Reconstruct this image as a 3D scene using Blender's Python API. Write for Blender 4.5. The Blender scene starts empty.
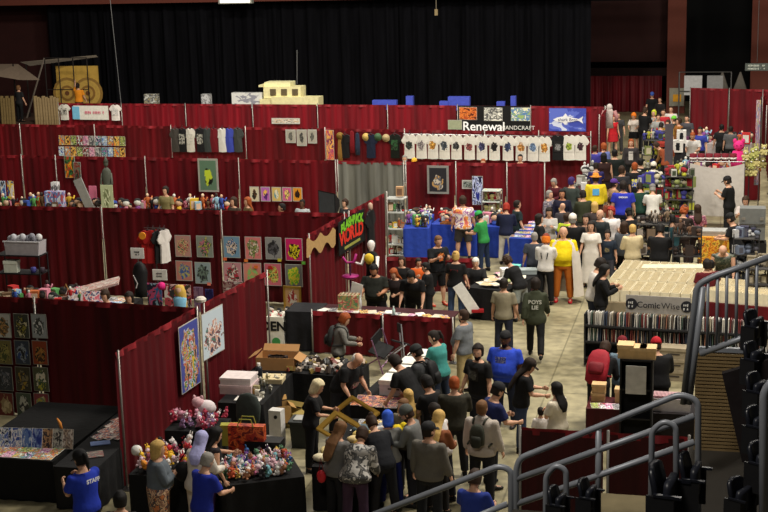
import bpy, math, random
from mathutils import Vector, Matrix
random.seed(7)
DEBUG = False
C = bpy.context.scene.collection
PI = math.pi
rad = math.radians
_ws = bpy.data.scenes.new('workbench')      # small scene in which modifiers are applied
def baked(o):
    _ws.collection.objects.link(o)
    with bpy.context.temp_override(scene=_ws, view_layer=_ws.view_layers[0]): dg = bpy.context.evaluated_depsgraph_get()
    dg.update()
    me = bpy.data.meshes.new_from_object(o.evaluated_get(dg)); bpy.data.objects.remove(o); return me
# ---------------------------------------------------------------- camera model
F = 1400.0; TH = math.atan(306 / F); PS = rad(13.8); RO = .025; HC = 9.0
_f = Vector((-math.sin(PS) * math.cos(TH), math.cos(PS) * math.cos(TH), -math.sin(TH)))
_R0 = Vector((math.cos(PS), math.sin(PS), 0)); _U0 = _R0.cross(_f)
_U = _U0 * math.cos(RO) + _R0 * math.sin(RO); _R = _R0 * math.cos(RO) - _U0 * math.sin(RO)
CAM = Vector((0, 0, HC))
def ray(px, py): return _f + _R * ((px - 384) / F) + _U * ((256 - py) / F)
def at(px, py, z=0.0):
    d = ray(px, py); return CAM + d * ((z - HC) / d.z)
def aty(px, py, Y):
    d = ray(px, py); return CAM + d * (Y / d.y)
def atx(px, py, X):
    d = ray(px, py); return CAM + d * (X / d.x)
def atp(px, py, P, Q):
    """where the sight line meets the upright plane through P and Q"""
    n = Vector((Q[1] - P[1], -(Q[0] - P[0]), 0)); d = ray(px, py)
    t = (Vector((P[0], P[1], 0)) - CAM).dot(n) / d.dot(n); return CAM + d * t
cd = bpy.data.cameras.new('camera'); cam = bpy.data.objects.new('camera', cd); C.objects.link(cam)
cd.sensor_width = 36; cd.lens = F / 768 * 36; cd.clip_end = 300
cam.matrix_world = Matrix(((_R.x, _U.x, -_f.x, 0), (_R.y, _U.y, -_f.y, 0), (_R.z, _U.z, -_f.z, HC), (0, 0, 0, 1)))
bpy.context.scene.camera = cam
# ---------------------------------------------------------------- materials
def lin(c):
    c = c / 255.0
    return c / 12.92 if c <= .04045 else ((c + .055) / 1.055) ** 2.4
def rgb(c): return (lin(c[0]), lin(c[1]), lin(c[2]), 1)
_mc = {}
def M(c, rough=.75, kind='plain', metal=0.0, var=.25, scale=9.0, emit=0.0):
    key = (tuple(c), rough, kind, metal, var, scale, emit)
    if key in _mc: return _mc[key]
    m = bpy.data.materials.new('%s_%02x%02x%02x' % ((kind,) + tuple(int(v) for v in c))); m.use_nodes = True
    nt = m.node_tree; b = nt.nodes['Principled BSDF']
    b.inputs['Roughness'].default_value = rough; b.inputs['Metallic'].default_value = metal
    b.inputs['Specular IOR Level'].default_value = .3 if kind != 'gloss' else .5
    col = rgb(c)
    if emit:
        b.inputs['Emission Color'].default_value = col; b.inputs['Emission Strength'].default_value = emit
    tc = nt.nodes.new('ShaderNodeTexCoord'); nz = nt.nodes.new('ShaderNodeTexNoise')
    nz.inputs['Scale'].default_value = scale; nz.inputs['Detail'].default_value = 3
    nt.links.new(tc.outputs['Object'], nz.inputs['Vector'])
    mx = nt.nodes.new('ShaderNodeMix'); mx.data_type = 'RGBA'
    mx.inputs['A'].default_value = tuple(v * (1 - var) for v in col[:3]) + (1,)
    mx.inputs['B'].default_value = tuple(min(1, v * (1 + var)) for v in col[:3]) + (1,)
    nt.links.new(nz.outputs['Fac'], mx.inputs['Factor']); nt.links.new(mx.outputs['Result'], b.inputs['Base Color'])
    if kind == 'cloth':
        bp = nt.nodes.new('ShaderNodeBump'); bp.inputs['Strength'].default_value = .5; bp.inputs['Distance'].default_value = .03
        n2 = nt.nodes.new('ShaderNodeTexNoise'); n2.inputs['Scale'].default_value = 7; n2.inputs['Detail'].default_value = 2
        nt.links.new(tc.outputs['Object'], n2.inputs['Vector']); nt.links.new(n2.outputs['Fac'], bp.inputs['Height'])
        nt.links.new(bp.outputs['Normal'], b.inputs['Normal'])
    _mc[key] = m; return m
def art(cols, seed=0, scale=3.0, bg=None, fig=.0, rough=.45, coord='UV', blob=(0.5, .5, .36, .40)):
    """printed picture: patches of the given colours, with a ragged central figure over a flat ground"""
    key = ('art', tuple(map(tuple, cols)), seed, scale, bg, fig, coord, blob)
    if key in _mc: return _mc[key]
    m = bpy.data.materials.new('print'); m.use_nodes = True; nt = m.node_tree; N = nt.nodes.new; L = nt.links.new
    b = nt.nodes['Principled BSDF']; b.inputs['Roughness'].default_value = rough
    tc = N('ShaderNodeTexCoord'); mp = N('ShaderNodeMapping'); mp.inputs['Location'].default_value = (seed * 3.7, seed * 1.9, seed * .77)
    L(tc.outputs[coord], mp.inputs['Vector'])
    nz = N('ShaderNodeTexNoise'); nz.inputs['Scale'].default_value = scale; nz.inputs['Detail'].default_value = 3; nz.inputs['Distortion'].default_value = .8
    L(mp.outputs[0], nz.inputs['Vector'])
    rp = N('ShaderNodeValToRGB'); rp.color_ramp.interpolation = 'CONSTANT'; e = rp.color_ramp.elements
    n = len(cols)
    for i in range(n - 2): e.new(.5)
    for i in range(n):
        e[i].position = 0 if i == 0 else .5 + (i - n / 2) * (.34 / n); e[i].color = rgb(cols[i])
    L(nz.outputs['Fac'], rp.inputs['Fac']); out = rp.outputs['Color']
    if bg is not None:
        sp = N('ShaderNodeSeparateXYZ'); L(tc.outputs[coord], sp.inputs[0])
        def mth(op, a, bb):
            q = N('ShaderNodeMath'); q.operation = op
            for i, v in enumerate((a, bb)):
                if isinstance(v, (int, float)): q.inputs[i].default_value = v
                else: L(v, q.inputs[i])
            return q.outputs[0]
        u = mth('DIVIDE', mth('SUBTRACT', sp.outputs[0], blob[0]), blob[2]); v = mth('DIVIDE', mth('SUBTRACT', sp.outputs[1], blob[1]), blob[3])
        d = mth('ADD', mth('MULTIPLY', u, u), mth('MULTIPLY', v, v))
        n2 = N('ShaderNodeTexNoise'); n2.inputs['Scale'].default_value = 5; L(mp.outputs[0], n2.inputs['Vector'])
        d = mth('ADD', d, mth('MULTIPLY', mth('SUBTRACT', n2.outputs['Fac'], .5), 3.2))
        k = mth('LESS_THAN', d, 1.0)
        mx = N('ShaderNodeMix'); mx.data_type = 'RGBA'; L(k, mx.inputs['Factor']); mx.inputs['A'].default_value = rgb(bg); L(out, mx.inputs['B'])
        out = mx.outputs['Result']
    L(out, b.inputs['Base Color']); _mc[key] = m; return m
# ---------------------------------------------------------------- mesh building
class MB:
    def __init__(s): s.v = []; s.f = []; s.mi = []; s.uv = {}; s.cur = 0
    def add(s, vs, fs, uvs=None):
        o = len(s.v); s.v += [tuple(v) for v in vs]
        for i, f in enumerate(fs):
            if uvs: s.uv[len(s.f)] = uvs[i]
            s.f.append(tuple(o + k for k in f)); s.mi.append(s.cur)
        return s
    def box(s, c, d, rz=0.0, rx=0.0, ry=0.0, taper=1.0):
        m = Matrix.Rotation(rz, 3, 'Z') @ Matrix.Rotation(rx, 3, 'X') @ Matrix.Rotation(ry, 3, 'Y')
        vs = []
        for z in (-.5, .5):
            t = taper if z > 0 else 1
            for x, y in ((-.5, -.5), (.5, -.5), (.5, .5), (-.5, .5)):
                vs.append(Vector(c) + m @ Vector((x * d[0] * t, y * d[1] * t, z * d[2])))
        return s.add(vs, [(3, 2, 1, 0), (4, 5, 6, 7), (0, 1, 5, 4), (1, 2, 6, 5), (2, 3, 7, 6), (3, 0, 4, 7)], [((0, 0), (1, 0), (1, 1), (0, 1))] * 6)
    def quad(s, a, b, c, d): return s.add([a, b, c, d], [(0, 1, 2, 3)], [((0, 0), (1, 0), (1, 1), (0, 1))])
    def loft(s, rings, close=True, loop=True):
        n = len(rings[0]); vs = [p for r in rings for p in r]; fs = []
        for i in range(len(rings) - 1):
            for k in range(n if loop else n - 1):
                k2 = (k + 1) % n; fs.append((i * n + k, i * n + k2, (i + 1) * n + k2, (i + 1) * n + k))
        if close: fs.append(tuple(range(n - 1, -1, -1))); fs.append(tuple((len(rings) - 1) * n + k for k in range(n)))
        return s.add(vs, fs)
    def tube(s, pts, r, n=8, T=None, flat=1.0):
        pts = [Vector(p) for p in pts]; rs = r if isinstance(r, (list, tuple)) else [r] * len(pts)
        d0 = (pts[1] - pts[0]).normalized(); a = d0.orthogonal().normalized() if abs(d0.x) > .9 else (Vector((1, 0, 0)) - d0 * d0.x).normalized()
        rings = []
        for i, p in enumerate(pts):
            d = (pts[min(i + 1, len(pts) - 1)] - pts[max(i - 1, 0)]).normalized()
            a = (a - d * a.dot(d)).normalized(); b = d.cross(a)
            ring = [p + a * (math.cos(2 * PI * k / n) * rs[i]) + b * (math.sin(2 * PI * k / n) * rs[i] * flat) for k in range(n)]
            rings.append([T(q) for q in ring] if T else ring)
        return s.loft(rings)
    def rings(s, prof, n=12, T=None, cx=0.0, cy=0.0):
        """stack of ellipses (z, rx, ry, y offset)"""
        R = []
        for q in prof:
            z, rx, ry = q[:3]; yo = q[3] if len(q) > 3 else 0; xo = q[4] if len(q) > 4 else 0
            ring = [Vector((cx + xo + math.cos(2 * PI * k / n) * rx, cy + yo + math.sin(2 * PI * k / n) * ry, z)) for k in range(n)]
            R.append([T(p) for p in ring] if T else ring)
        return s.loft(R)
    def ball(s, c, r, n=8, m=6, T=None):
        rx, ry, rz = r if isinstance(r, (list, tuple)) else (r, r, r)
        prof = [(c[2] - rz * math.cos(PI * (i + .15) / (m + .3)), rx * math.sin(PI * (i + .15) / (m + .3)), ry * math.sin(PI * (i + .15) / (m + .3))) for i in range(m + 1)]
        return s.rings(prof, n, T, c[0], c[1])
    def mesh(s, name, smooth=False):
        me = bpy.data.meshes.new(name); me.from_pydata(s.v, [], s.f)
        me.polygons.foreach_set('material_index', s.mi)
        if s.uv:
            ul = me.uv_layers.new(name='UVMap')
            for fi, uvs in s.uv.items():
                for li, uv in zip(me.polygons[fi].loop_indices, uvs): ul.data[li].uv = uv
        if smooth: me.polygons.foreach_set('use_smooth', [True] * len(me.polygons))
        me.update(); return me
    def build(s, name, mats, parent=None, smooth=False):
        me = s.mesh(name, smooth)
        for m in (mats if isinstance(mats, (list, tuple)) else [mats]): me.materials.append(m)
        o = bpy.data.objects.new(name, me); C.objects.link(o)
        if parent: o.parent = parent
        return o
def tag(o, label, cat, group=None, kind=None):
    o['label'] = label; o['category'] = cat
    if group: o['group'] = group
    if kind: o['kind'] = kind
    return o
def thing(name, label, cat, loc=(0, 0, 0), rz=0.0, group=None, s=1.0):
    o = bpy.data.objects.new(name, None); o.empty_display_size = .1; C.objects.link(o); o.location = loc; o.rotation_euler = (0, 0, rz)
    o.scale = (s, s, s)
    return tag(o, label, cat, group)
_kids = {}
def dup(root, loc, rz=0.0, label=None, group=None, s=None, mats=None):
    def cp(o, par):
        c = o.copy(); C.objects.link(c)
        if par: c.parent = par
        for k in _children(o): cp(k, c)
        return c
    r = cp(root, None); r.location = loc; r.rotation_euler = (0, 0, rz)
    if s: r.scale = (s, s, s)
    if label: r['label'] = label
    if group: r['group'] = group
    return r
def _children(o):
    if o.name not in _kids: _kids[o.name] = list(o.children)
    return _kids[o.name]
def recolor(o, m, slot=0):
    o.material_slots[slot].link = 'OBJECT'; o.material_slots[slot].material = m
def struct(o): o['kind'] = 'structure'; return o
def lettering(txt, size, m, parent, loc, rot, name='lettering', align='CENTER', thick=0.0, bold=0.0):
    cu = bpy.data.curves.new(name, 'FONT'); cu.body = txt; cu.size = size; cu.align_x = align; cu.align_y = 'CENTER'; cu.extrude = thick; cu.offset = bold
    o = bpy.data.objects.new(name, cu)
    cu.materials.append(m)
    me = baked(o)
    o = bpy.data.objects.new(name, me); C.objects.link(o); o.parent = parent; o.location = loc; o.rotation_euler = rot
    if not me.materials: me.materials.append(m)
    return o
def scrawl(n, size, m, parent, loc, rot, name='lettering', seed=1, rows=1):
    """writing too small to read: a row of short strokes"""
    r = random.Random(seed); mb = MB()
    for j in range(rows):
        x = -n * size * .32
        for i in range(n):
            w_ = size * r.uniform(.3, .5)
            if r.random() < .85: mb.box((x, 0, -j * size * 1.4), (w_, .006, size * r.uniform(.6, 1.0)))
            if r.random() < .5: mb.box((x + w_ * .5, 0, size * .25 - j * size * 1.4), (w_ * .6, .006, size * .25))
            x += size * .64
    o = mb.build(name, m, parent); o.location = loc; o.rotation_euler = rot; return o
# ---------------------------------------------------------------- setting
sc = bpy.context.scene
sc.view_settings.view_transform = 'Standard'; sc.view_settings.exposure = 0
w = bpy.data.worlds.new('hall'); sc.world = w; w.use_nodes = True
w.node_tree.nodes['Background'].inputs[0].default_value = (.9, .85, .8, 1); w.node_tree.nodes['Background'].inputs[1].default_value = .025
def floor_mat():
    m = bpy.data.materials.new('concrete'); m.use_nodes = True; nt = m.node_tree; N = nt.nodes.new; L = nt.links.new
    b = nt.nodes['Principled BSDF']; b.inputs['Roughness'].default_value = .55
    tc = N('ShaderNodeTexCoord'); n1 = N('ShaderNodeTexNoise'); n1.inputs['Scale'].default_value = .5; n1.inputs['Detail'].default_value = 7
    n2 = N('ShaderNodeTexNoise'); n2.inputs['Scale'].default_value = 4; n2.inputs['Detail'].default_value = 5
    L(tc.outputs['Object'], n1.inputs['Vector']); L(tc.outputs['Object'], n2.inputs['Vector'])
    a = N('ShaderNodeMath'); a.operation = 'ADD'; L(n1.outputs['Fac'], a.inputs[0]); L(n2.outputs['Fac'], a.inputs[1])
    h = N('ShaderNodeMath'); h.operation = 'MULTIPLY'; L(a.outputs[0], h.inputs[0]); h.inputs[1].default_value = .5
    rp = N('ShaderNodeValToRGB'); rp.color_ramp.elements[0].position = .36; rp.color_ramp.elements[0].color = rgb((112, 106, 82))
    rp.color_ramp.elements[1].position = .64; rp.color_ramp.elements[1].color = rgb((168, 158, 124)); L(h.outputs[0], rp.inputs['Fac'])
    br = N('ShaderNodeTexBrick'); br.inputs['Scale'].default_value = 1; br.inputs['Brick Width'].default_value = 3.4; br.inputs['Row Height'].default_value = 4.6
    br.inputs['Mortar Size'].default_value = .018; br.offset = 0
    br.inputs['Color1'].default_value = (1, 1, 1, 1); br.inputs['Color2'].default_value = (.9, .9, .88, 1); br.inputs['Mortar'].default_value = (.55, .55, .5, 1)
    L(tc.outputs['Object'], br.inputs['Vector'])
    mx = N('ShaderNodeMix'); mx.data_type = 'RGBA'; mx.blend_type = 'MULTIPLY'; mx.inputs['Factor'].default_value = 1
    L(rp.outputs['Color'], mx.inputs['A']); L(br.outputs['Color'], mx.inputs['B']); L(mx.outputs['Result'], b.inputs['Base Color'])
    L(n1.outputs['Fac'], b.inputs['Roughness'])
    return m
struct(MB().quad((-45, -6, 0), (30, -6, 0), (30, 84, 0), (-45, 84, 0)).build('floor', floor_mat()))
BW = 83.0
brick = M((50, 20, 18), .9, 'brick', var=.25, scale=2)
dark = M((5, 5, 6), .95, 'dark', var=.3)
beamm = M((108, 56, 44), .8, 'paint', var=.15)
struct(MB().box((-7.5, BW + .3, 6), (75, .4, 12)).build('wall_back', dark))
# brick-red wall stretches
def wallrect(name, x0, y0, x1, y1, Y, m, t=.3):
    a = aty(x0, y1, Y); b = aty(x1, y0, Y)
    return struct(MB().box(((a.x + b.x) / 2, Y + t / 2, (a.z + b.z) / 2), (abs(b.x - a.x), t, abs(b.z - a.z))).build(name, m))
wallrect('wall_left', -40, -60, 50, 130, 71.5, brick)
wallrect('wall_right', 588, 0, 672, 62, 79, M((48, 24, 22), .9, 'brick', scale=2))
wallrect('trim_1', -20, -25, 800, 6, 69.2, beamm, .5)            # long beam over the curtain
wallrect('trim_2', 588, 68, 670, 76, 78.6, M((34, 20, 18), .9, 'dark'), .3)
a = aty(669, -40, 77); b = aty(684, 130, 77)
struct(MB().box(((a.x + b.x) / 2, 77.4, 4.9), (b.x - a.x, .8, 9.8)).build('trim_3', beamm))       # pillar
a = aty(754, -40, 77); b = aty(790, 130, 77)
struct(MB().box(((a.x + b.x) / 2, 77.4, 4.9), (b.x - a.x, .8, 9.8)).build('trim_4', beamm))
# pillar notice
t_ = thing('wall_notice', 'grey panel with an orange square fixed to the red brick pillar', 'sign', aty(676.5, 100, 76.9))
a = aty(669.5, 88, 76.9); b = aty(684, 106, 76.9); W_ = b.x - a.x; H_ = a.z - b.z
t_.location = ((a.x + b.x) / 2, 76.88, (a.z + b.z) / 2)
MB().box((0, 0, 0), (W_, .06, H_)).build('panel', M((150, 146, 130)), t_)
MB().box((.02, -.04, -.05), (W_ * .55, .02, H_ * .4)).build('orange_square', M((226, 160, 40)), t_)
# ---------------------------------------------------------------- hanging cloth
def pleat(P, Q, z0, z1, amp=.05, wl=.28, seed=0, nz=7, flare=1.0, sag=0.0, res=.045):
    """gathered cloth hanging between two points"""
    rnd = random.Random(seed); P = Vector((P[0], P[1], 0)); Q = Vector((Q[0], Q[1], 0)); D = Q - P; Lh = D.length; D.normalize(); Nn = Vector((D.y, -D.x, 0))
    n = max(4, int(Lh / res)); ph = [rnd.random() * 6.28 for _ in range(5)]; mb = MB(); R = []
    for i in range(nz + 1):
        v = i / nz; z = z0 + (z1 - z0) * v; row = []
        for k in range(n + 1):
            u = k / n * Lh
            s = math.sin(2 * PI * u / wl + ph[0] + 1.2 * math.sin(u * 1.7 + ph[1])) + .5 * math.sin(2 * PI * u / (wl * .47) + ph[2] + v * .8) + .8 * math.sin(2 * PI * u / (wl * 3.1) + ph[3]) * (1 - v)
            a = amp * (.35 + .65 * (1 - v) * flare)
            zz = z - (sag * math.sin(PI * k / n) * v)
            row.append(P + D * u + Nn * (a * s) + Vector((0, 0, zz)))
        R.append(row)
    mb.loft(R, close=False, loop=False); return mb
def drape_mat(c, seed=0):
    key = ('drape', c, seed)
    if key in _mc: return _mc[key]
    m = bpy.data.materials.new('drape'); m.use_nodes = True; nt = m.node_tree; N = nt.nodes.new; L = nt.links.new
    b = nt.nodes['Principled BSDF']; b.inputs['Roughness'].default_value = .6; b.inputs['Specular IOR Level'].default_value = .0 if seed else .25
    tc = N('ShaderNodeTexCoord'); mp = N('ShaderNodeMapping'); mp.inputs['Scale'].default_value = (1.6, 1.6, .12); L(tc.outputs['Object'], mp.inputs['Vector'])
    nz = N('ShaderNodeTexNoise'); nz.inputs['Scale'].default_value = 2.2; nz.inputs['Detail'].default_value = 4; L(mp.outputs[0], nz.inputs['Vector'])
    rp = N('ShaderNodeValToRGB'); e = rp.color_ramp.elements; e[0].position = .3; e[0].color = rgb(tuple(v * .72 for v in c)); e[1].position = .7; e[1].color = rgb(tuple(min(255, v * 1.15) for v in c))
    L(nz.outputs['Fac'], rp.inputs['Fac']); L(rp.outputs['Color'], b.inputs['Base Color']); _mc[key] = m; return m
RED = drape_mat((86, 8, 18)); RED2 = drape_mat((100, 10, 21)); REDB = drape_mat((114, 13, 26)); GREYD = drape_mat((112, 112, 104))
alum = M((150, 146, 140), .4, 'metal', metal=.6); steel = M((120, 120, 120), .35, 'metal', metal=.9)
def pipe_drape(P, Q, label, group, m=RED, h=2.44, seed=0, posts=(1, 1), name='drape_panel', wl=.28, amp=.022, rail=True):
    P = Vector((P[0], P[1], 0)); Q = Vector((Q[0], Q[1], 0)); mid = (P + Q) / 2
    t = thing(name, label, 'drape', mid, 0, group)
    p, q = P - mid, Q - mid; dd = (q - p).normalized() * .035; p, q = p + dd, q - dd
    pleat(p, q, .03, h - .02, seed=seed, wl=wl, amp=amp, sag=.015).build('curtain', m, t, True)
    if rail:
        pleat(p, q, h - .09, h + .012, seed=seed + 5, nz=1, amp=.03, wl=.5).build('rail_pocket', drape_mat((126, 26, 34)), t, True)
    for k, e in enumerate((p, q)):
        if posts[k]:
            n_ = Vector(((q - p).y, -(q - p).x, 0)).normalized() * .06
            po = MB().tube([e + n_ + Vector((0, 0, .0)), e + n_ + Vector((0, 0, h + .06))], .02).build('post', alum, t, True)
            MB().box(e + n_ * 1.0 + Vector((0, 0, .008)), (.16, .2, .016)).build('base_plate', steel, t)
    return t
def row(pts, h=2.44, **kw):
    ps = [at(x, y, h) for x, y in pts]
    for i in range(len(ps) - 1):
        pipe_drape(ps[i], ps[i + 1], posts=(1, i == len(ps) - 2), seed=kw.get('s0', 0) * 50 + i, **{k: v for k, v in kw.items() if k != 's0'})
    return ps
R104 = row([(58, 103.3), (121, 103.8), (185, 104.1), (252, 104.4), (317, 104.7), (387, 105.2), (457, 105.7), (530, 106.3), (606, 107)], label='bright red pipe-and-drape panel in the furthest booth row before the stage curtain', group='furthest row of red drape panels', m=REDB, s0=1)
R126 = row([(-55, 123.5), (19.5, 124.5), (94, 125.4), (170.5, 126.4), (245, 127.4), (324.5, 128.6), (404, 129.8), (484, 131), (538, 131.8), (592, 132.5)], label='red pipe-and-drape panel in the row where t-shirts hang', group='second furthest row of red drape panels', m=RED2, s0=2)
R156 = row([(-39, 155), (21, 155.5), (55, 156.2), (144.5, 157.6), (238, 159.2), (337, 161)], label='red pipe-and-drape panel behind the tables of figures and toys', group='middle row of red drape panels', m=RED2, s0=3)
g0 = at(337, 161, 2.44); g1 = at(405, 162, 2.44)
pipe_drape(g0, g1, 'grey pipe-and-drape panel among the red ones', None, GREYD, seed=77, wl=.45, amp=.07)
R156b = row([(405, 162), (455, 162.8), (506, 163.5), (546, 164)], label='red pipe-and-drape panel right of the grey curtain', group='red drape panels beside the grey one', m=RED2, s0=4)
R207 = row([(-19, 205.5), (101, 208), (220.5, 210.8), (346, 213.5)], label='maroon pipe-and-drape panel behind the print and clothing booth', group='maroon panels behind the print booth', s0=5)
RA = row([(306, 236), (346, 213), (385, 193)], label='maroon side drape carrying the lace cloth and the skull banner', group='side wall panels of the print booth', s0=6)
RB = row([(114, 354), (200, 305), (265, 272)], label='maroon side drape with two large figure posters beside the plush booth', group='side wall panels of the plush booth', s0=7)
R298 = row([(-105, 292), (34, 298.5), (200, 308.5)], label='dark maroon pipe-and-drape panel behind the comic wall display', group='nearest maroon panels at the comic table', s0=8)
# low skirted booth front
lo = [at(311, 311, 1.0), at(455, 319, 1.0)]
lm = [lo[0], lo[0].lerp(lo[1], .5), lo[1]]
for i in range(2):
    pipe_drape(lm[i], lm[i + 1], 'waist-high maroon drape front of the booth with seated vendors', 'waist-high maroon booth fronts', RED, 1.0, seed=300 + i, posts=(1, i == 1))
# near right drape
nr = row([(518, 428), (606, 433), (692, 438)], label='dark red drape panel directly behind the stair handrail', group='red panels behind the handrail', s0=9, m=drape_mat((58, 6, 12)))
# far right drapes
RR = row([(690, 88), (729, 89), (770, 90)], label='tall red pipe-and-drape panel at the far right end of the hall', group='far right red panels', s0=10, m=RED2)
xr = RR[2].x - .25
pipe_drape((xr, 65.0), (xr, 58.5), 'red side drape at the far right corner, furthest stretch', None, RED, seed=501)
pipe_drape((xr, 58.5), (xr, 52), 'red side drape on the far right, nearer stretch', None, RED, seed=502)
pipe_drape((xr, 52), (xr, 45.5), 'red side drape on the far right beside the toy booth', None, RED, seed=503)
# back-of-house red curtain in the doorway
a = aty(590, 76, 77.5); b = aty(662, 76, 77.5)
o = pleat((a.x, 77.5), (b.x, 77.5), .02, a.z, amp=.09, wl=.5, seed=61).build('doorway_curtain', drape_mat((92, 14, 22)), None, True); tag(o, 'dark red floor-length curtain closing the back doorway', 'curtain')
# big black stage curtain
a = aty(47, 12, 70.2); b = aty(591, 8, 70.2); n = 9
for i in range(n):
    x0 = a.x + (b.x - a.x) * i / n; x1 = a.x + (b.x - a.x) * (i + 1) / n
    o = pleat((x0, 70.2), (x1, 70.2), .02, 8.75, amp=.16, wl=.75, seed=900 + i, nz=8, res=.08).build('stage_curtain', drape_mat((19, 19, 22), 1), None, True)
    tag(o, 'tall black pleated stage curtain length hung behind the whole back row', 'curtain', 'lengths of black stage curtain')
# ---------------------------------------------------------------- light
def area(name, loc, tgt, e, size, col=(1, .93, .82)):
    l = bpy.data.lights.new(name, 'AREA'); l.energy = e; l.size = size; l.color = col
    o = bpy.data.objects.new(name, l); C.objects.link(o); o.location = loc
    o.rotation_euler = (Vector(tgt) - Vector(loc)).to_track_quat('-Z', 'Y').to_euler(); return o
for i, (x, y, e) in enumerate([(2, 55, 1900), (-12, 50, 1900), (-24, 50, 1700), (1, 38, 2100), (-10, 36, 1150), (-22, 38, 650), (1, 25, 2000), (-6, 23, 560)]):
    area('arena_and_fill_lamp', (x, y, 15), (x - 1.5, y + 4, 0), e, 2.2)
area('arena_and_fill_lamp', (9, 26, 14), (-8, 30, 0), 1000, 2)
area('arena_and_fill_lamp', (-3, 4, 15), (2, 9, 5), 750, 2)  # unseen fill lamp added near the camera to brighten rails, seats and mesh
# ---------------------------------------------------------------- people
# poses: arms = per side (forward swing, outward, elbow bend, forearm inward); legs = per side (forward swing, outward, knee bend)
POSES = {
 'stand': dict(lean=2, arms=((4, 10, 12, 0), (6, 11, 16, 0)), legs=((2, 5, 2), (-2, 5, 3))),
 'relaxed': dict(lean=0, arms=((-4, 13, 22, 0), (10, 9, 10, 0)), legs=((6, 7, 6), (-4, 4, 2))),
 'handle': dict(lean=10, head=18, arms=((28, 8, 68, 18), (30, 9, 62, 18)), legs=((3, 5, 3), (-2, 6, 2))),
 'lean': dict(lean=34, head=12, arms=((42, 8, 24, 6), (34, 10, 38, 8)), legs=((3, 6, 4), (-5, 6, 3))),
 'phone': dict(lean=4, head=14, arms=((22, 6, 100, 26), (30, 8, 92, 24)), legs=((2, 5, 2), (-2, 5, 2))),
 'reach': dict(lean=12, head=8, arms=((66, 10, 20, 4), (10, 12, 24, 0)), legs=((8, 6, 8), (-6, 5, 2))),
 'walk': dict(lean=4, arms=((-22, 8, 18, 0), (22, 8, 26, 0)), legs=((20, 3, 6), (-18, 3, 22))),
 'hips': dict(lean=-2, arms=((-14, 34, 88, 70), (-14, 34, 88, 70)), legs=((3, 8, 2), (-2, 8, 2))),
 'folded': dict(lean=2, head=6, arms=((16, 12, 96, 62), (20, 12, 90, 62)), legs=((2, 6, 2), (-2, 6, 2))),
 'sit': dict(lean=8, head=16, arms=((34, 10, 58, 18), (30, 10, 62, 18)), legs=((82, 8, 84), (84, 10, 80))),
 'raise': dict(lean=0, head=-6, arms=((118, 14, 40, 4), (8, 12, 20, 0)), legs=((3, 5, 3), (-2, 6, 2))),
 'crouch': dict(lean=26, head=4, arms=((46, 10, 40, 12), (40, 10, 44, 12)), legs=((70, 12, 108), (40, 10, 112))),
}
def sst(a, b, x):
    t = max(0, min(1, (x - a) / (b - a))); return t * t * (3 - 2 * t)
class Rig:
    def __init__(s, pose, w=1.0, belly=0.0, fem=False, turn=0.0):
        p = POSES[pose]; s.p = p; s.w = w; s.belly = belly; s.fem = fem
        s.lean = rad(p['lean']); s.hp = rad(p.get('head', 0)); s.turn = rad(turn)
        s.legs = []
        for i, sd in enumerate((-1, 1)):
            a, o, k = [rad(q) for q in p['legs'][i]]
            hip = Vector((sd * .095 * (1 + .3 * (w - 1)), 0, .93))
            d1 = Vector((sd * math.sin(o), math.sin(a) * math.cos(o), -math.cos(a) * math.cos(o))); kn = hip + d1 * .44
            a2 = a - k; d2 = Vector((sd * math.sin(o) * .6, math.sin(a2), -math.cos(a2))).normalized(); an = kn + d2 * .42
            s.legs.append((hip, kn, an, a2))
        s.dz = .08 - min(l[2].z for l in s.legs)
        s.arms = []
        for i, sd in enumerate((-1, 1)):
            a, o, e, inn = [rad(q) for q in p['arms'][i]]
            sh = Vector((sd * .185 * (.9 if fem else 1) * (1 + .55 * (w - 1)), -.005, 1.415))
            d1 = Vector((sd * math.sin(o), math.sin(a) * math.cos(o), -math.cos(a) * math.cos(o))); el = sh + d1 * .285
            a2 = a + e; oo = o - inn; d2 = Vector((sd * math.sin(oo), math.sin(a2) * math.cos(oo), -math.cos(a2) * math.cos(oo))).normalized()
            s.arms.append((sh, el, el + d2 * .245, d2, sd))
    def T(s, pt, k='torso'):
        p = Vector(pt)
        if k == 'head':
            q = p - Vector((0, 0, 1.52)); q = Vector((q.x * 1.08, q.y * 1.08, q.z * 1.06)); q = Matrix.Rotation(s.turn, 3, 'Z') @ Matrix.Rotation(-s.hp, 3, 'X') @ q; p = q + Vector((0, 0, 1.52))
        if k != 'leg':
            w = 1 if k in ('arm', 'head') else sst(.86, 1.12, p.z)
            q = p - Vector((0, 0, .95)); q = Matrix.Rotation(-s.lean * w, 3, 'X') @ q; p = q + Vector((0, 0, .95))
            sx = 1
        p.z += s.dz; return p
    def torso(s, g=0.0, z0=.80, z1=1.5, flare=0.0):
        w, b, f = s.w, s.belly, s.fem
        base = [(.80, .150, .105, 0), (.86, .168 if not f else .178, .118, -.005), (.94, .170 if not f else .182, .120, -.005), (1.03, .150 if not f else .142, .108 + b, b * .8), (1.10, .146 if not f else .128, .104 + b * 1.1, b * .9),
                (1.2, .158 if not f else .140, .112 + b * .7, b * .6), (1.3, .172 if not f else .155, .122 + (.012 if f else 0), .008 + b * .2), (1.37, .178 if not f else .156, .110, .004), (1.425, .158 if not f else .138, .086, -.004), (1.458, .112, .068, -.008), (1.49, .066, .060, -.005), (1.53, .056, .058, .004)]
        pr = []
        for q in base:
            if q[0] < z0 - .011 or q[0] > z1 + .001: continue
            k = w if q[0] < 1.45 else 1 + (w - 1) * .3
            fl = flare * max(0, 1.1 - q[0])
            pr.append((q[0], q[1] * k + g + fl, q[2] * (1 + (w - 1) * .8) + g + fl, q[3]))
        return pr
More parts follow.
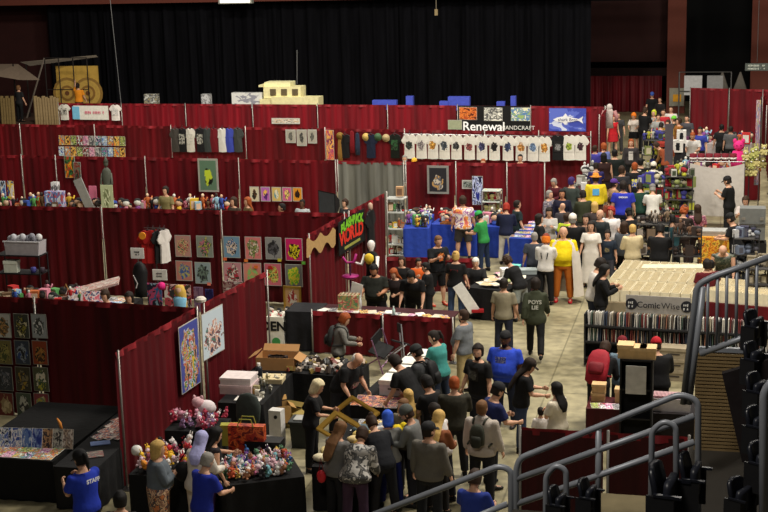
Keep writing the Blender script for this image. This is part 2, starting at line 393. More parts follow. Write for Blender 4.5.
def hand(mb, rig, arm, curl=.5):
    sh, el, wr, d, sd = arm; T = lambda p: rig.T(p, 'arm')
    up = Vector((sd, 0, 0)); up = (up - d * up.dot(d)).normalized(); side = d.cross(up).normalized()   # palm faces inward
    if side.y < 0 and abs(side.y) > .2: side = -side
    nrm = -up
    mb.tube([wr - d * .01, wr + d * .02, wr + d * .055, wr + d * .085], [.026, .030, .038, .030], 8, T, .45) if False else None
    rings = []
    for t, a, b in ((0, .026, .022), (.03, .034, .017), (.065, .041, .016), (.09, .038, .013)):
        rings.append([T(wr + d * t + side * (math.cos(2 * PI * k / 8) * a) + nrm * (math.sin(2 * PI * k / 8) * b)) for k in range(8)])
    mb.loft(rings)
    for j, (off, ln) in enumerate(((.029, .066), (.010, .076), (-.010, .071), (-.028, .055))):
        b0 = wr + d * .082 + side * off; c = curl * (1 + .12 * j)
        d1 = (d * math.cos(c * .6) + nrm * math.sin(c * .6)); d2 = (d * math.cos(c * 1.5) + nrm * math.sin(c * 1.5))
        mb.tube([b0, b0 + d1 * ln * .5, b0 + d1 * ln * .5 + d2 * ln * .5], [.0095, .0088, .007], 5, T)
    t0 = wr + d * .025 + side * .026; d1 = (d * .72 + side * .62 + nrm * .3).normalized(); d2 = (d * .92 + side * .2 + nrm * .35).normalized()
    mb.tube([t0, t0 + d1 * .035, t0 + d1 * .035 + d2 * .03], [.013, .011, .008], 5, T)
def remesh(mb, vox, name, smooth_it=2):
    me = mb.mesh(name); o = bpy.data.objects.new('tmp', me)
    m = o.modifiers.new('r', 'REMESH'); m.mode = 'VOXEL'; m.voxel_size = vox; m.use_smooth_shade = True
    if smooth_it:
        s = o.modifiers.new('s', 'SMOOTH'); s.iterations = smooth_it; s.factor = .5
    n = baked(o); n.name = name; bpy.data.meshes.remove(me); return n
def append(me, mb, mi=0):
    """add unmeshed detail (fingers, eyes) to a grown body mesh"""
    vs = [v.co[:] for v in me.vertices]; fs = [tuple(p.vertices) for p in me.polygons]; n = len(vs); k = len(fs)
    out = bpy.data.meshes.new(me.name); out.from_pydata(vs + mb.v, [], fs + [tuple(i + n for i in f) for f in mb.f])
    out.polygons.foreach_set('material_index', [0] * k + list(mb.mi)); out.polygons.foreach_set('use_smooth', [True] * len(out.polygons)); out.update(); return out
_pm = {}
def body_mesh(pose, w, belly, fem, turn, seated=False):
    key = ('body', pose, w, belly, fem, turn)
    if key in _pm: return _pm[key]
    r = Rig(pose, w, belly, fem, turn); mb = MB(); H = lambda p: r.T(p, 'head'); A = lambda p: r.T(p, 'arm'); Lg = lambda p: r.T(p, 'leg')
    mb.rings(r.torso(), 16, r.T)
    mb.rings([(1.46, .056, .056, -.008), (1.52, .052, .055, .0), (1.57, .05, .056, .004)], 12, H)
    k = 1 + (w - 1) * .35
    mb.rings([(1.522, .022 * k, .02, .058), (1.532, .040 * k, .042, .040), (1.552, .054 * k, .066, .022), (1.585, .065 * k, .082, .010), (1.62, .072 * k, .090, .004), (1.66, .075 * k, .096, -.004), (1.695, .073 * k, .094, -.008), (1.725, .059, .075, -.010), (1.743, .036, .046, -.010), (1.75, .012, .015, -.01)], 16, H)
    mb.rings([(1.585, .013, .012, .096), (1.60, .015, .018, .098), (1.625, .010, .014, .093), (1.65, .008, .008, .088)], 8, H)   # nose
    mb.ball((0, .083, 1.653), (.045, .014, .010), 8, 4, H); mb.ball((0, .075, 1.538), (.022, .02, .016), 8, 4, H)
    for sd in (-1, 1): mb.ball((sd * .077 * k, -.006, 1.62), (.012, .022, .034), 8, 5, H)
    for (sh, el, wr, d, sd) in r.arms:
        u = 1 + (w - 1) * .8; q = .86 if fem else 1
        mb.tube([sh - (el - sh) * .12, sh + (el - sh) * .15, sh.lerp(el, .55), el, el.lerp(wr, .35), wr, wr + d * .012], [.045 * u, .056 * u * q, .048 * u * q, .038 * u * q, .040 * u * q, .026 * q, .024 * q], 10, A)
    for (hip, kn, an, a2) in r.legs:
        u = 1 + (w - 1) * .7
        mb.tube([hip + Vector((0, 0, .03)), hip.lerp(kn, .15), hip.lerp(kn, .6), kn, kn.lerp(an, .35), an.lerp(kn, .08), an], [.085 * u, .088 * u, .066 * u, .052 * u, .056 * u, .036, .036], 10, Lg)
        mb.tube([an + Vector((0, -.045, -.02)), an + Vector((0, .03, -.02)), an + Vector((0, .15, -.045)), an + Vector((0, .18, -.05))], [.03, .04, .038, .02], 8, Lg, .7)
    me = remesh(mb, .017, 'body')
    fx = MB()
    for a in r.arms: hand(fx, r, a, .75 if pose in ('handle', 'phone', 'folded', 'sit') else .45)
    fx.cur = 1
    for sd in (-1, 1): fx.ball((sd * .030, .0905, 1.634), (.012, .006, .007), 6, 4, H)
    fx.cur = 2; fx.ball((0, .0865, 1.566), (.022, .008, .006), 6, 4, H)
    me = append(me, fx); top = max((v.co for v in me.vertices), key=lambda c: c.z).copy(); _pm[key] = (me, top, r); return _pm[key]
def garment(key, fn, vox=.02):
    if key in _pm: return _pm[key]
    mb = MB(); fn(mb); me = remesh(mb, vox, key[0]); _pm[key] = me; return me
def shirt_mesh(rk, r, sl, loose, hem, hood=False, vneck=False):
    def fn(mb):
        g = .020 + loose
        mb.rings(r.torso(g, hem, 1.47 if not hood else 1.49, flare=loose * .6), 18, r.T)
        A = lambda p: r.T(p, 'arm')
        for (sh, el, wr, d, sd) in r.arms:
            u = (1 + (r.w - 1) * .8) * (.9 if r.fem else 1)
            b = sh - (el - sh) * .15
            if sl == 'none': mb.tube([b, sh, sh + (el - sh) * .08], [.03 * u + g, .04 * u + g, .04 * u + g], 10, A)
            elif sl == 'short': mb.tube([b, sh, sh.lerp(el, .4), sh.lerp(el, .78)], [.022 * u + g, .042 * u + g, .046 * u + g, .048 * u + g * 1.2], 10, A)
            else: mb.tube([b, sh, sh.lerp(el, .5), el, el.lerp(wr, .5), el.lerp(wr, .9), wr], [.022 * u + g, .042 * u + g, .042 * u + g, .038 * u + g, .034 * u + g, .028 + g * .8, .026 + g * .6], 10, A)
        if hood:
            mb.rings([(1.40, .11, .05, -.075), (1.45, .115, .062, -.07), (1.50, .10, .055, -.068), (1.53, .07, .03, -.065)], 12, r.T)
            mb.rings([(1.44, .115, .09, 0), (1.49, .095, .085, .0), (1.52, .08, .075, -.01)], 12, r.T)
    return garment(('shirt', rk, sl, loose, hem, hood), fn)
def legs_mesh(rk, r, kind, loose):
    def fn(mb):
        Lg = lambda p: r.T(p, 'leg'); g = .014 + loose
        w, f = r.w, r.fem
        tp = [q for q in r.torso(g * .6, .80, 1.03)]
        mb.rings([(.78, .12 * w, .09, 0)] + tp[:4], 16, r.T)
        for (hip, kn, an, a2) in r.legs:
            u = 1 + (w - 1) * .7
            if kind == 'shorts': pts = [hip + Vector((0, 0, .05)), hip.lerp(kn, .2), hip.lerp(kn, .6), hip.lerp(kn, 1.0)]; rs = [.070 * u + g * .6, .086 * u + g, .082 * u + g, .080 * u + g * 1.2]
            else: pts = [hip + Vector((0, 0, .05)), hip.lerp(kn, .2), hip.lerp(kn, .6), kn, kn.lerp(an, .4), kn.lerp(an, .94)]; rs = [.070 * u + g * .6, .084 * u + g, .070 * u + g, .058 * u + g, .058 * u + g, .048 + g * 1.2]
            mb.tube(pts, rs, 10, Lg)
    def fs(mb):
        ln = {'skirt': .62, 'longskirt': .12, 'dress': .5}[kind]; g = .02 + loose
        pr = [(ln, .235 * r.w + (.05 if ln < .3 else 0), .20), (ln + (1.03 - ln) * .5, .205 * r.w, .165)] + [(z, a, b, y) for z, a, b, y in r.torso(g, .94, 1.04)]
        mb.rings(pr, 20, r.T)
    return garment(('trousers', rk, kind, loose), fs if kind in ('skirt', 'longskirt', 'dress') else fn)
def shoe_mesh(rk, r, i):
    key = ('shoe', rk, i)
    if key in _pm: return _pm[key]
    mb = MB(); an = r.legs[i][2]; Lg = lambda p: r.T(p, 'leg'); T2 = lambda p: Lg(an + Vector(p))
    R = []
    for y, hw, zt in ((-.062, .02, .0), (-.05, .038, .022), (0, .042, .03), (.06, .046, .0), (.13, .05, -.022), (.18, .042, -.032), (.20, .02, -.045)):
        n = 10; ring = []
        for k in range(n):
            a = 2 * PI * k / n; x = math.cos(a) * hw; z = (zt - .075) / 2 + math.sin(a) * (zt + .077) / 2; ring.append(T2((x, y, max(z, -.077))))
        R.append(ring)
    mb.loft(R); _pm[key] = mb.mesh('shoe', True); return _pm[key]
def hair_mesh(rk, r, style):
    key = ('hair', rk, style)
    if key in _pm: return _pm[key]
    H = lambda p: r.T(p, 'head')
    def capshell(mb, t=.012, low=1.60, hi=1.77):
        n = 20; R = []
        for z, rx, ry, yo in ((low - .03, .070, .080, -.022), (low, .077, .090, -.018), (1.64, .083, .1, -.014), (1.68, .084, .104, -.013), (1.715, .075, .095, -.012), (1.745, .052, .068, -.011), (hi - .005, .018, .025, -.011)):
            ring = []
            for k in range(n):
                a = 2 * PI * k / n; x = math.cos(a) * (rx + t); y = math.sin(a) * (ry + t) + yo
                if y > .035 and z < 1.695: y = .035 + (y - .035) * .12
                ring.append(H((x, y, z + t * .5)))
            R.append(ring)
        mb.loft(R)
    def fn(mb):
        if style == 'short': capshell(mb, .004, 1.585)
        elif style == 'full': capshell(mb, .016, 1.58, 1.785)
        elif style == 'curly':
            rn = random.Random(3); capshell(mb, .018, 1.58, 1.79)
            for i in range(60):
                a = rn.random() * 6.28; z = rn.uniform(1.58, 1.78); q = math.sqrt(max(.05, 1 - ((z - 1.65) / .14) ** 2)); y = math.sin(a) * .11 * q - .02
                if y > .05 and z < 1.69: continue
                mb.ball((math.cos(a) * .096 * q, y, z), .026, 6, 4, H)
        elif style == 'bob':
            capshell(mb, .016, 1.57, 1.78); mb.rings([(1.47, .07, .05, -.055), (1.52, .10, .075, -.04), (1.60, .098, .09, -.03), (1.68, .09, .09, -.02)], 14, H)
        elif style in ('long', 'verylong'):
            lo = 1.24 if style == 'long' else 1.08; capshell(mb, .014, 1.58, 1.775)
            mb.rings([(lo, .05, .022, -.12), (lo + .08, .095, .035, -.125), (1.38, .115, .042, -.115), (1.46, .108, .05, -.085), (1.54, .10, .06, -.05), (1.62, .096, .075, -.03), (1.68, .09, .085, -.02)], 14, lambda p: r.T(p, 'head'))
        elif style == 'bun':
            capshell(mb, .006, 1.585); mb.ball((0, -.09, 1.745), (.045, .04, .04), 8, 6, H)
        elif style == 'pony':
            capshell(mb, .005, 1.585); mb.tube([(0, -.1, 1.71), (0, -.145, 1.68), (0, -.15, 1.58), (0, -.13, 1.45)], [.02, .032, .03, .01], 8, H)
        elif style == 'fringe':   # balding crown with hair round the sides
            mb.rings([(1.57, .074, .07, -.03), (1.60, .081, .082, -.026), (1.65, .083, .09, -.024), (1.68, .079, .088, -.024)], 14, H)
        elif style == 'beard':
            mb.rings([(1.49, .02, .02, .05), (1.52, .045, .045, .045), (1.555, .058, .066, .028), (1.585, .066, .07, .018)], 12, H)
    me = garment(key, fn, .011 if style != 'curly' else .012); return me
def hat_build(r, kind, col, parent, name=None, back=False):
    H = lambda p: r.T(p, 'head'); mb = MB(); q = PI if back else 0
    if kind == 'cap':
        mb.rings([(1.665, .093, .114, -.012), (1.69, .093, .114, -.012), (1.73, .086, .103, -.014), (1.765, .06, .074, -.014), (1.782, .02, .026, -.014)], 16, H)
        sg = -1 if back else 1; R = []
        for y, hw in ((.08, .075), (.13, .072), (.165, .05), (.178, .02)):
            yy = sg * (y + (.02 if back else 0)); z = 1.675 - (y - .08) * .25; R.append([H((hw * u, yy - .012 * (1 - 0) , z - abs(u) * .012 + dzz)) for u, dzz in ((-1, 0), (0, .006), (1, 0), (1, -.008), (0, -.002), (-1, -.008))])
        mb.loft(R)
        return mb.build(name or 'cap', col, parent, True)
    if kind == 'beanie':
        mb.rings([(1.65, .093, .113, -.013), (1.685, .096, .117, -.013), (1.73, .089, .106, -.016), (1.77, .064, .078, -.018), (1.795, .02, .026, -.02)], 16, H); return mb.build(name or 'beanie', col, parent, True)
    if kind == 'brim':
        mb.rings([(1.69, .17, .18, -.01), (1.695, .18, .19, -.01), (1.70, .10, .12, -.01), (1.76, .085, .10, -.01), (1.80, .075, .09, -.01), (1.805, .03, .03, -.01)], 18, H); return mb.build(name or 'brimmed_hat', col, parent, True)
SKIN = {'l': M((205, 158, 130), .6, 'skin', var=.08), 'm': M((178, 124, 92), .6, 'skin', var=.08), 'd': M((96, 62, 44), .6, 'skin', var=.08)}
EYE = M((24, 18, 16), .3, 'gloss'); LIP = M((140, 70, 64), .6, 'skin')
HAIRC = {'black': (16, 13, 12), 'brown': (52, 34, 22), 'dark': (30, 21, 16), 'blond': (196, 160, 92), 'pale': (222, 208, 168), 'grey': (140, 136, 130), 'white': (216, 212, 204), 'ginger': (150, 72, 30), 'red': (150, 40, 26), 'orange': (226, 120, 30), 'lightbrown': (110, 76, 46), 'lilac': (170, 170, 216)}
BLACK = (17, 17, 19); CHAR = (48, 48, 50); DENIM = (52, 64, 92); KHAKI = (150, 132, 100); NAVY = (22, 28, 52)
PEOPLE = []
def person(px, py, rot, label, pose='stand', h=1.74, top=BLACK, legs=(28, 28, 34), sl='short', hair='short', hc='dark', skin='l', w=1.0, belly=0.0, fem=False, turn=0, loose=.006, hem=.86,
           kind='trousers', lloose=.004, hood=False, hat=None, hatc=BLACK, hatback=False, shoe=(26, 24, 24), beard=False, group=None, zbase=0.0, print_=None, printback=False, ptext=None, xy=None, apron=None, name='person'):
    if xy is None and 100 < py < 300 and 530 < px: h *= 1.05
    w = w * (1.09 if name == 'person' and h > 1.5 else 1)
    me, tp, r = body_mesh(pose, w, belly, fem, turn); rk = (pose, w, belly, fem, turn); s = h / 1.75; rz = rad(rot)
    off = Matrix.Rotation(rz, 3, 'Z') @ Vector((tp.x, tp.y, 0)) * s
    if xy is None:
        P = at(px, py, (tp.z + .02) * s + zbase); x, y = P.x - off.x, P.y - off.y
    else: x, y = xy
    t = thing(name, label, 'person', (x, y, zbase), rz, group, s)
    def ob(nm, m, mats):
        o = bpy.data.objects.new(nm, m); C.objects.link(o); o.parent = t
        if len(m.materials) == 0:
            for _ in mats: m.materials.append(None)
        for i, mm in enumerate(mats): o.material_slots[i].link = 'OBJECT'; o.material_slots[i].material = mm
        return o
    ob('body', me, [SKIN[skin], EYE, LIP])
    tm = top if not isinstance(top, (tuple, list)) else M(top, .85, 'cloth', var=.2)
    lm_ = legs if not isinstance(legs, (tuple, list)) else M(legs, .85, 'cloth', var=.2)
    if kind: ob({'trousers': 'trousers', 'shorts': 'shorts'}.get(kind, 'skirt'), legs_mesh(rk, r, kind, lloose), [lm_])
    sh = ob('shirt' if not hood else 'hoodie', shirt_mesh(rk, r, sl, loose, hem, hood), [tm])
    if shoe:
        for i in (0, 1): ob('shoe', shoe_mesh(rk, r, i), [M(shoe, .6, 'leather', var=.1)])
    if hair: ob('hair', hair_mesh(rk, r, hair), [M(HAIRC[hc], .7, 'cloth', var=.3, scale=30)])
    if beard: ob('beard', hair_mesh(rk, r, 'beard'), [M(HAIRC[hc], .8, 'cloth', var=.3, scale=30)])
    if hat: hat_build(r, hat, M(hatc, .8, 'cloth', var=.15), t, back=hatback)
    if print_:   # printed motif on the chest or back
        sg = -1 if printback else 1; pw, ph, pz, mat_ = print_
        def surf(u, z):
            b = r.belly; ry = (.122 + .014 + loose + .006) * (1 + (w - 1) * .8) + b * .75
            rx = .172 * w + .02 + loose; yy = ry * math.sqrt(max(.05, 1 - (u / rx) ** 2)); return r.T(Vector((u, sg * yy + (b * .6 if not printback else b * .35) + .008, z)))
        mb = MB(); n = 4; R = []
        for j in range(n + 1):
            z = pz + ph * (j / n - .5); R.append([surf(-sg * pw * (i / n - .5) * 1.0, z) for i in range(n + 1)])
        for j in range(n):
            for i in range(n):
                a_, b_, c_, d_ = R[j][i], R[j][i + 1], R[j + 1][i + 1], R[j + 1][i]
                mb.add([a_, b_, c_, d_], [(0, 1, 2, 3)], [((i / n, j / n), ((i + 1) / n, j / n), ((i + 1) / n, (j + 1) / n), (i / n, (j + 1) / n))])
        mb.build('shirt_print', mat_, sh)
        sh.children
    if ptext:
        txt, size, pz, colr = ptext; sg = -1 if printback else 1
        p = r.T(Vector((0, sg * ((.122 + .02 + loose) * (1 + (w - 1) * .8) + r.belly * .75 + (r.belly * .6 if not printback else .02) + .045), pz)))
        lettering(txt, size, M(colr, .7), sh, p, (rad(90) - (r.lean if printback else -r.lean), 0, 0 if printback else PI), bold=.004)
    t['_r'] = 0; del t['_r']
    PEOPLE.append(t); t_rig[t.name] = r; return t
t_rig = {}
def backpack(t, col, label, name='backpack', scale=1.0):
    """bag worn on the back of a person, standing at that person's back"""
    r = t_rig[t.name]; o = thing(name, label, 'backpack', t.location, t.rotation_euler.z, None, t.scale[0])
    m = M(col, .7, 'cloth', var=.2); g = -(.122 + .02) * (1 + (r.w - 1) * .8)
    s = scale
    R = []
    for z, hw, d in ((1.02, .10, .06), (1.05, .15, .11), (1.18, .16, .13), (1.32, .155, .12), (1.42, .12, .09), (1.46, .06, .05)):
        z = 1.24 + (z - 1.24) * s
        R.append([r.T(Vector((math.copysign(abs(math.cos(a)) ** .6, math.cos(a)) * hw * s, g - d * s * .5 - .0 + math.copysign(abs(math.sin(a)) ** .6, math.sin(a)) * d * .5 * s, z))) for a in [2 * PI * k / 16 for k in range(16)]])
    MB().loft(R).build('bag', m, o, True)
    R = []
    for z, hw, d in ((1.05, .08, .03), (1.08, .11, .05), (1.18, .115, .055), (1.24, .10, .03)):
        R.append([r.T(Vector((math.cos(a) * hw * s, g - .13 * s + math.sin(a) * d * s, z))) for a in [2 * PI * k / 12 for k in range(12)]])
    MB().loft(R).build('front_pocket', M(tuple(max(0, c * .75) for c in col), .7, 'cloth'), o, True)
    for sd in (-1, 1):
        pts = [(sd * .09, g - .01, 1.42), (sd * .10, g + .06, 1.485), (sd * .105, .06, 1.47), (sd * .115, .145 + r.belly * .3, 1.38), (sd * .13, .15 + r.belly, 1.22), (sd * .165 * r.w, .06, 1.10), (sd * .15 * r.w, g, 1.06)]
        MB().tube([r.T(Vector(p)) for p in pts], .018, 6).build('strap', m, o, True)
    return o
# ---------------------------------------------------------------- prototypes of goods and furniture
W = (232, 228, 218); CARD = (176, 132, 84); GOLD = (176, 138, 52)
def ppm(P): return F / (Vector(P) - CAM).dot(_f)
def seg_at(ps, px):
    """the stretch of a drape row that a pixel column falls on"""
    for i in range(len(ps) - 1):
        v = ps[i + 1]; d = v - CAM
        x = 384 + F * d.dot(_R) / d.dot(_f)
        if px <= x or i == len(ps) - 2: return ps[i], ps[i + 1]
def onwall(ps, px, py, off=.1):
    P, Q = seg_at(ps, px); n = Vector(((Q - P).y, -(Q - P).x, 0)).normalized() * off
    return atp(px, py, P + n, Q + n), math.atan2((Q - P).y, (Q - P).x)
PAL = [[(220, 60, 60), (240, 200, 80), (40, 60, 140), (240, 235, 220)], [(30, 30, 36), (200, 200, 200), (120, 120, 124), (70, 70, 80)], [(60, 110, 60), (210, 220, 120), (20, 40, 30), (240, 240, 200)],
       [(50, 80, 180), (140, 190, 230), (240, 240, 240), (20, 30, 60)], [(230, 110, 160), (250, 200, 220), (140, 50, 120), (240, 240, 240)], [(240, 150, 40), (250, 220, 120), (120, 50, 20), (30, 20, 20)],
       [(150, 60, 160), (90, 200, 190), (30, 24, 60), (240, 220, 240)], [(180, 30, 40), (20, 20, 20), (240, 240, 240), (120, 16, 24)]]
def poster(ps, x0, y0, x1, y1, mat, label, cat='poster', name='poster', group=None, border=(190, 188, 180), b=.035, off=.09, frame=False):
    a, rz = onwall(ps, x0, y0, off); c, _ = onwall(ps, x1, y1, off)
    Wd = (Vector((c.x, c.y)) - Vector((a.x, a.y))).length; Hh = a.z - c.z; mid = (a + c) / 2
    if Hh < .1:
        return None
    t = thing(name, label, cat, (mid.x, mid.y, mid.z), rz, group)
    MB().box((0, 0, 0), (Wd, .03 if frame else .012, Hh)).build('frame' if frame else 'border', M(border, .5), t)
    y = -.017 if frame else -.008
    MB().quad((-Wd / 2 + b, y, -Hh / 2 + b), (Wd / 2 - b, y, -Hh / 2 + b), (Wd / 2 - b, y, Hh / 2 - b), (-Wd / 2 + b, y, Hh / 2 - b)).build('print', mat, t)
    if frame:
        MB().box((0, .01, Hh / 2 + .03), (.03, .02, .07)).build('hook', steel, t)
    return t
# t-shirt outline, hung flat
def tee_outline(w=.52, h=.72, sl=.16):
    return [(-w * .16, h / 2), (-w * .36, h / 2 - .03), (-w * .62, h / 2 - .20), (-w * .48, h / 2 - .29), (-w * .36, h / 2 - .22), (-w * .37, 0), (-w * .39, -h / 2), (0, -h / 2 - .012), (w * .39, -h / 2), (w * .37, 0), (w * .36, h / 2 - .22), (w * .48, h / 2 - .29), (w * .62, h / 2 - .20), (w * .36, h / 2 - .03), (w * .16, h / 2), (0, h / 2 - .05)]
def tee_mesh():
    if 'tee' in _pm: return _pm['tee']
    ol = tee_outline(); mb = MB(); n = len(ol)
    def yb(x, z): return -.02 - .022 * math.cos(x * 9) - .008 * math.sin(z * 7 + x * 20)
    F_ = [(x, yb(x, z), z) for x, z in ol]; B_ = [(x, .02, z) for x, z in ol]
    cF = (0, -.05, .06); cB = (0, .02, .06); vs = F_ + B_ + [cF, cB]; fs = []
    for k in range(n):
        k2 = (k + 1) % n; fs += [(k, 2 * n, k2), (n + k2, 2 * n + 1, n + k), (k, k2, n + k2, n + k)]
    mb.add(vs, fs); _pm['tee'] = mb.mesh('shirt', False); return _pm['tee']
def hanger_mb(z=.36):
    mb = MB(); mb.tube([(-.19, 0, z - .06), (0, 0, z + .02), (.19, 0, z - .06)], .008, 5); mb.tube([(0, 0, z + .02), (0, 0, z + .06), (.02, 0, z + .085), (.0, 0, z + .105), (-.02, 0, z + .085)], .006, 5); return mb
def tshirt(P, rz, col, label, print_=None, group=None, s=1.0, ln=None, narrow=1.0):
    t = thing('t_shirt', label, 't-shirt', P, rz, group, s)
    o = bpy.data.objects.new('shirt', tee_mesh()); C.objects.link(o); o.parent = t; o.scale = (narrow, 1, 1)
    if not o.data.materials: o.data.materials.append(None)
    recolor(o, M(col, .85, 'cloth', var=.12))
    if print_:
        q = .15 * narrow; MB().quad((-q, -.056, -.12), (q, -.056, -.12), (q, -.056, .19), (-q, -.056, .19)).build('shirt_print', print_, t)
    hanger_mb().build('hanger', M((70, 70, 74)), t); return t
def draped_table(P, Q, depth, label, cloth=(16, 16, 18), h=.76, group=None, skirt=True, name='table', open_back=False, cat='table'):
    """P, Q: floor points of the front edge; depth > 0 runs away to the left of P->Q"""
    P = Vector((P[0], P[1], 0)); Q = Vector((Q[0], Q[1], 0)); d = Q - P; Lg = d.length; rz = math.atan2(d.y, d.x); nrm = Vector((-d.y, d.x, 0)).normalized()
    mid = (P + Q) / 2 + nrm * depth / 2; t = thing(name, label, cat, mid, rz, group); m = cloth if not isinstance(cloth, (tuple, list)) else M(cloth, .85, 'cloth', var=.2)
    MB().box((0, 0, h - .02), (Lg, depth, .03)).build('tabletop', m, t)
    for sx in (-1, 1):
        for sy in (-1, 1): MB().tube([(sx * (Lg / 2 - .1), sy * (depth / 2 - .08), 0), (sx * (Lg / 2 - .1), sy * (depth / 2 - .08), h - .035)], .016, 6).build('leg', steel, t)
    if skirt:
        mb = MB(); k = .02; cs = [(-Lg / 2 - k, -depth / 2 - k), (Lg / 2 + k, -depth / 2 - k), (Lg / 2 + k, depth / 2 + k), (-Lg / 2 - k, depth / 2 + k)]
        R = [[], [], []]
        for i in range(4):
            a, b = Vector(cs[i]), Vector(cs[(i + 1) % 4]); n = max(4, int((b - a).length / .07)); nn = Vector(((b - a).y, -(b - a).x)).normalized()
            for j in range(n):
                p = a + (b - a) * j / n; wv = math.sin(j * 1.35 + i) * .018
                for r_, (z, q) in enumerate(((.02, 1.0), (h * .55, .8), (h - .004, .0))): R[r_].append((p.x + nn.x * wv * q, p.y + nn.y * wv * q, z))
        mb.loft(R, close=False); mb.add([(x, y, h - .003) for x, y in cs], [(0, 1, 2, 3)]); mb.build('skirt', m, t, True)
    t['_d'] = 0; del t['_d']; TABLES[t.name] = (mid, rz, Lg, depth, h); return t
TABLES = {}
def tpt(t, u, v, z=0.0):
    """point on a table: u along the front 0-1, v from front to back 0-1"""
    mid, rz, Lg, dp, h = TABLES[t.name]; x = (u - .5) * Lg; y = (v - .5) * dp
    return Vector((mid.x + x * math.cos(rz) - y * math.sin(rz), mid.y + x * math.sin(rz) + y * math.cos(rz), h + z))
def trz(t): return TABLES[t.name][1]
def one(name, mb, mats, label, cat, loc, rz=0.0, group=None, smooth=False, rot=None):
    o = mb.build(name, mats, None, smooth); o.location = loc; o.rotation_euler = rot if rot else (0, 0, rz); return tag(o, label, cat, group)
def carton(P, rz, d, label, col=W, lid=None, group=None, name='box', slot=True, cat='box'):
    t = thing(name, label, cat, P, rz, group)
    MB().box((0, 0, d[2] * .42), (d[0], d[1], d[2] * .84)).build('carton', M(col, .8), t)
    MB().box((0, 0, d[2] * .86), (d[0] + .02, d[1] + .02, d[2] * .28)).build('lid', M(lid or tuple(min(255, c * 1.05) for c in col), .8), t)
    if slot: MB().box((0, -d[1] / 2 - .002, d[2] * .45), (d[0] * .4, .006, .03)).build('hand_hole', M((60, 54, 48)), t)
    return t
def open_carton(P, rz, d, label, col=CARD, group=None, tilt=0.0, name='cardboard_box'):
    t = thing(name, label, 'box', P, rz, group); x, y, z = d; k = .008; mb = MB(); m = M(col, .85, 'card', var=.12)
    for c, dd in (((0, 0, k), (x, y, k)), ((-x / 2, 0, z / 2), (k, y, z)), ((x / 2, 0, z / 2), (k, y, z)), ((0, -y / 2, z / 2), (x, k, z)), ((0, y / 2, z / 2), (x, k, z))): mb.box(c, dd)
    mb.build('carton', m, t)
    for sx in (-1, 1): MB().box((sx * (x / 2 + y * .16), 0, z + .01 - .05 * (sx > 0)), (y * .36, y * .96, k), ry=sx * rad(28)).build('flap', m, t)
    MB().box((0, y / 2 + y * .14, z + .06), (x * .96, y * .34, k), rx=rad(40)).build('flap', m, t)
    return t
# collectible figures: three kinds of small toy, built once and copied
def figurine_proto(kind, name='figurine'):
    t = thing(['action_figure', 'vinyl_figure', 'boxed_toy'][kind], 'small collectible figure', 'figurine', (0, 0, -50)); m0 = M((120, 90, 70)); m1 = M((60, 70, 110)); m2 = M((30, 30, 32))
    if kind == 0:
        MB().rings([(0, .05, .05), (.012, .05, .05)], 10).build('base', m2, t)
        mb = MB(); mb.tube([(-.02, 0, .01), (-.018, 0, .09)], .014, 6); mb.tube([(.02, 0, .01), (.018, 0, .09)], .014, 6); mb.rings([(.08, .03, .02), (.13, .028, .02), (.17, .038, .022), (.185, .015, .012)], 8); mb.tube([(-.036, 0, .168), (-.055, .01, .12), (-.045, .03, .09)], .010, 5); mb.tube([(.036, 0, .168), (.06, .01, .14), (.07, .03, .19)], .010, 5); mb.build('body', m1, t, True)
        MB().ball((0, 0, .21), (.022, .024, .028)).build('head', m0, t, True)
    elif kind == 1:
        mb = MB(); mb.rings([(0, .035, .03), (.03, .04, .035), (.06, .03, .026)], 8); mb.build('body', m1, t, True)
        MB().ball((0, 0, .105), (.055, .05, .052), 10, 6).build('head', m0, t, True); MB().ball((0, .012, .125), (.058, .05, .045), 10, 6).build('hair', m2, t, True)
    else:
        mb = MB(); mb.box((0, 0, .08), (.12, .09, .16)); mb.build('box', m1, t); MB().box((0, -.046, .075), (.085, .004, .11)).build('window', m0, t)
    return t
FIG = [figurine_proto(k) for k in range(3)]
BRIGHT = [(200, 50, 50), (60, 90, 180), (230, 190, 60), (90, 160, 90), (220, 220, 215), (40, 40, 44), (200, 110, 60), (140, 80, 150), (150, 190, 210), (110, 84, 60), (220, 140, 160)]
rn = random.Random(11)
used_fig = [False] * 3
def put_fig(P, s, label, group, kind=None, cols=None):
    k = rn.randrange(3) if kind is None else kind
    r = dup(FIG[k], P, rn.uniform(-.6, .6), label, group, s); cc = cols or [rn.choice(BRIGHT), rn.choice([(210, 170, 140), (230, 200, 170), (60, 50, 46), (220, 220, 210)])]
    for c in r_children(r):
        b = c.name.split('.')[0]
        if b in ('body', 'box'): recolor(c, M(cc[0]))
        elif b in ('head', 'window'): recolor(c, M(cc[1]))
    return r
def r_children(r): return list(r.children)
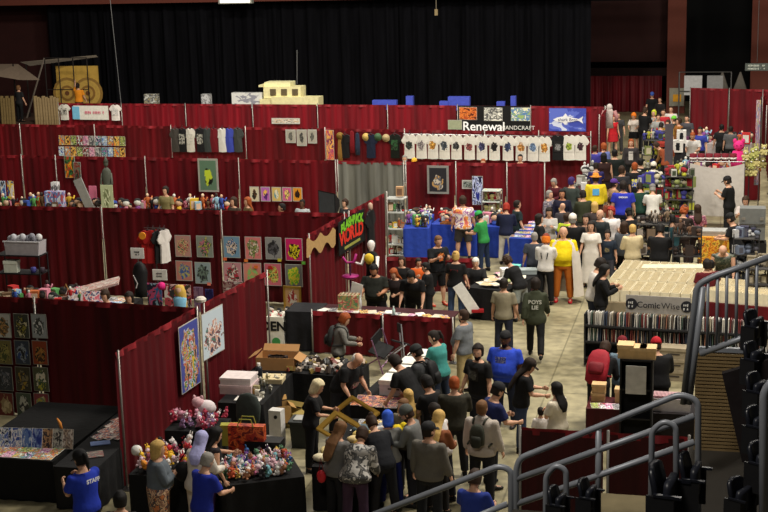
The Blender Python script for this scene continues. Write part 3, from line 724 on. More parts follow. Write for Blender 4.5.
def plush_proto(ears):
    t = thing('plush_toy', 'plush toy', 'plush toy', (0, 0, -50)); m = M((230, 180, 190), .95, 'cloth'); k = M((20, 20, 20), .3); m2 = M((245, 235, 230), .95, 'cloth')
    mb = MB(); mb.ball((0, 0, .10), (.085, .075, .10), 10, 7); mb.ball((-.085, -.03, .12), (.035, .035, .05)); mb.ball((.085, -.03, .12), (.035, .035, .05)); mb.ball((-.06, -.075, .035), (.04, .06, .036)); mb.ball((.06, -.075, .035), (.04, .06, .036)); mb.build('body', m, t, True)
    mb = MB(); mb.ball((0, -.005, .235), (.085, .075, .072), 10, 7); mb.build('head', m, t, True)
    for sd in (-1, 1):
        if ears == 0: MB().ball((sd * .06, 0, .30), (.03, .018, .03)).build('ear', m, t, True)
        elif ears == 1: MB().ball((sd * .035, 0, .34), (.02, .014, .065)).build('ear', m, t, True)
        else: MB().rings([(.27, .032, .02, 0, sd * .05), (.33, .004, .004, 0, sd * .065)], 6).build('ear', m, t, True)
        MB().ball((sd * .03, -.075, .25), .010, 6, 4).build('eye', k, t, True)
    MB().ball((0, -.078, .22), (.03, .018, .022), 8, 5).build('muzzle', m2, t, True); return t
PLUSH = [plush_proto(k) for k in range(3)]
def put_plush(P, s, label, group, cols, rot=None):
    r = dup(PLUSH[rn.randrange(3)], P, 0, label, group, s); r.rotation_euler = rot or (rn.uniform(-.5, .3), rn.uniform(-.5, .5), rn.uniform(-3, 3)); c0 = rn.choice(cols)
    for c in r_children(r):
        if c.name.split('.')[0] in ('body', 'head', 'ear'): recolor(c, M(c0, .95, 'cloth'))
    return r
def comic_mesh(w=.17, h=.26, t=.006):
    mb = MB(); mb.box((0, 0, 0), (w, t, h)); mb.cur = 1; y = -t / 2 - .001; mb.quad((-w / 2 + .004, y, -h / 2 + .004), (w / 2 - .004, y, -h / 2 + .004), (w / 2 - .004, y, h / 2 - .004), (-w / 2 + .004, y, h / 2 - .004)); return mb
def comic(P, rz, mat, label, group, tilt=0.0, w=.17, h=.26, name='comic', cat='comic'):
    key = ('comic', w, h)
    if key not in _pm: _pm[key] = comic_mesh(w, h).mesh('comic')
    me = _pm[key]
    if not me.materials: me.materials.append(M(W)); me.materials.append(None)
    o = bpy.data.objects.new(name, me); C.objects.link(o); o.location = P; o.rotation_euler = (tilt, 0, rz); recolor(o, mat, 1); return tag(o, label, cat, group)
ARTS = [art(PAL[i % 8], i, 2.5 + i % 3, rough=.4) for i in range(24)]
def figart(i, bg, cols, blob=(.5, .48, .27, .36), sc=3.5): return art(cols, i, sc, bg=bg, blob=blob)
# ---------------------------------------------------------------- furthest row: what hangs on it and stands behind it
def bx_thing(name, label, cat, px0, py0, px1, py1, Y, dp, mats, extra=None, group=None):
    a = aty(px0, py0, Y); b = aty(px1, py1, Y); t = thing(name, label, cat, ((a.x + b.x) / 2, Y + dp / 2, b.z), 0, group)
    w_, h_ = b.x - a.x, a.z - b.z; MB().box((0, 0, h_ / 2), (w_, dp, h_)).build('panel', mats, t); return t, w_, h_
R104p = R104
# banner and shirts on the far left panel
poster(R104, 73, 105.5, 109, 120, M(W), 'white wide banner with pale blue end and small pink lettering on the furthest red row', 'banner', 'banner', b=.01)
p, rz = onwall(R104, 76, 112.8, .12); MB_ = MB().box((0, 0, 0), (.36, .01, .58)); one('banner_end', MB_, M((120, 190, 226)), 'pale blue strip at the left end of the white banner', 'banner', p, rz)
p, rz = onwall(R104, 95, 112.5, .13); t = thing('banner_lettering', 'small pink lettering across the middle of the white banner', 'lettering', p, rz); scrawl(12, .13, M((210, 90, 120)), t, (0, 0, 0), (0, 0, 0))
p, rz = onwall(R104, 64.5, 112, .12); tshirt(p, rz, (214, 210, 200), 'off-white t-shirt with dark lettering left of the white banner', art([(40, 40, 40), (214, 210, 200)], 2, 8))
p, rz = onwall(R104, 115.5, 112.5, .12); tshirt(p, rz, (236, 228, 222), 'white t-shirt with red sleeves right of the white banner', art([(180, 180, 180), (236, 228, 222)], 4, 8))
poster(R104, 271.5, 118, 300, 124, art([(60, 60, 60), (226, 222, 210), (200, 160, 120)], 6, 9), 'long white paper banner with dark lettering low on the furthest row', 'banner', 'paper_banner', b=.04)
# booth sign
poster(R104, 458, 105.5, 530, 131, M((12, 12, 13)), 'black booth sign with three pictures and white serif lettering', 'sign', 'booth_sign', border=(12, 12, 13), b=.01)
pc, rz = onwall(R104, 498, 127, .13)
t = thing('sign_lettering', 'white booth name lettering on the black sign', 'lettering', pc, rz)
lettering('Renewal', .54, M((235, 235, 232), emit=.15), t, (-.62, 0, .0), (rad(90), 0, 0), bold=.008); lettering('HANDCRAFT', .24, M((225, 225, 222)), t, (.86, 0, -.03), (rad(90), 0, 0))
poster(R104, 459, 107, 477, 120, art([(170, 70, 30), (220, 120, 50), (90, 30, 20)], 1, 4), 'orange rust toned picture at the left of the black booth sign', 'picture', 'sign_picture', b=.01, off=.12)
poster(R104, 484, 107.5, 502.5, 121, art([(190, 190, 180), (90, 90, 90), (230, 230, 220)], 2, 4), 'grey white picture in the middle of the black booth sign', 'picture', 'sign_picture', b=.01, off=.12)
poster(R104, 511, 107.5, 530, 121, art([(150, 180, 110), (90, 130, 180), (230, 230, 190)], 3, 4), 'pale green and blue picture at the right of the black booth sign', 'picture', 'sign_picture', b=.01, off=.12)
poster(R104, 448, 120, 462, 129.5, M((150, 156, 128)), 'grey green card panel at the lower left of the black booth sign', 'sign', 'green_card', b=.01, off=.14)
t = poster(R104, 549, 108, 586, 131.5, art([(60, 76, 176), (92, 110, 204), (210, 218, 240)], 5, 2.2), 'blue and white banner with a white shark shape on it', 'banner', 'shark_banner', border=(60, 76, 176), b=.02, off=.12)
if t:
    o = [(-.62, .0), (-.45, .12), (-.2, .17), (-.08, .34), (.02, .18), (.3, .10), (.5, .05), (.7, .2), (.64, 0), (.7, -.2), (.5, -.04), (.2, -.1), (0, -.14), (-.1, -.28), (-.2, -.14), (-.45, -.1)]
    mb = MB(); mb.add([(x * .95, -.03, z * .8) for x, z in o], [tuple(range(len(o)))]); mb.build('shark_shape', M((238, 240, 244)), t)
    lettering('shark Bros', .19, M((40, 50, 110)), t, (.02, -.04, .0), (rad(90), 0, 0))
# goods standing tall behind the furthest row
def behind(name, label, cat, x0, y0, x1, y1, col, off=1.6, dp=.3, mat=None, group=None):
    Y = 59 + off; a = aty(x0, y0, Y); b = aty(x1, y1, Y); w_ = b.x - a.x; h_ = a.z - 0
    t = thing(name, label, cat, ((a.x + b.x) / 2, Y, 0), 0, group)
    MB().box((0, 0, (a.z + b.z) / 2 - .1), (w_, dp, a.z - b.z + .2)).build('panel', mat or M(col), t)
    for s_ in (-1, 1): MB().tube([(s_ * w_ * .42, 0, 0), (s_ * w_ * .42, 0, b.z)], .03, 6).build('leg', steel, t)
    return t
behind('display_case', 'small white framed display with grey picture standing above the far row', 'display', 145, 94, 158.5, 103, (200, 200, 196), mat=art([(200, 200, 190), (90, 90, 90), (160, 150, 120)], 3, 5))
behind('display_case', 'grey picture display above the far row, right of the smaller white one', 'display', 202, 94, 211, 103, (150, 150, 150), mat=art([(120, 120, 120), (200, 200, 200)], 5, 5))
behind('display_board', 'white board with a grey photo standing left of the cream house model', 'display', 232.5, 92.5, 263, 103.5, W, mat=art([(226, 226, 220), (226, 226, 220), (150, 150, 160)], 6, 3))
Y = 60.6; a = aty(262, 103, Y)
t = thing('model_building', 'cream model building with flat roofs rising behind the furthest drape row', 'model', (aty(292, 100, Y).x, Y, 0)); cre = M((236, 224, 170), .8); cx = t.location.x
def mbx(x0, y0, x1, y1, dy=0, dp=.8):
    p0 = aty(x0, y0, Y + dy); p1 = aty(x1, y1, Y + dy); return MB().box(((p0.x + p1.x) / 2 - cx, dy, (p0.z + p1.z) / 2), (p1.x - p0.x, dp, p0.z - p1.z))
mbx(274, 96.5, 321, 105).build('lower_hall', cre, t); mbx(266, 86, 303.5, 97.5, .3).build('middle_block', cre, t); mbx(267, 81.5, 293, 87, .5).build('roof_block', M((240, 230, 180)), t)
for i, x in enumerate((270, 281, 292)): mbx(x, 89, x + 6, 95.5, -.12, .03).build('window', M((96, 84, 60)), t)
mbx(262, 84, 266, 86, .3, 1).build('roof_edge', cre, t); mbx(262, 98.5, 276, 104, .1, .7).build('plinth', cre, t)
for i, x in enumerate((265, 318)): MB().tube([(aty(x, 100, Y).x - cx, 0, 0), (aty(x, 100, Y).x - cx, 0, 2.4)], .05, 6).build('leg', steel, t)
for i, (x0, y0, x1, y1, lb) in enumerate([(373, 100, 397, 105, 'low blue display crate above the far row, furthest left of the blue ones'), (406.5, 96, 413.5, 105, 'upright blue display board, narrow and turned, above the far row'), (440, 101, 449, 105, 'short blue display crate adjoining the tall blue board'),
                                       (448.5, 96.5, 470, 105.5, 'tall wide blue display board above the far row'), (497, 101.5, 505, 106, 'low slanted blue board left of the narrow upright one'), (511, 96, 516, 106, 'narrow upright blue board nearest the booth sign with serif lettering')]):
    behind('blue_board', lb, 'display', x0, y0, x1, y1, (70, 84, 190), off=1.4)
# ---------------------------------------------------------------- second row of drapes: hung goods
cl = 0
for j in range(2):
    for i in range(11):
        x0 = 58.5 + i * 6.1; y0 = 135 + j * 11 + i * .1; a_, rz = onwall(R126, x0 + 3, y0 + 5.2, .1)
        comic(a_, rz, ARTS[(i * 5 + j * 3) % 24], 'small bagged comic in the two-row display on the red drape above the toy tables', 'comics pinned in two rows on the red drape', w=.24, h=.38)
for i, (x, c, lb, pr) in enumerate([(175.5, (70, 66, 62), 'dark grey shirt on the hanger nearest the left of the shirt line', 0), (182.5, (24, 24, 26), 'black t-shirt with pale print, left of the white shirt', 1), (190.5, (226, 222, 212), 'white t-shirt with small print hung between black shirts', 1), (200.5, (28, 28, 32), 'black t-shirt with a pale round print, right of the white shirt', 1), (207.5, (60, 66, 66), 'slate grey t-shirt hung beside the dark red one', 0),
        (214, (110, 20, 30), 'dark red t-shirt hung left of a narrow white shirt', 0), (222.5, (230, 228, 222), 'narrow plain white shirt hung left of the blue shirt', 0), (229.5, (64, 78, 180), 'bright blue t-shirt on the red drape shirt line', 0), (238, (66, 70, 68), 'dark grey t-shirt at the right end of the shirt line', 0)]):
    p, rz = onwall(R126, x, 140, .12); tshirt(p, rz, c, lb, art([(200, 200, 190), c], i, 7) if pr else None, s=1.28, narrow=.64)
for x0, x1, y1, lb in ((285.5, 296, 143, 'grey framed print, left one of three on the red drape'), (296.5, 307, 146, 'grey framed print hanging lowest, middle one of three'), (307.5, 317, 143.5, 'pale framed print, right one of three on the red drape')):
    poster(R126, x0, 129.5, x1, y1, figart(int(x0), (180, 176, 164), [(60, 60, 60), (110, 110, 104)]), lb, 'print', 'framed_print', frame=True, b=.05)
poster(R126, 325.5, 130, 334.5, 160, art([(230, 120, 60), (180, 60, 120), (250, 190, 90), (120, 40, 90)], 8, 4), 'tall orange and purple cloth banner at the left of the hat display', 'banner', 'cloth_banner', b=.01)
for i, (x, y, c, nm, lb) in enumerate([(340, 136, (120, 90, 30), 'h', 'gold brown cap'), (340, 148, (150, 110, 50), 's', 'x'), (352, 140, (120, 20, 30), 's', ''), (357.5, 142, (40, 50, 70), 's', ''), (366, 137, (190, 160, 90), 'h', ''), (378, 137, (60, 90, 60), 'h', ''), (386, 138, (170, 150, 110), 'h', '')]):
    p, rz = onwall(R126, x, y, .14)
    if nm == 'h':
        lbl = ['gold brown round cap hung high beside the orange banner', '', '', '', 'straw coloured round hat hung on the red drape', 'green round cap hung next to the straw hat', 'tan round cap hung at the right of the hats'][i]
        one('hanging_hat', MB().rings([(0, .15, .15), (.01, .15, .15), (.02, .1, .1), (.08, .085, .085), (.1, .04, .04)], 14), M(c), lbl, 'hat', p, 0, rot=(rad(90), 0, rz), smooth=True)
    else:
        lbl = ['', 'tan scarf hung beneath the gold brown cap', 'dark red scarf hung in the middle of the hat display', 'navy scarf hung right of the dark red one'][i]
        one('scarf', MB().rings([(-.5, .09, .015), (-.2, .1, .02), (.3, .07, .02), (.35, .02, .01)], 10), M(c, .9, 'cloth'), lbl, 'scarf', p, rz, smooth=True)
for i, (x, lb) in enumerate([(345, 'long black hoodie hung left of the dark red scarf'), (371, 'long blue black costume hung beneath the straw hat'), (395, 'black costume shirt with green patch hung left of the white tees')]):
    p, rz = onwall(R126, x, 146, .12); tshirt(p, rz, [(22, 20, 22), (26, 34, 56), (24, 30, 24)][i], lb, art([(50, 100, 60), (24, 30, 24)], 3, 5) if i == 2 else None, s=1.25, narrow=.7)
prs = [('large dark skull-like print', (40, 50, 44)), ('small grey script print', (150, 140, 140)), ('orange and brown sun print', (220, 150, 50)), ('narrow dark figure print', (60, 70, 80)), ('small black figure print', (40, 40, 44)), ('blue and red round print', (150, 70, 70)),
       ('navy curved animal print', (50, 50, 90)), ('black square print filling the chest', (20, 20, 24)), ('dark blue small print', (40, 56, 100)), ('yellow and red oval print', (210, 140, 60)), ('light blue tall print', (110, 140, 180)), ('orange flower print', (226, 150, 60))]
for i, (lb, c) in enumerate(prs):
    x = [409.5, 421.5, 433, 444.5, 456.5, 469.5, 482, 494.5, 508, 521, 533, 544.5][i]; py = 146 + i * .25
    p = aty(x, py, R126[-1].y - .45 + (R126[0].y - R126[-1].y) * 0); rz = -.03
    tshirt(p, rz, (232, 228, 218), 'white t-shirt with ' + lb + ' in the long line of white tees', art([c, tuple(v * .5 for v in c), tuple(min(255, v + 50) for v in c)] if i != 7 else [c, c], i, 6, bg=(232, 228, 218), blob=(.5, .5, .42, .42)), s=1.24, narrow=.78)
rp0 = aty(403, 134, R126[-1].y - .4); rp1 = aty(592, 137, R126[-1].y - .4)
one('garment_rail', MB().tube([rp0, rp1], .02, 6), steel, 'long metal rail carrying the line of white tees', 'rail', (0, 0, 0))
for i, (x, lb, c, tc) in enumerate([(558, 'black t-shirt hung under the shark banner', (26, 26, 28), (150, 150, 150)), (569, 'white t-shirt with green and yellow print under the shark banner', (232, 228, 218), (170, 190, 70)), (580.5, 'white t-shirt with a dark smiling print, furthest right', (232, 228, 218), (70, 40, 50))]):
    p = aty(x, 147.5, R126[-1].y - .45); tshirt(p, 0, c, lb, art([tc, tuple(v * .6 for v in tc)], i + 5, 6, bg=c, blob=(.5, .5, .36, .36)), s=1.24, narrow=.8)
# ---------------------------------------------------------------- third row booths (tables mostly hidden by the maroon row in front)
TB = []
for i, (x0, x1, lb) in enumerate([(-10, 62, 'long cream covered table at the far left of the toy row'), (66, 135, 'long cream covered table with a tall grey statue behind the maroon drapes'), (138, 232, 'long cream covered table of action figures behind the maroon drapes')]):
    a = at(x0, 209, .9); b = at(x1, 209, .9); TB.append(draped_table((a.x, a.y - .5), (b.x, b.y - .5), .8, lb, (120, 60, 60), h=.9))
for k, t_ in enumerate(TB):
    for i in range(20):
        P = tpt(t_, (i + .5) / 20, rn.uniform(.3, .7)); put_fig(P, rn.uniform(1.3, 2.5), ['small toy standing on the far left cream table', 'small toy on the cream table before the grey statue', 'small action figure on the cream table below the green framed poster'][k], ['toys on the far left cream table', 'toys by the grey statue', 'action figures under the green poster'][k])
def stand(px, py_top, py_bot, Y, fn, name, label, cat, rz=0):
    py_bot = min(py_bot + 4, 214)
    """place a thing whose foot sits on the table seen at py_bot"""
    P = aty(px, py_bot, Y); q = aty(px, py_top, Y); t = thing(name, label, cat, (P.x, Y, P.z), rz); fn(t, q.z - P.z); return t
YT = TB[1].location.y
def statue(t, h):
    g = M((84, 88, 78), .7); MB().rings([(0, .2 * h / 1.3, .2 * h / 1.3), (.06, .2, .2)], 10).build('pedestal', M((60, 60, 56)), t)
    MB().rings([(.06, .17, .14), (.3 * h, .16, .13), (.5 * h, .13, .11), (.62 * h, .17, .12), (.74 * h, .15, .1), (.8 * h, .06, .06)], 12).build('robe', g, t, True)
    MB().ball((0, 0, .88 * h), (.08, .09, .12)).build('head', g, t, True); MB().rings([(.9 * h, .09, .1), (h, .02, .02)], 10).build('hood', g, t, True)
    for s_ in (-1, 1): MB().tube([(s_ * .15, 0, .7 * h), (s_ * .2, -.05, .5 * h), (s_ * .08, -.12, .45 * h)], .04, 6).build('arm', g, t, True)
stand(109, 157, 206, YT, statue, 'statue', 'tall dark grey robed statue on the toy table', 'statue')
def slab(c, w_, dp=.04, mat=None, lean=0.0):
    def fn(t, h): MB().box((0, 0, h / 2), (w_, dp, h), ry=lean).build('panel', mat or M(c), t); MB().box((0, .1, h * .3), (.03, .2, .02)).build('strut', steel, t)
    return fn
stand(85, 178, 206, YT - .3, slab((150, 150, 146), .3, .05, lean=-.38), 'grey_plank', 'grey flat board leaning on the toy table left of the statue', 'board')
stand(94, 186, 204, YT, slab((220, 120, 150), .26), 'pink_box', 'pink toy box standing just left of the statue', 'box')
stand(108, 185, 206, YT - .35, slab(W, .42, mat=figart(3, (190, 200, 160), [(230, 235, 200), (120, 130, 90)])), 'poster_board', 'pale green picture board in front of the grey statue', 'picture')
stand(57, 182, 205, YT, slab(W, .22, .2, mat=art([(230, 230, 230), (90, 90, 90)], 2, 3)), 'display_box', 'white framed box topmost on the pile left of the grey plank', 'box')
for i, (x, w_, lb) in enumerate([(51, .3, 'white and blue toy box at the left of the pile'), (61, .3, 'white and blue toy box at the right of the pile')]):
    stand(x, 191, 206, YT - .2, slab(W, w_, .2, mat=art([(220, 226, 240), (90, 130, 200), (200, 90, 90)], i, 3)), 'toy_box', lb, 'box')
for i, (x0, x1, y0, lb) in enumerate([(0, 7, 181, 'blue and white picture board at the far left, behind the maroon row'), (7, 15, 181, 'yellow and blue picture board second from the left edge')]):
    P = aty(x0, y0, YT); Q_ = aty(x1, 206, YT); t = thing('picture_board', lb, 'picture', ((P.x + Q_.x) / 2, YT, Q_.z)); MB().box((0, 0, (P.z - Q_.z) / 2), (Q_.x - P.x, .03, P.z - Q_.z)).build('print', art(PAL[3] if i == 0 else [(60, 80, 150), (240, 210, 60), (240, 240, 240)], i, 3, coord='Generated'), t); MB().box((0, .08, .05), (.3, .15, .03)).build('foot', steel, t)
poster(R156, 64, 156, 76, 178, art([(240, 180, 40), (200, 60, 40), (60, 120, 60), (30, 60, 40)], 1, 3), 'yellow red and green hanging print left of the grey plank', b=.01)
poster(R156, 73, 162, 82, 186, art([(40, 60, 44), (110, 130, 110), (160, 50, 40), (20, 30, 24)], 4, 4), 'dark green figure print overlapping the yellow one', b=.01, off=.14)
t = poster(R156, 197.5, 158.5, 219, 192, figart(9, (96, 128, 104), [(20, 30, 24), (200, 220, 60)], (.5, .45, .22, .34)), 'green framed poster with a dark cross-like figure over a lit circle', frame=True, border=(170, 170, 160), b=.06, off=.2)
for i, (x0, bg, c, lb) in enumerate([(249.5, (220, 210, 180), [(30, 30, 30), (90, 60, 40)], 'cream print with a black figure, first in the row of five small prints'), (260.5, (190, 110, 190), [(250, 200, 90), (90, 40, 120)], 'violet print with a yellow figure in the row of five'), (271.5, (220, 190, 110), [(110, 160, 170), (240, 230, 200)], 'sand coloured print in the middle of the row of five'), (282, (210, 100, 150), [(30, 20, 60), (250, 220, 120)], 'pink print with a dark figure in the row of five'), (292.5, (226, 150, 40), [(20, 16, 12), (60, 30, 20)], 'orange print with a black tree-like figure ending the row of five')]):
    poster(R156, x0, 186.5 + i * .2, x0 + 10, 201.5, figart(i, bg, c), lb, b=.02, off=.25)
def softbox(t, h):
    MB().tube([(0, 0, -1.0), (0, 0, h * .5)], .02, 6).build('pole', steel, t)
    mb = MB(); mb.loft([[Vector((x * .45, -.25, z * .38 + h * .45)) for x, z in ((-1, -1), (1, -1), (1, 1), (-1, 1))], [Vector((x * .1, .15, z * .1 + h * .45)) for x, z in ((-1, -1), (1, -1), (1, 1), (-1, 1))]]); mb.build('black_hood', M((18, 18, 20)), t)
    MB().quad((-.42, -.255, h * .45 - .35), (.42, -.255, h * .45 - .35), (.42, -.255, h * .45 + .35), (-.42, -.255, h * .45 + .35)).build('diffuser', M((70, 74, 80)), t)
stand(334, 190, 213, YT - 1.5, softbox, 'studio_softbox', 'black studio softbox lamp angled in front of the grey drape', 'lamp', rad(-40))
# small merchandise pieces seen over the other rows
t = poster(R156b, 427, 165.5, 449, 194, figart(5, (40, 40, 44), [(190, 150, 90), (90, 90, 96), (200, 190, 170)], (.5, .4, .3, .3)), 'black band poster in a grey frame on the red drape right of the grey curtain', frame=True, border=(140, 138, 132), b=.07, off=.2)
poster(R156b, 462, 180, 477, 189, art([(60, 70, 64), (150, 160, 150), (40, 44, 40)], 2, 4), 'small landscape picture on the red drape behind the blue tables', b=.04, off=.2)
# ---------------------------------------------------------------- stage corner at the far left
st = at(20, 123, 1.1)
one('stage', MB().box((0, 0, .55), (7.5, 4, 1.1)), M((70, 50, 40)), 'low dark stage with posts behind the far left drapes', 'stage', (aty(15, 110, 62).x, 65, 0))
Yn = 66.0
a = aty(56, 66, Yn); b = aty(100, 103, Yn)
t = thing('target_wall', 'yellow wooden throwing wall with dark ring targets behind a cage', 'target', ((a.x + b.x) / 2, Yn, 0)); wq, hq = b.x - a.x, a.z
MB().box((0, 0, hq / 2), (wq, .1, hq)).build('board', M((196, 158, 72), .8, var=.3, scale=3), t)
for k in range(2):
    cxx = (-.25 + .5 * k) * wq
    for r_, c in ((.8, (150, 116, 56)), (.66, (196, 160, 78)), (.4, (140, 104, 50)), (.28, (190, 152, 74)), (.12, (110, 70, 40))):
        o = MB().rings([(0, r_, r_), (.02, r_, r_)], 20).build('target_ring', M(c), t, False); o.location = (cxx, -.06 - (.8 - r_) * .08, hq * .62); o.rotation_euler = (rad(90), 0, 0)
t2 = thing('cage', 'dark metal cage frame standing around the yellow target wall', 'cage', ((a.x + b.x) / 2, Yn - 1.2, 0)); k_ = M((50, 46, 44), .5, metal=.5)
for u in (-.5, -.17, .17, .5): MB().tube([(u * wq, 0, 0), (u * wq, 0, hq + .5)], .03, 5).build('upright', k_, t2)
for z in (hq * .35, hq * .7, hq + .5): MB().tube([(-.5 * wq, 0, z), (.5 * wq, 0, z)], .025, 5).build('crossbar', k_, t2)
MB().tube([(-.5 * wq, 0, hq + .5), (-1.1 * wq, 0, hq * .2)], .04, 5).build('brace', M((120, 110, 100), .5), t2)
a = aty(-14, 62, 66); b = aty(45, 96, 66)
t = thing('canopy_tent', 'grey tan canopy sheet stretched over the far left stage', 'canopy', (aty(20, 80, 65).x, 65, 0))
def cp(px, py, Y): q = aty(px, py, Y); return (q.x - t.location.x, Y - 65, q.z)
MB().add([cp(-10, 64, 66), cp(18, 64, 66), cp(40, 80, 63), cp(20, 80, 63), cp(-10, 75, 63)], [(0, 1, 2, 3, 4)]).build('canopy_sheet', M((140, 122, 104), .9, 'cloth'), t)
MB().add([cp(20, 62, 66), cp(96, 55, 66), cp(98, 57, 66), cp(30, 66, 65)], [(0, 1, 2, 3)]).build('canopy_sheet', M((120, 110, 96), .9, 'cloth'), t)
for px in (13, 26): q = cp(px, 64, 65.4); MB().tube([(q[0], q[1], 0), q], .04, 6).build('pole', k_, t)
for i in range(9):
    x = 35 + i * 2.7; q = aty(x, 96 + (i % 3), 62.5); z0 = 1.1
    one('fence_post', MB().tube([(0, 0, 0), (.02 * (i % 2), 0, q.z * .5), (0, 0, q.z)], .10, 7), M((150, 128, 92), .9, 'wood', var=.3), 'rough pale wooden stake in the row by the yellow target wall', 'post', (q.x, 62.5, 0), group='wooden stakes by the target wall')
for i in range(5):
    x = 1 + i * 2.6; q = aty(x, 96 + (i % 2) * 2, 62.5)
    one('fence_post', MB().tube([(0, 0, 0), (.02, 0, q.z)], .10, 7), M((120, 100, 62), .9, 'wood', var=.3), 'rough brown wooden stake at the extreme left edge of the stage', 'post', (q.x, 62.5, 0), group='brown stakes at the far left')
# overhead fixtures
a = aty(437, 8, 69); t = thing('hanging_cable', 'thin cable with a small fitting hanging from the beam over the curtain', 'cable', (a.x, 68.8, a.z)); MB().tube([(0, 0, 1.2), (0, 0, -.1)], .02, 5).build('wire', M((140, 130, 110)), t); MB().box((0, 0, -.2), (.15, .1, .3)).build('fitting', M((170, 150, 110)), t)
a = aty(468, 4, 68.6); t = thing('beam_light', 'bright strip light mounted on the long beam above the curtain', 'lamp', (aty(236, 1, 68.6).x, 68.6, aty(236, 1, 68.6).z)); MB().box((0, 0, 0), (1.8, .3, .25)).build('housing', M((160, 160, 150)), t); MB().box((0, -.16, 0), (1.6, .04, .16)).build('tube', M((240, 236, 220), emit=1.5), t)
a = aty(104, 0, 60); b = aty(120, 104, 60)
for (x0, y0, x1, y1, lb) in ((108, -20, 121, 103, 'thin guy rope running down over the left of the stage curtain'), (297, 50, 297, 84, 'thin rope hanging over the model building')):
    p_, q_ = aty(x0, y0, 62), aty(x1, y1, 62); one('rope', MB().tube([p_, q_], .014, 4), M((120, 120, 120)), lb, 'rope', (0, 0, 0))
# doorway things at the far right
a = aty(689, 92, 76); t = thing('storage_cage', 'metal storage frame with pale boxes behind the far right drape', 'rack', (aty(705, 85, 74).x, 74, 0)); zt = aty(700, 72, 74).z
for u in (-1.3, 1.3): MB().tube([(u, 0, 0), (u, 0, zt)], .04, 6).build('upright', steel, t)
for z in (zt, zt * .6): MB().tube([(-1.3, 0, z), (1.3, 0, z)], .03, 6).build('crossbar', steel, t)
for i, (u, w_, c) in enumerate(((-.6, .9, (190, 190, 190)), (.5, .8, (150, 150, 150)))): MB().box((u, .2, zt * .72), (w_, .3, zt * .4)).build('backing_panel', M(c), t)
for i, x in enumerate((722, 740)):
    P = aty(x, 90, 76); z = aty(x, 72, 76).z; one('white_cone_cloth', MB().rings([(0, .5, .2), (z * .6, .35, .15), (z, .04, .03)], 10), M((110, 104, 96), .9, 'cloth'), ['pale draped cone behind the far right curtain, left of two', 'pale draped cone behind the far right curtain, right of two'][i], 'cloth', (P.x, 76, 0))
P = aty(757, 67, 60); t = thing('hanging_sign', 'grey two-line direction sign hanging at the top right', 'sign', (P.x, 60, P.z)); MB().box((0, 0, 0), (.95, .06, .3)).build('panel', M((70, 76, 72)), t)
MB().tube([(0, 0, .2), (0, 0, 3)], .015, 5).build('wire', steel, t); scrawl(12, .09, M((170, 175, 165)), t, (0, -.04, .06), (0, 0, 0), rows=2, seed=4)
# ---------------------------------------------------------------- print and clothing booth before the maroon row
P12 = [(174.5, 235, 191.5, 257, (200, 150, 140), [(180, 70, 80), (230, 200, 150), (90, 110, 80)], 'pink and tan print with red block, upper row, furthest left'), (196, 235.5, 213.5, 257.5, (140, 150, 140), [(200, 190, 90), (60, 90, 70), (200, 120, 140)], 'grey green print with busy multicolour figure, upper row'),
 (223, 236, 240.5, 258, (120, 160, 190), [(30, 30, 50), (240, 220, 200), (70, 110, 160)], 'light blue print with a dark round figure, upper row'), (244.5, 236.5, 262, 259.5, (226, 130, 130), [(150, 160, 90), (90, 100, 60), (240, 220, 200)], 'salmon print with olive figure and a white badge, upper row'),
 (265, 237, 282, 259.5, (150, 150, 150), [(40, 40, 44), (90, 90, 96)], 'plain grey print with a small dark figure, upper row'), (285, 238, 303, 261, (214, 30, 110), [(240, 220, 40), (20, 16, 20)], 'hot pink print with a yellow and black figure'),
 (175.5, 260.5, 193, 281, (200, 130, 120), [(70, 100, 170), (190, 180, 110)], 'salmon print with a blue shape, lower row'), (194.5, 262, 211.5, 284, (150, 170, 176), [(40, 44, 50), (110, 130, 120)], 'pale blue grey print with a dark figure, lower row'),
 (223, 262, 242.5, 288, (200, 140, 150), [(200, 40, 70), (50, 60, 50), (230, 210, 200)], 'pink grey print with a crimson figure, lower row'), (243, 262.5, 262, 287, (224, 140, 130), [(150, 200, 120), (220, 160, 110)], 'salmon print with a pale green figure partly behind the side drape'),
 (264, 263, 282, 286, (220, 110, 130), [(200, 60, 40), (220, 220, 110), (90, 120, 60)], 'pink red and yellow print, lower row'), (285, 264, 303, 287, (120, 120, 120), [(120, 200, 50), (230, 220, 60)], 'grey print with a bright green and yellow figure')]
for i, (x0, y0, x1, y1, bg, c, lb) in enumerate(P12):
    poster(R207, x0, y0, x1, y1, art(c, i, 7, bg=bg, blob=(.5, .48, .36, .40)), lb + ' of the print booth', cat='print', name='art_print', b=.015)
for x, y, c in ((225, 259, (240, 110, 60)), (246, 260.5, (240, 130, 60)), (279.5, 260, (220, 210, 60)), (303.5, 263, (120, 210, 80)), (256, 267, (240, 120, 50)), (270, 267.5, (200, 50, 40)), (209, 284, (240, 130, 110))):
    p, rz = onwall(R207, x, y, .13); one('price_sticker', MB().box((0, 0, 0), (.1, .006, .08)), M(c), {225: 'small orange sticker beneath the light blue print', 246: 'small orange sticker beneath the salmon print with olive figure', 279.5: 'small yellow sticker beneath the plain grey print', 303.5: 'small green sticker beneath the hot pink print', 256: 'orange tag at the top of the pale green figure print', 270: 'red tag at the top of the pink red and yellow print', 209: 'small pinkish sticker beneath the pale blue grey print'}[x], 'sticker', p, rz)
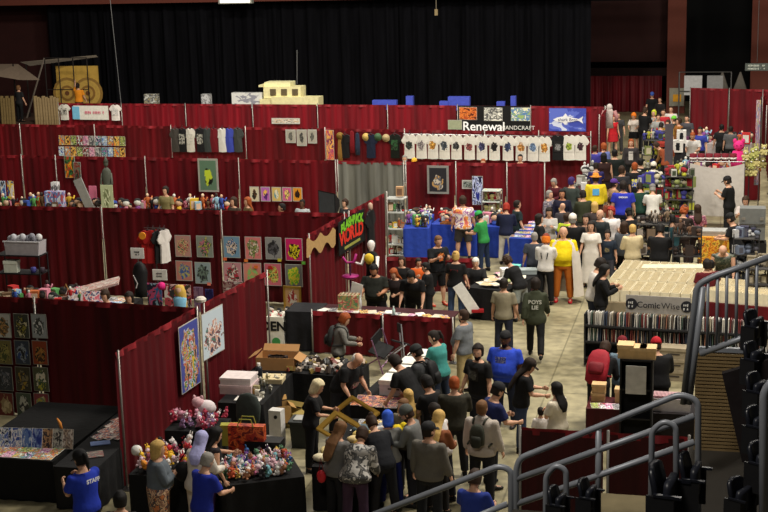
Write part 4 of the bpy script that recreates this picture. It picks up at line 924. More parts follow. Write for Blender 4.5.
# side wall hangings: lace cloth, skull banner
def wallpt(ps, px, py, off=.1):
    return onwall(ps, px, py, off)[0]
def poly_on(ps, pts, name, label, cat, mat, off=.1, seedsag=0):
    vs = [wallpt(ps, x, y, off) for x, y in pts]; c = sum(vs, Vector()) / len(vs); mb = MB(); mb.add([v - c for v in vs], [tuple(range(len(vs)))])
    o = mb.build(name, mat, None); o.location = c; tag(o, label, cat); return o
lace = M((176, 142, 92), .9, 'cloth', var=.2, scale=14)
t = thing('lace_cloth', 'tan lace cloth with scalloped lower edge pinned to the maroon side drape', 'cloth', wallpt(RA, 320, 240))
def lp(pts):
    vs = [wallpt(RA, x, y, .1) - t.location for x, y in pts]; mb = MB(); mb.add(vs, [tuple(range(len(vs)))]); return mb
mb = MB(); Rl = [[], []]
for k in range(31):
    x = 306.5 + k * .97; ln = 237.5 - (x - 306.5) * .40; ph_ = PI * (x - 308) / 12.5
    for r_, y in ((0, ln + 6.5 * abs(math.sin(ph_))), (1, ln + 13 + 8 * abs(math.cos(ph_)) ** 2)): Rl[r_].append(wallpt(RA, x, y, .1) - t.location)
mb.loft(Rl, close=False, loop=False); mb.build('lace_panel', lace, t)
o = poly_on(RA, [(338, 222), (363, 209), (366, 240), (343, 254)], 'banner', 'x', 'banner', M((14, 14, 16)))
bpy.data.objects.remove(o)
a = wallpt(RA, 338, 222, .12); b = wallpt(RA, 364, 209, .12); zt = (a.z + b.z) / 2; zb = wallpt(RA, 350, 249, .12).z
mid = (a + b) / 2; rzA = math.atan2((b - a).y, (b - a).x); Wd = math.hypot((b - a).x, (b - a).y); Hh = zt - zb
t = thing('graffiti_banner', 'black banner with arched green and red dripping lettering on the maroon side drape', 'banner', (mid.x, mid.y, (zt + zb) / 2), rzA)
MB().box((0, 0, 0), (Wd, .012, Hh)).build('cloth_panel', M((13, 13, 14), .8), t)
def slant_text(txt, size, m, z0, slope, t):
    n = len(txt)
    for i, ch in enumerate(txt):
        if ch == ' ': continue
        u = (i + .5) / n - .5; o = lettering(ch, size, m, t, (u * Wd * .84, -.012, z0 + slope * (1 - (u * 2) ** 2)), (rad(90), 0, 0), bold=.02, name='letter'); o.scale = (1.15, 1, 1)
slant_text('FLASHBACK', .30, M((120, 190, 40)), Hh * .22, .10, t); slant_text('WORLD', .46, M((214, 50, 30)), -Hh * .08, .05, t)
o = MB().box((0, -.008, -Hh * .36), (Wd * .6, .01, .07)).build('underline', M((150, 150, 70)), t)
# black garments behind the banner and on the side wall
for x, y, lb in ((371, 222, 'black costume with pale mask hung at the back end of the side drape'),):
    p, rz = onwall(RA, x, y + 8, .2); tt = tshirt(p, rz, (20, 20, 22), lb, None, s=1.5, narrow=.8); MB().rings([(.36, .03, .03), (.40, .05, .04), (.46, .05, .04), (.49, .02, .02)], 10).build('mask', M((190, 160, 140)), tt, True)
# framed posters on the plush booth side wall
poster(RB, 178.5, 328, 200, 382, art([(230, 190, 60), (60, 120, 60), (190, 200, 220), (190, 70, 50), (200, 170, 120), (40, 40, 60)], 3, 6, bg=(70, 80, 160), blob=(.5, .4, .42, .5)), 'tall blue and yellow group poster on the near side drape', b=.015)
poster(RB, 201, 315, 224.5, 349, art([(60, 66, 90), (210, 160, 140), (230, 230, 230), (120, 60, 70), (80, 130, 120)], 7, 6, bg=(200, 215, 225), blob=(.5, .4, .42, .36)), 'wide pale poster of gathered figures right of the tall blue one', b=.015)
p, _ = onwall(RB, 201, 305, .0); one('lamp_cap', MB().rings([(0, .10, .10), (.05, .11, .11), (.09, .07, .07), (.1, .02, .02)], 12), M((220, 214, 200)), 'small white cap on the middle post of the near side drape', 'cap', (p.x, p.y, 2.5))
# merchandise table of the print booth
a = at(10, 302, .76); b = at(105, 306, .76)
T1 = draped_table((a.x - 3.0, 25.75), (a.x + 1.2, 25.75), .8, 'dark covered goods table just behind the nearest maroon drapes, left part', (30, 24, 26), h=.9)
rackx = atp(20, 250, Vector((0, 33.0, 0)), Vector((-1, 33.0, 0)))
# table seen over the near drape: its top lies just under the sight line of the drape's upper edge
def seen_table(x0, x1, Y, z, dp, label, cloth):
    a = aty(x0, 290, Y); b = aty(x1, 290, Y); return draped_table((a.x, Y), (b.x, Y), dp, label, cloth, h=z)
bpy.data.objects.remove([c for c in T1.children][0]) if False else None
T2 = seen_table(38, 120, 29.2, .95, 1.2, 'black covered goods table with prints lying on it in the print booth', (20, 18, 20))
T3 = seen_table(-14, 36, 29.2, .95, 1.0, 'dark goods table beneath the shelf with a clear plastic bin', (34, 24, 26))
# shelf with plastic bin
P0 = aty(-4, 262, 30.6); P1 = aty(40, 262, 30.6)
t = thing('shelf_unit', 'dark two-tier shelf at the left edge holding a clear plastic bin', 'shelf', ((P0.x + P1.x) / 2, 30.8, 0)); wS = P1.x - P0.x
z1 = aty(20, 255, 30.6).z; z2 = aty(20, 273, 30.6).z
for z in (z1, z2): MB().box((0, 0, z - .02), (wS, .5, .03)).build('shelf_board', M((22, 20, 22)), t)
for u in (-.5, .5):
    for v in (-.22, .22): MB().tube([(u * wS * .98, v, 0), (u * wS * .98, v, z1)], .02, 5).build('upright', M((30, 28, 30)), t)
pb = aty(22, 254, 30.6); t = thing('plastic_bin', 'clear plastic storage bin heaped with pale goods on the shelf top', 'bin', (pb.x, 30.8, z1)); wq = wS * .82
mb = MB()
for q in ((-1, 0), (1, 0)): mb.box((q[0] * wq * .46, 0, .16), (.012, .4, .34), ry=q[0] * rad(6))
mb.box((0, -.2, .16), (wq * .9, .012, .33)); mb.box((0, .2, .16), (wq * .9, .012, .33)); mb.box((0, 0, .01), (wq * .88, .4, .012)); mb.build('tub', M((176, 172, 176), .3, 'gloss'), t)
MB().box((0, -.205, .33), (wq, .03, .03)).build('rim', M((214, 214, 218), .4), t)
for i in range(8):
    one('wrapped_toy', MB().ball((0, 0, 0), (.09, .08, .09)), M(rn.choice([(190, 190, 196), (220, 220, 220), (140, 140, 150)])), 'pale wrapped toy heaped in the clear plastic bin', 'toy', (pb.x + (i - 3.5) * wq * .11, 30.8 + rn.uniform(-.1, .1), z1 + .36 + .05 * (i % 2)), group='wrapped toys in the plastic bin', smooth=True)
for i, (u, c, lb) in enumerate([(-.3, (210, 216, 200), 'white boxed toy on the lower shelf beneath the bin'), (.18, (90, 90, 170), 'round blue violet mug on the lower shelf'), (.38, (60, 50, 60), 'dark small mug on the lower shelf')]):
    if i == 0: carton((pb.x + u * wS, 30.7, z2), .1, (.34, .2, .3), lb, c, slot=False, name='toy_box')
    else:
        tm = thing('mug', lb, 'mug', (pb.x + u * wS, 30.7, z2)); MB().rings([(0, .06, .06), (.13, .07, .07)], 10).build('cup', M(c), tm, True); MB().tube([(.06, 0, .1), (.1, 0, .09), (.1, 0, .04), (.06, 0, .03)], .01, 5).build('handle', M(c), tm)
for k, (tb, n, lb, g) in enumerate([(T2, 16, 'small toy among the prints on the black goods table', 'toys among the prints'), (T3, 16, 'small toy on the dark table beneath the plastic bin shelf', 'toys beneath the bin shelf')]):
    for i in range(n): put_fig(tpt(tb, rn.uniform(.03, .97) if k else rn.uniform(.02, .45), rn.uniform(.1, .9)), rn.uniform(1.1, 2.0), lb, g)
flats = [(.5, .3, .3, (220, 80, 90), 'red and white print board leaning on the black goods table', .5), (.62, .35, .3, (230, 110, 130), 'pink print board leaning right of the red one', .5), (.30, .5, .26, (200, 180, 170), 'pale picture board at the left of the black goods table', .5)]
for i, (u, v, w_, c, lb, tl) in enumerate(flats): comic(tpt(tb if False else T2, u, v, .16), .1 * i, art([c, (240, 230, 230), (60, 60, 120)], i, 3), lb, None, -.5, w=.3, h=.38, name='print_board', cat='print')
for i in range(9): comic(tpt(T2, .56 + (i % 3) * .12, .15 + (i // 3) * .3, .02), rn.uniform(-.3, .3), ARTS[(i * 7) % 24], 'flat print lying at the right of the black goods table', 'prints lying flat on the black goods table', rad(-88), w=.3, h=.4, name='flat_print', cat='print')
o = one('goods_tray', MB().box((0, 0, 0), (1.5, .3, .06)), art([(190, 120, 110), (220, 210, 200), (120, 60, 60)], 4, 9), 'long slanted tray of small pink and white goods', 'tray', tpt(T2, .42, .75, .28), rot=(rad(20), rad(-14), .2))
MBt = MB().box((0, 0, .0), (.5, .03, .36)); one('wood_easel', MB().tube([(-.18, 0, 0), (0, .05, .4), (.18, 0, 0)], .015, 5).tube([(-.25, -.02, .14), (.25, -.02, .14)], .015, 5), M((150, 110, 60)), 'small wooden easel between the bin shelf and the goods tray', 'easel', tpt(T2, .16, .6))
# garment stand
gp = aty(157, 270, 31.6); t = thing('garment_stand', 'metal garment stand holding red and black shirts beside the maroon drape', 'clothes stand', (gp.x, 31.6, 0))
zt = aty(157, 228, 31.6).z; MB().tube([(0, 0, 0), (0, 0, zt)], .02, 6).build('pole', steel, t); MB().tube([(-.28, 0, zt), (.28, 0, zt)], .014, 6).build('top_bar', steel, t)
for k in range(3): MB().tube([(0, 0, .1), (.3 * math.cos(k * 2.1), .3 * math.sin(k * 2.1), 0)], .014, 5).build('foot', steel, t)
for i, (dx, c, rz, lb) in enumerate([(-.17, (170, 26, 24), .3, 'red t-shirt hung at the left of the garment stand'), (-.05, (150, 22, 22), .6, 'darker red t-shirt hung behind the first on the stand'), (.12, (24, 24, 26), 1.0, 'black shirt with white sleeve stripe on the garment stand'), (.22, (216, 210, 204), 1.3, 'thin white shirt at the right of the garment stand')]):
    tshirt((gp.x + dx, 31.55 + .04 * i, zt - .46), rz, c, lb, s=1.15, narrow=.75)
one('orange_badge', MB().rings([(0, .09, .09), (.03, .09, .09)], 14), M((240, 150, 40)), 'round orange badge pinned high on the red shirts', 'badge', (gp.x - .24, 31.4, zt - .16), rot=(rad(90), 0, 0))
def sign_stand(px, py0, py1, Y, w_, c, label, text=None, tilt=0.0):
    P = aty(px, py0, Y); q = aty(px, py1, Y); t = thing('card_sign', label, 'sign', (P.x, Y, 0), tilt); h_ = P.z - q.z
    MB().box((0, 0, q.z + h_ / 2), (w_, .02, h_)).build('card', M(c), t); MB().tube([(0, .02, 0), (0, .02, q.z + h_ * .5)], .014, 5).build('pole', steel, t); MB().rings([(0, .14, .14), (.02, .14, .14)], 12).build('base', steel, t)
    scrawl(5, w_ * .13, M((90, 90, 90)), t, (0, -.014, q.z + h_ * .62), (0, 0, 0), rows=2, seed=int(px)); return t
sign_stand(137, 248, 258.5, 31.0, .34, (224, 222, 216), 'small white card sign on a pole left of the garment stand')
sign_stand(159.5, 269.5, 280, 30.2, .36, (224, 222, 216), 'small white card sign below the red shirts')
# mannequin torso dark beneath the sign
gm = aty(141, 288, 30.8); t = thing('mannequin', 'black dressed mannequin beneath the white card sign', 'mannequin', (gm.x, 30.8, 0)); zq = aty(141, 262, 30.8).z
MB().rings([(.9, .2, .14), (1.1, .15, .12), (zq - .25, .2, .13), (zq - .08, .14, .09), (zq, .05, .05)], 12).build('torso', M((18, 18, 20), .6), t, True); MB().tube([(0, 0, 0), (0, 0, .95)], .025, 6).build('pole', steel, t); MB().rings([(0, .2, .2), (.03, .2, .2)], 14).build('base', steel, t); MB().tube([(-.12, -.14, zq - .3), (-.02, -.15, zq - .5), (-.06, -.15, zq - .62)], .016, 5).build('pale_strap', M((200, 200, 200)), t)
# standing covers beyond the near drape at its right end
for i, (x0, y0, x1, y1, cs, lb) in enumerate([(147, 283, 163, 304, [(60, 110, 160), (200, 80, 120), (30, 40, 60), (150, 190, 210)], 'blue comic poster standing left of the blonde doll figure'), (164, 284, 192, 306, [(220, 190, 190), (60, 60, 60), (200, 80, 90), (240, 235, 225)], 'wide pale cover print standing behind the blonde doll figure'),
                                           (193.5, 287, 204, 306, [(140, 110, 140), (100, 70, 110)], 'muted violet print right of the wide pale one'), (205, 289, 214, 304, [(30, 30, 90), (20, 20, 60), (50, 60, 130)], 'deep blue cloth figure print near the top of the side drape'), (223, 281, 243, 290, [(180, 150, 140), (120, 50, 60), (220, 210, 200)], 'half hidden pinkish print above the near side drape')]):
    a = aty(x0, y0, 27.8); b = aty(x1, y1 + 6, 27.8); t = thing('standing_print', lb, 'print', ((a.x + b.x) / 2, 27.8, 0)); MB().box((0, 0, (a.z + b.z) / 2), (b.x - a.x, .02, a.z - b.z)).build('print', art(cs, i, 2.5, coord='Generated'), t)
    for u in (-.4, .4): MB().tube([(u * (b.x - a.x), .02, 0), (u * (b.x - a.x), .02, a.z * .9)], .012, 5).build('leg', steel, t)
a = aty(179, 285, 27.5); t = thing('doll_figure', 'large blonde doll figure in pale blue standing in front of the wide pale print', 'figurine', (a.x, 27.5, 0)); zt = a.z
MB().rings([(zt - 1.2, .22, .16), (zt - .5, .13, .1), (zt - .3, .16, .1), (zt - .22, .06, .05)], 12).build('dress', M((130, 190, 220), .8), t, True); MB().ball((0, 0, zt - .12), (.09, .1, .12)).build('head', M((220, 180, 150)), t, True)
MB().rings([(zt - .75, .05, .04, 0, .12), (zt - .4, .1, .07, .04, .05), (zt - .15, .13, .12, .03), (zt - .02, .09, .09, .02), (zt, .02, .02)], 12).build('hair', M((206, 170, 80)), t, True); MB().tube([(0, 0, 0), (0, 0, zt - 1.1)], .02, 5).build('pole', steel, t)
one('pink_bauble', MB().ball((0, 0, 0), .09), M((226, 40, 130)), 'bright pink ball hung at the corner of the wide pale print', 'ball', aty(161.5, 286, 27.6), smooth=True)
# framed picture on easel, white booth box, black table beyond the side drape
ga = aty(292, 286, 31.5); t = thing('framed_picture', 'gold framed red and cream picture tilted on an easel behind the white booth box', 'picture', (ga.x, 31.5, 0), -.15); zt = ga.z
fr = MB(); hh, ww = .62, .42
for c, d in (((0, 0, zt - .03), (ww, .04, .05)), ((0, 0, zt - hh), (ww, .04, .05)), ((-ww / 2, 0, zt - hh / 2), (.05, .04, hh)), ((ww / 2, 0, zt - hh / 2), (.05, .04, hh))): fr.box(c, d)
fr.build('frame', M(GOLD, .5), t); MB().quad((-ww / 2, 0, zt - hh), (ww / 2, 0, zt - hh), (ww / 2, 0, zt), (-ww / 2, 0, zt)).build('print', figart(4, (214, 170, 120), [(240, 230, 220), (180, 50, 50)]), t)
for u in (-.18, 0, .18): MB().tube([(u * 1.5, .05 + (u == 0) * .4, 0), (u * .4, .04, zt - .1)], .014, 5).build('easel_leg', M((90, 70, 50)), t)
a = at(267, 351, 0); b = at(284.5, 351, 0); zt = atp(267, 317, a, b).z
t = thing('booth_box', 'white upright cloth box with black letters and a green dot beyond the side drape', 'display box', ((a.x + b.x) / 2, a.y + .3, 0), .02); wB = b.x - a.x
MB().box((0, 0, zt / 2), (wB, .55, zt)).build('cover', M((226, 222, 208), .8), t)
lettering('DEN', .3, M((20, 20, 20)), t, (-.03, -.285, zt * .72), (rad(90), 0, 0), bold=.012); o = MB().rings([(0, .10, .10), (.006, .10, .10)], 18).build('green_dot', M((70, 150, 80)), t); o.location = (.02, -.28, zt * .28); o.rotation_euler = (rad(90), 0, 0)
T4 = draped_table((b.x + .06, a.y + .1), (b.x + .82, a.y + .12), .8, 'black covered small table right of the white booth box', (28, 28, 32), h=.95)
for i in range(9): put_fig((((a.x + b.x) / 2) + rn.uniform(-.25, .25), a.y + rn.uniform(.1, .45), zt), rn.uniform(.7, 1.2), 'small red and green ornament on top of the white booth box', 'ornaments on the white booth box', 1, [rn.choice([(200, 50, 50), (80, 140, 80), (220, 120, 120)]), (230, 220, 210)])
# ---------------------------------------------------------------- vendor booth with low front
CT = draped_table((lo[0].x + .12, lo[0].y + .08), (lo[1].x - .1, lo[1].y + .08), .75, 'long vendor counter table behind the waist-high maroon front', (60, 20, 26), h=.97, skirt=False)
pc = tpt(CT, .21, .45); t = thing('comic_crate', 'printed carton of colourful comics standing on the vendor counter', 'box', pc, .05)
MB().box((0, 0, .18), (.46, .3, .36)).build('carton', art([(170, 150, 90), (90, 140, 90), (190, 90, 80), (210, 200, 150)], 3, 4, coord='Generated'), t)
for i in range(10): MB().box((-.19 + i * .042, 0, .2), (.01, .26, .36)).build('divider', M([(120, 90, 70), (190, 180, 160)][i % 2]), t)
one('paper_sign', MB().box((0, 0, .17), (.3, .01, .36), ry=.2), M((230, 230, 224)), 'white paper sign leaning behind the comic carton on the counter', 'paper', tpt(CT, .24, .8, .22), -.3)
def bottle(P, c, label, h=.24, group=None):
    t = thing('bottle', label, 'bottle', P, 0, group); MB().rings([(0, .035, .035), (h * .62, .036, .036), (h * .8, .014, .014), (h * .93, .013, .013)], 10).build('body', M(c, .3, 'gloss'), t, True); MB().rings([(h * .92, .017, .017), (h, .017, .017)], 8).build('cap', M(W), t); return t
bottle(tpt(CT, .29, .5), (200, 205, 210), 'clear water bottle right of the comic carton', .34); bottle(tpt(CT, .57, .12), (190, 220, 215), 'small clear bottle in the middle of the counter', .2)
for i in range(16): comic(tpt(CT, .04 + .06 * i + rn.uniform(-.01, .01), rn.uniform(.12, .4), .008), rn.uniform(-.6, .6), [M(W), ARTS[i], M((210, 200, 180)), ARTS[(i + 9) % 24]][i % 4], 'loose print lying on the vendor counter', 'loose prints on the vendor counter', rad(-89), w=.2, h=.28, name='flat_print', cat='print')
# purple arcade-like ornament and mannequin
ma = aty(371, 240, 31.9); t = thing('mannequin', 'white headed mannequin wearing a black shirt beside the graffiti banner', 'mannequin', (ma.x, 31.9, 0), rad(150)); zt = ma.z
MB().rings([(zt - .28, .05, .05), (zt - .24, .05, .06), (zt - .16, .08, .10), (zt - .08, .085, .105), (zt - .02, .05, .06), (zt, .01, .01)], 12).build('head', M((228, 222, 218), .4), t, True); MB().rings([(zt - 1.0, .17, .12), (zt - .7, .15, .11), (zt - .42, .21, .13), (zt - .32, .17, .1), (zt - .27, .06, .05)], 14).build('shirt', M((16, 16, 18), .8, 'cloth'), t, True)
for sd in (-1, 1): MB().tube([(sd * .2, 0, zt - .38), (sd * .26, .08, zt - .62), (sd * .3, .24, zt - .56)], [.05, .04, .03], 8).build('arm', M((226, 222, 218), .4), t, True)
MB().tube([(0, 0, 0), (0, 0, zt - .9)], .03, 6).build('pole', steel, t); MB().rings([(0, .2, .2), (.03, .2, .2)], 12).build('base', steel, t)
# yellow mask in front of the mannequin
one('yellow_mask', MB().rings([(-.12, .05, .03), (-.02, .12, .08), (.08, .11, .08), (.13, .04, .03)], 12), M((226, 190, 50), .6), 'round yellow mask in front of the white headed mannequin', 'mask', aty(369, 259, 31.5), smooth=True)
pp = aty(350, 262, 31.6); t = thing('neon_stand', 'purple and pink winged stand beside the mannequin', 'stand', (pp.x, 31.6, 0)); zt = pp.z; pm = M((170, 40, 120), .5)
MB().tube([(0, 0, 0), (0, 0, zt)], .02, 6).build('pole', M((60, 20, 60)), t); MB().tube([(-.18, 0, zt + .12), (-.08, 0, zt - .02), (.1, 0, zt + .0), (.16, 0, zt + .2)], .03, 6).build('wing', pm, t, True); MB().rings([(zt - .42, .1, .1), (zt - .36, .2, .2), (zt - .33, .21, .21)], 14).build('dish', pm, t, True)
one('folded_ladder', MB().tube([(0, 0, 0), (-.35, 0, 1.35)], .02, 5).tube([(.18, .05, 0), (-.2, .05, 1.35)], .02, 5).tube([(.0, 0, .5), (-.1, .0, .5)], .015, 5), M((150, 150, 155), .4, 'metal', metal=.7), 'silver folding stand leaning behind the patterned shirt vendor', 'stand', (aty(384, 262, 32).x, 32.0, 0))
# ---------------------------------------------------------------- blue tables and the glass shelf tower
BLUE = M((34, 62, 160), .8, 'cloth', var=.2)
a = at(392, 258, 0); q = aty(389, 254, 36.2)
BT1 = draped_table((aty(404, 236, 39.3).x, 39.3), (aty(428, 236, 39.3).x, 39.4), 2.3, 'blue covered table crowded with figures beside the glass shelf tower', BLUE, h=1.0)
BT2 = draped_table((aty(431, 236, 40.3).x, 40.3), (aty(476, 236, 40.2).x, 40.2), .9, 'long blue covered table with wooden trays behind the tie-dye shirt', BLUE, h=.95)
BT3 = draped_table((aty(480, 240, 40.2).x, 40.2), (aty(500, 240, 40.2).x, 40.1), .9, 'short blue covered table behind the green shirt man', BLUE, h=.95)
BT4 = draped_table((aty(510, 246, 38.7).x, 38.7), (aty(541, 246, 38.7).x, 38.6), 2.6, 'blue covered table spread with flat comics near the aisle', BLUE, h=.92)
for i in range(34): put_fig(tpt(BT1, rn.uniform(.05, .95), rn.uniform(.05, .95)), rn.uniform(1.0, 1.9), 'small collectible figure standing on the blue table by the shelf tower', 'figures on the blue table by the shelf tower')
for i in range(30): put_fig(tpt(BT2, rn.uniform(.05, .95), rn.uniform(.3, .95)), rn.uniform(1.2, 2.4), 'collectible figure standing on the long blue table', 'figures on the long blue table')
for i in range(4):
    tt = thing('wooden_tray', ['wooden tray at the left front of the long blue table', 'wooden tray second from the left on the long blue table', 'wooden tray third along the long blue table', 'wooden tray nearest the tie-dye shirt'][i], 'tray', tpt(BT2, .3 + i * .16, .14), trz(BT2)); MB().box((0, 0, .012), (.28, .2, .02)).build('tray_base', M((176, 120, 70)), tt)
    for s_ in (-1, 1): MB().box((0, s_ * .1, .03), (.28, .012, .06)).build('side', M((150, 96, 50)), tt)
for i in range(14): put_fig(tpt(BT3, rn.uniform(.05, .95), rn.uniform(.2, .9)), rn.uniform(1.2, 2.2), 'collectible figure on the short blue table', 'figures on the short blue table')
for j in range(5):
    for i in range(8): comic(tpt(BT4, (i + .5) / 8, (j + .5) / 5, .012), rn.uniform(-.1, .1), ARTS[(i * 3 + j * 7) % 24] if (i + j) % 3 else art([(190, 150, 130), (90, 70, 60), (220, 200, 180)], i, 3), 'flat comic laid in rows on the blue table near the aisle', 'comics laid flat on the aisle blue table', rad(-89), w=.2, h=.27)
a = aty(389, 254, 40.1); b = aty(407, 254, 40.1); t = thing('glass_shelf_tower', 'tall glass shelf tower with metal posts left of the blue tables', 'shelf', ((a.x + b.x) / 2, 40.1, 0)); wT = b.x - a.x; zT = aty(398, 197, 40.1).z
zs = [aty(398, y, 40.1).z for y in (254, 243.5, 228, 211.5, 198)]
for z in zs: MB().box((0, .0, z), (wT, .42, .035)).build('shelf_board', M((206, 210, 206), .25, 'gloss'), t)
for u in (-.5, .5):
    for v in (-.2, .2): MB().tube([(u * wT, v, 0), (u * wT, v, zT)], .017, 5).build('post', alum, t)
for z in zs[:-1]:
    for i in range(4): put_fig((t.location.x - wT * .36 + wT * .24 * i, 40.05, z + .02), rn.uniform(1.0, 1.6), 'small figure inside the glass shelf tower', 'figures in the glass shelf tower')
put_fig((t.location.x + .1, 40.1, zT + .03), 1.8, 'tan figure standing on top of the glass shelf tower', None, 2, [(190, 150, 110), (120, 90, 70)])
a = aty(492, 195, 41.5); t = thing('glass_display_case', 'tall narrow glass display case behind the navy blazer visitor', 'display case', (a.x, 41.5, 0)); zT = aty(492, 190, 41.5).z
for u in (-.28, .28):
    for v in (-.2, .2): MB().tube([(u, v, 0), (u, v, zT)], .018, 5).build('post', alum, t)
for k in range(5): MB().box((0, 0, zT * (.25 + k * .187)), (.56, .42, .025)).build('shelf_board', M((200, 210, 200), .25, 'gloss'), t)
for k in range(4):
    for i in range(3): put_fig((a.x - .18 + i * .18, 41.5, zT * (.25 + k * .187) + .015), 1.5, 'small yellow green figure inside the narrow display case', 'figures in the narrow display case', None, [rn.choice([(200, 180, 70), (150, 150, 90), (210, 200, 170)]), (190, 180, 120)])
# low rail drape behind the vendors
a = at(385, 257, .95); b = at(478, 259, .95)
pipe_drape(a, a.lerp(b, .5), 'waist-high maroon drape before the blue tables', 'waist-high maroon drapes before the blue tables', RED, .95, seed=611); pipe_drape(a.lerp(b, .5), b, 'waist-high maroon drape before the blue tables', 'waist-high maroon drapes before the blue tables', RED, .95, seed=612)
poster(R156b, 472, 176, 483, 205, art([(40, 50, 140), (200, 210, 240), (20, 24, 60)], 3, 4), 'blue and white upright banner behind the green cap man', b=.01, off=.3)
P = aty(452, 192, 42.0)
# corner table of the aisle vendor
VT = draped_table((at(468, 287, .8).x, at(468, 287, .8).y), (at(505, 291, .8).x, at(505, 291, .8).y), 2.6, 'black covered aisle table piled with papers and small goods', (18, 18, 20), h=.8)
for i, (u, v, d, c, lb) in enumerate([(.3, .8, (.3, .2, .16), (110, 190, 180), 'teal box on the black aisle table'), (.7, .75, (.5, .3, .12), (150, 160, 160), 'silver case open on the black aisle table'), (.45, .5, (.3, .25, .25), (236, 234, 226), 'white paper box in the middle of the black aisle table')]): carton(tpt(VT, u, v), .2 * i, d, lb, c, slot=False)
for i in range(16): comic(tpt(VT, rn.uniform(.05, .95), rn.uniform(.03, .6), .01 + .004 * i), rn.uniform(-1, 1), [M((228, 220, 200)), ARTS[i % 24], M((200, 180, 140))][i % 3], 'loose sheet or print lying on the black aisle table', 'loose sheets on the black aisle table', rad(-89), w=.22, h=.3, name='paper_sheet', cat='paper')
a = at(482, 304, 0); t = thing('leaning_board', 'white board on a red base leaning against the black aisle table', 'board', tuple(tpt(VT, .1, -.12, -.62)), .2); MB().box((0, -.0, .42), (.26, .03, .8), ry=rad(-32)).build('board', M((226, 224, 218)), t); MB().box((.28, 0, .1), (.3, .2, .06)).build('red_base', M((150, 20, 26)), t)
# ---------------------------------------------------------------- comic booth on the right
a = at(584, 314, 1.2); b = at(790, 326, 1.2)
fz = 1.2; RKP, RKQ = Vector((a.x, a.y, 0)), Vector((b.x, b.y, 0)); rkd = (RKQ - RKP); rkL = rkd.length; rkd.normalize(); rkn = Vector((rkd.y, -rkd.x, 0)); rkrz = math.atan2(rkd.y, rkd.x)
nb = 3
for k in range(nb):
    c = RKP + rkd * (rkL * (k + .5) / nb); wk = rkL / nb
    t = thing('comic_rack', ['black comic rack at the aisle corner, stocked with bagged comics', 'black comic rack beneath the grey name sign, stocked with bagged comics', 'black comic rack behind the stair rail balusters, stocked with bagged comics'][k], 'rack', (c.x, c.y, 0), rkrz)
    for z in (.92, .56, .2): MB().box((0, .18, z), (wk - .02, .36, .03)).build('shelf_board', M((24, 24, 26)), t)
    MB().box((0, .36, .58), (wk - .02, .02, 1.1)).build('back_panel', M((20, 20, 22)), t)
    for u in (-.5, .5): MB().box((u * (wk - .03), .18, .62), (.03, .36, 1.16)).build('side_panel', M((24, 24, 26)), t)
    MB().box((0, .0, .95), (wk - .02, .012, .04)).build('front_lip', M((40, 40, 42)), t); MB().box((0, .0, .59), (wk - .02, .012, .04)).build('front_lip', M((40, 40, 42)), t)
spine = MB().box((0, 0, 0), (.016, .17, .30)).mesh('comic'); spine.materials.append(None)
SP = [(230, 226, 216), (110, 90, 90), (210, 206, 196), (130, 60, 60), (150, 150, 150), (60, 70, 90), (200, 190, 170), (110, 100, 90), (40, 40, 44), (170, 120, 100), (90, 110, 100), (210, 206, 200)]
for j, z in enumerate((1.09, .73)):
    n = 104
    for i in range(n):
        P = RKP + rkd * (.06 + (rkL - .12) * (i + .5) / n) - rkn * .13; o = bpy.data.objects.new('comic', spine); C.objects.link(o); o.location = (P.x, P.y, z + rn.uniform(-.012, .012)); o.rotation_euler = (rn.uniform(-.03, .03), rn.uniform(-.06, .06), rkrz + rn.uniform(-.12, .12))
        recolor(o, M(rn.choice(SP), .5)); tag(o, 'bagged comic packed upright in the %s tier of the black comic racks' % ('upper' if j == 0 else 'lower'), 'comic', 'comics in the %s tier of the racks' % ('upper' if j == 0 else 'lower'))
# sign
sa = RKP + rkd * 0; sc_ = onwall([RKP - rkn * .1, RKQ - rkn * .1], 658, 307, 0)[0]; s0 = onwall([RKP, RKQ], 627, 307, 0)[0]; s1 = onwall([RKP, RKQ], 692, 307, 0)[0]; sw = (s1 - s0).length; stp = onwall([RKP, RKQ], 658, 297.5, 0)[0].z; sbt = onwall([RKP, RKQ], 658, 315, 0)[0].z
t = thing('name_sign', 'grey name sign with dark ComicWise lettering above the comic racks', 'sign', (sc_.x, sc_.y, 0), rkrz); sz = (stp + sbt) / 2
MB().box((0, 0, sz), (sw, .02, stp - sbt)).build('panel', M((150, 146, 142), .6), t)
lettering('Comic', .185, M((30, 28, 34)), t, (.05, -.03, sz - .01), (rad(90), 0, 0), bold=.003, align='RIGHT'); lettering('Wise', .185, M((36, 30, 34)), t, (.07, -.03, sz - .01), (rad(90), 0, 0), bold=.0, align='LEFT')
for u in (-.42, .45):
    o = MB().rings([(0, .125, .125), (.006, .125, .125)], 20).build('round_emblem', M((30, 30, 38)), t); o.location = (u * sw * .98, -.012, sz); o.rotation_euler = (rad(90), 0, 0)
    scrawl(3, .06, M((190, 190, 190)), t, (u * sw * .98, -.024, sz + .03), (0, 0, 0), rows=2, seed=3, name='emblem_mark')
for u in (-.35, .35): MB().box((u * sw, .03, (sbt + 1.1) / 2), (.03, .02, sbt - 1.0)).build('bracket', steel, t)
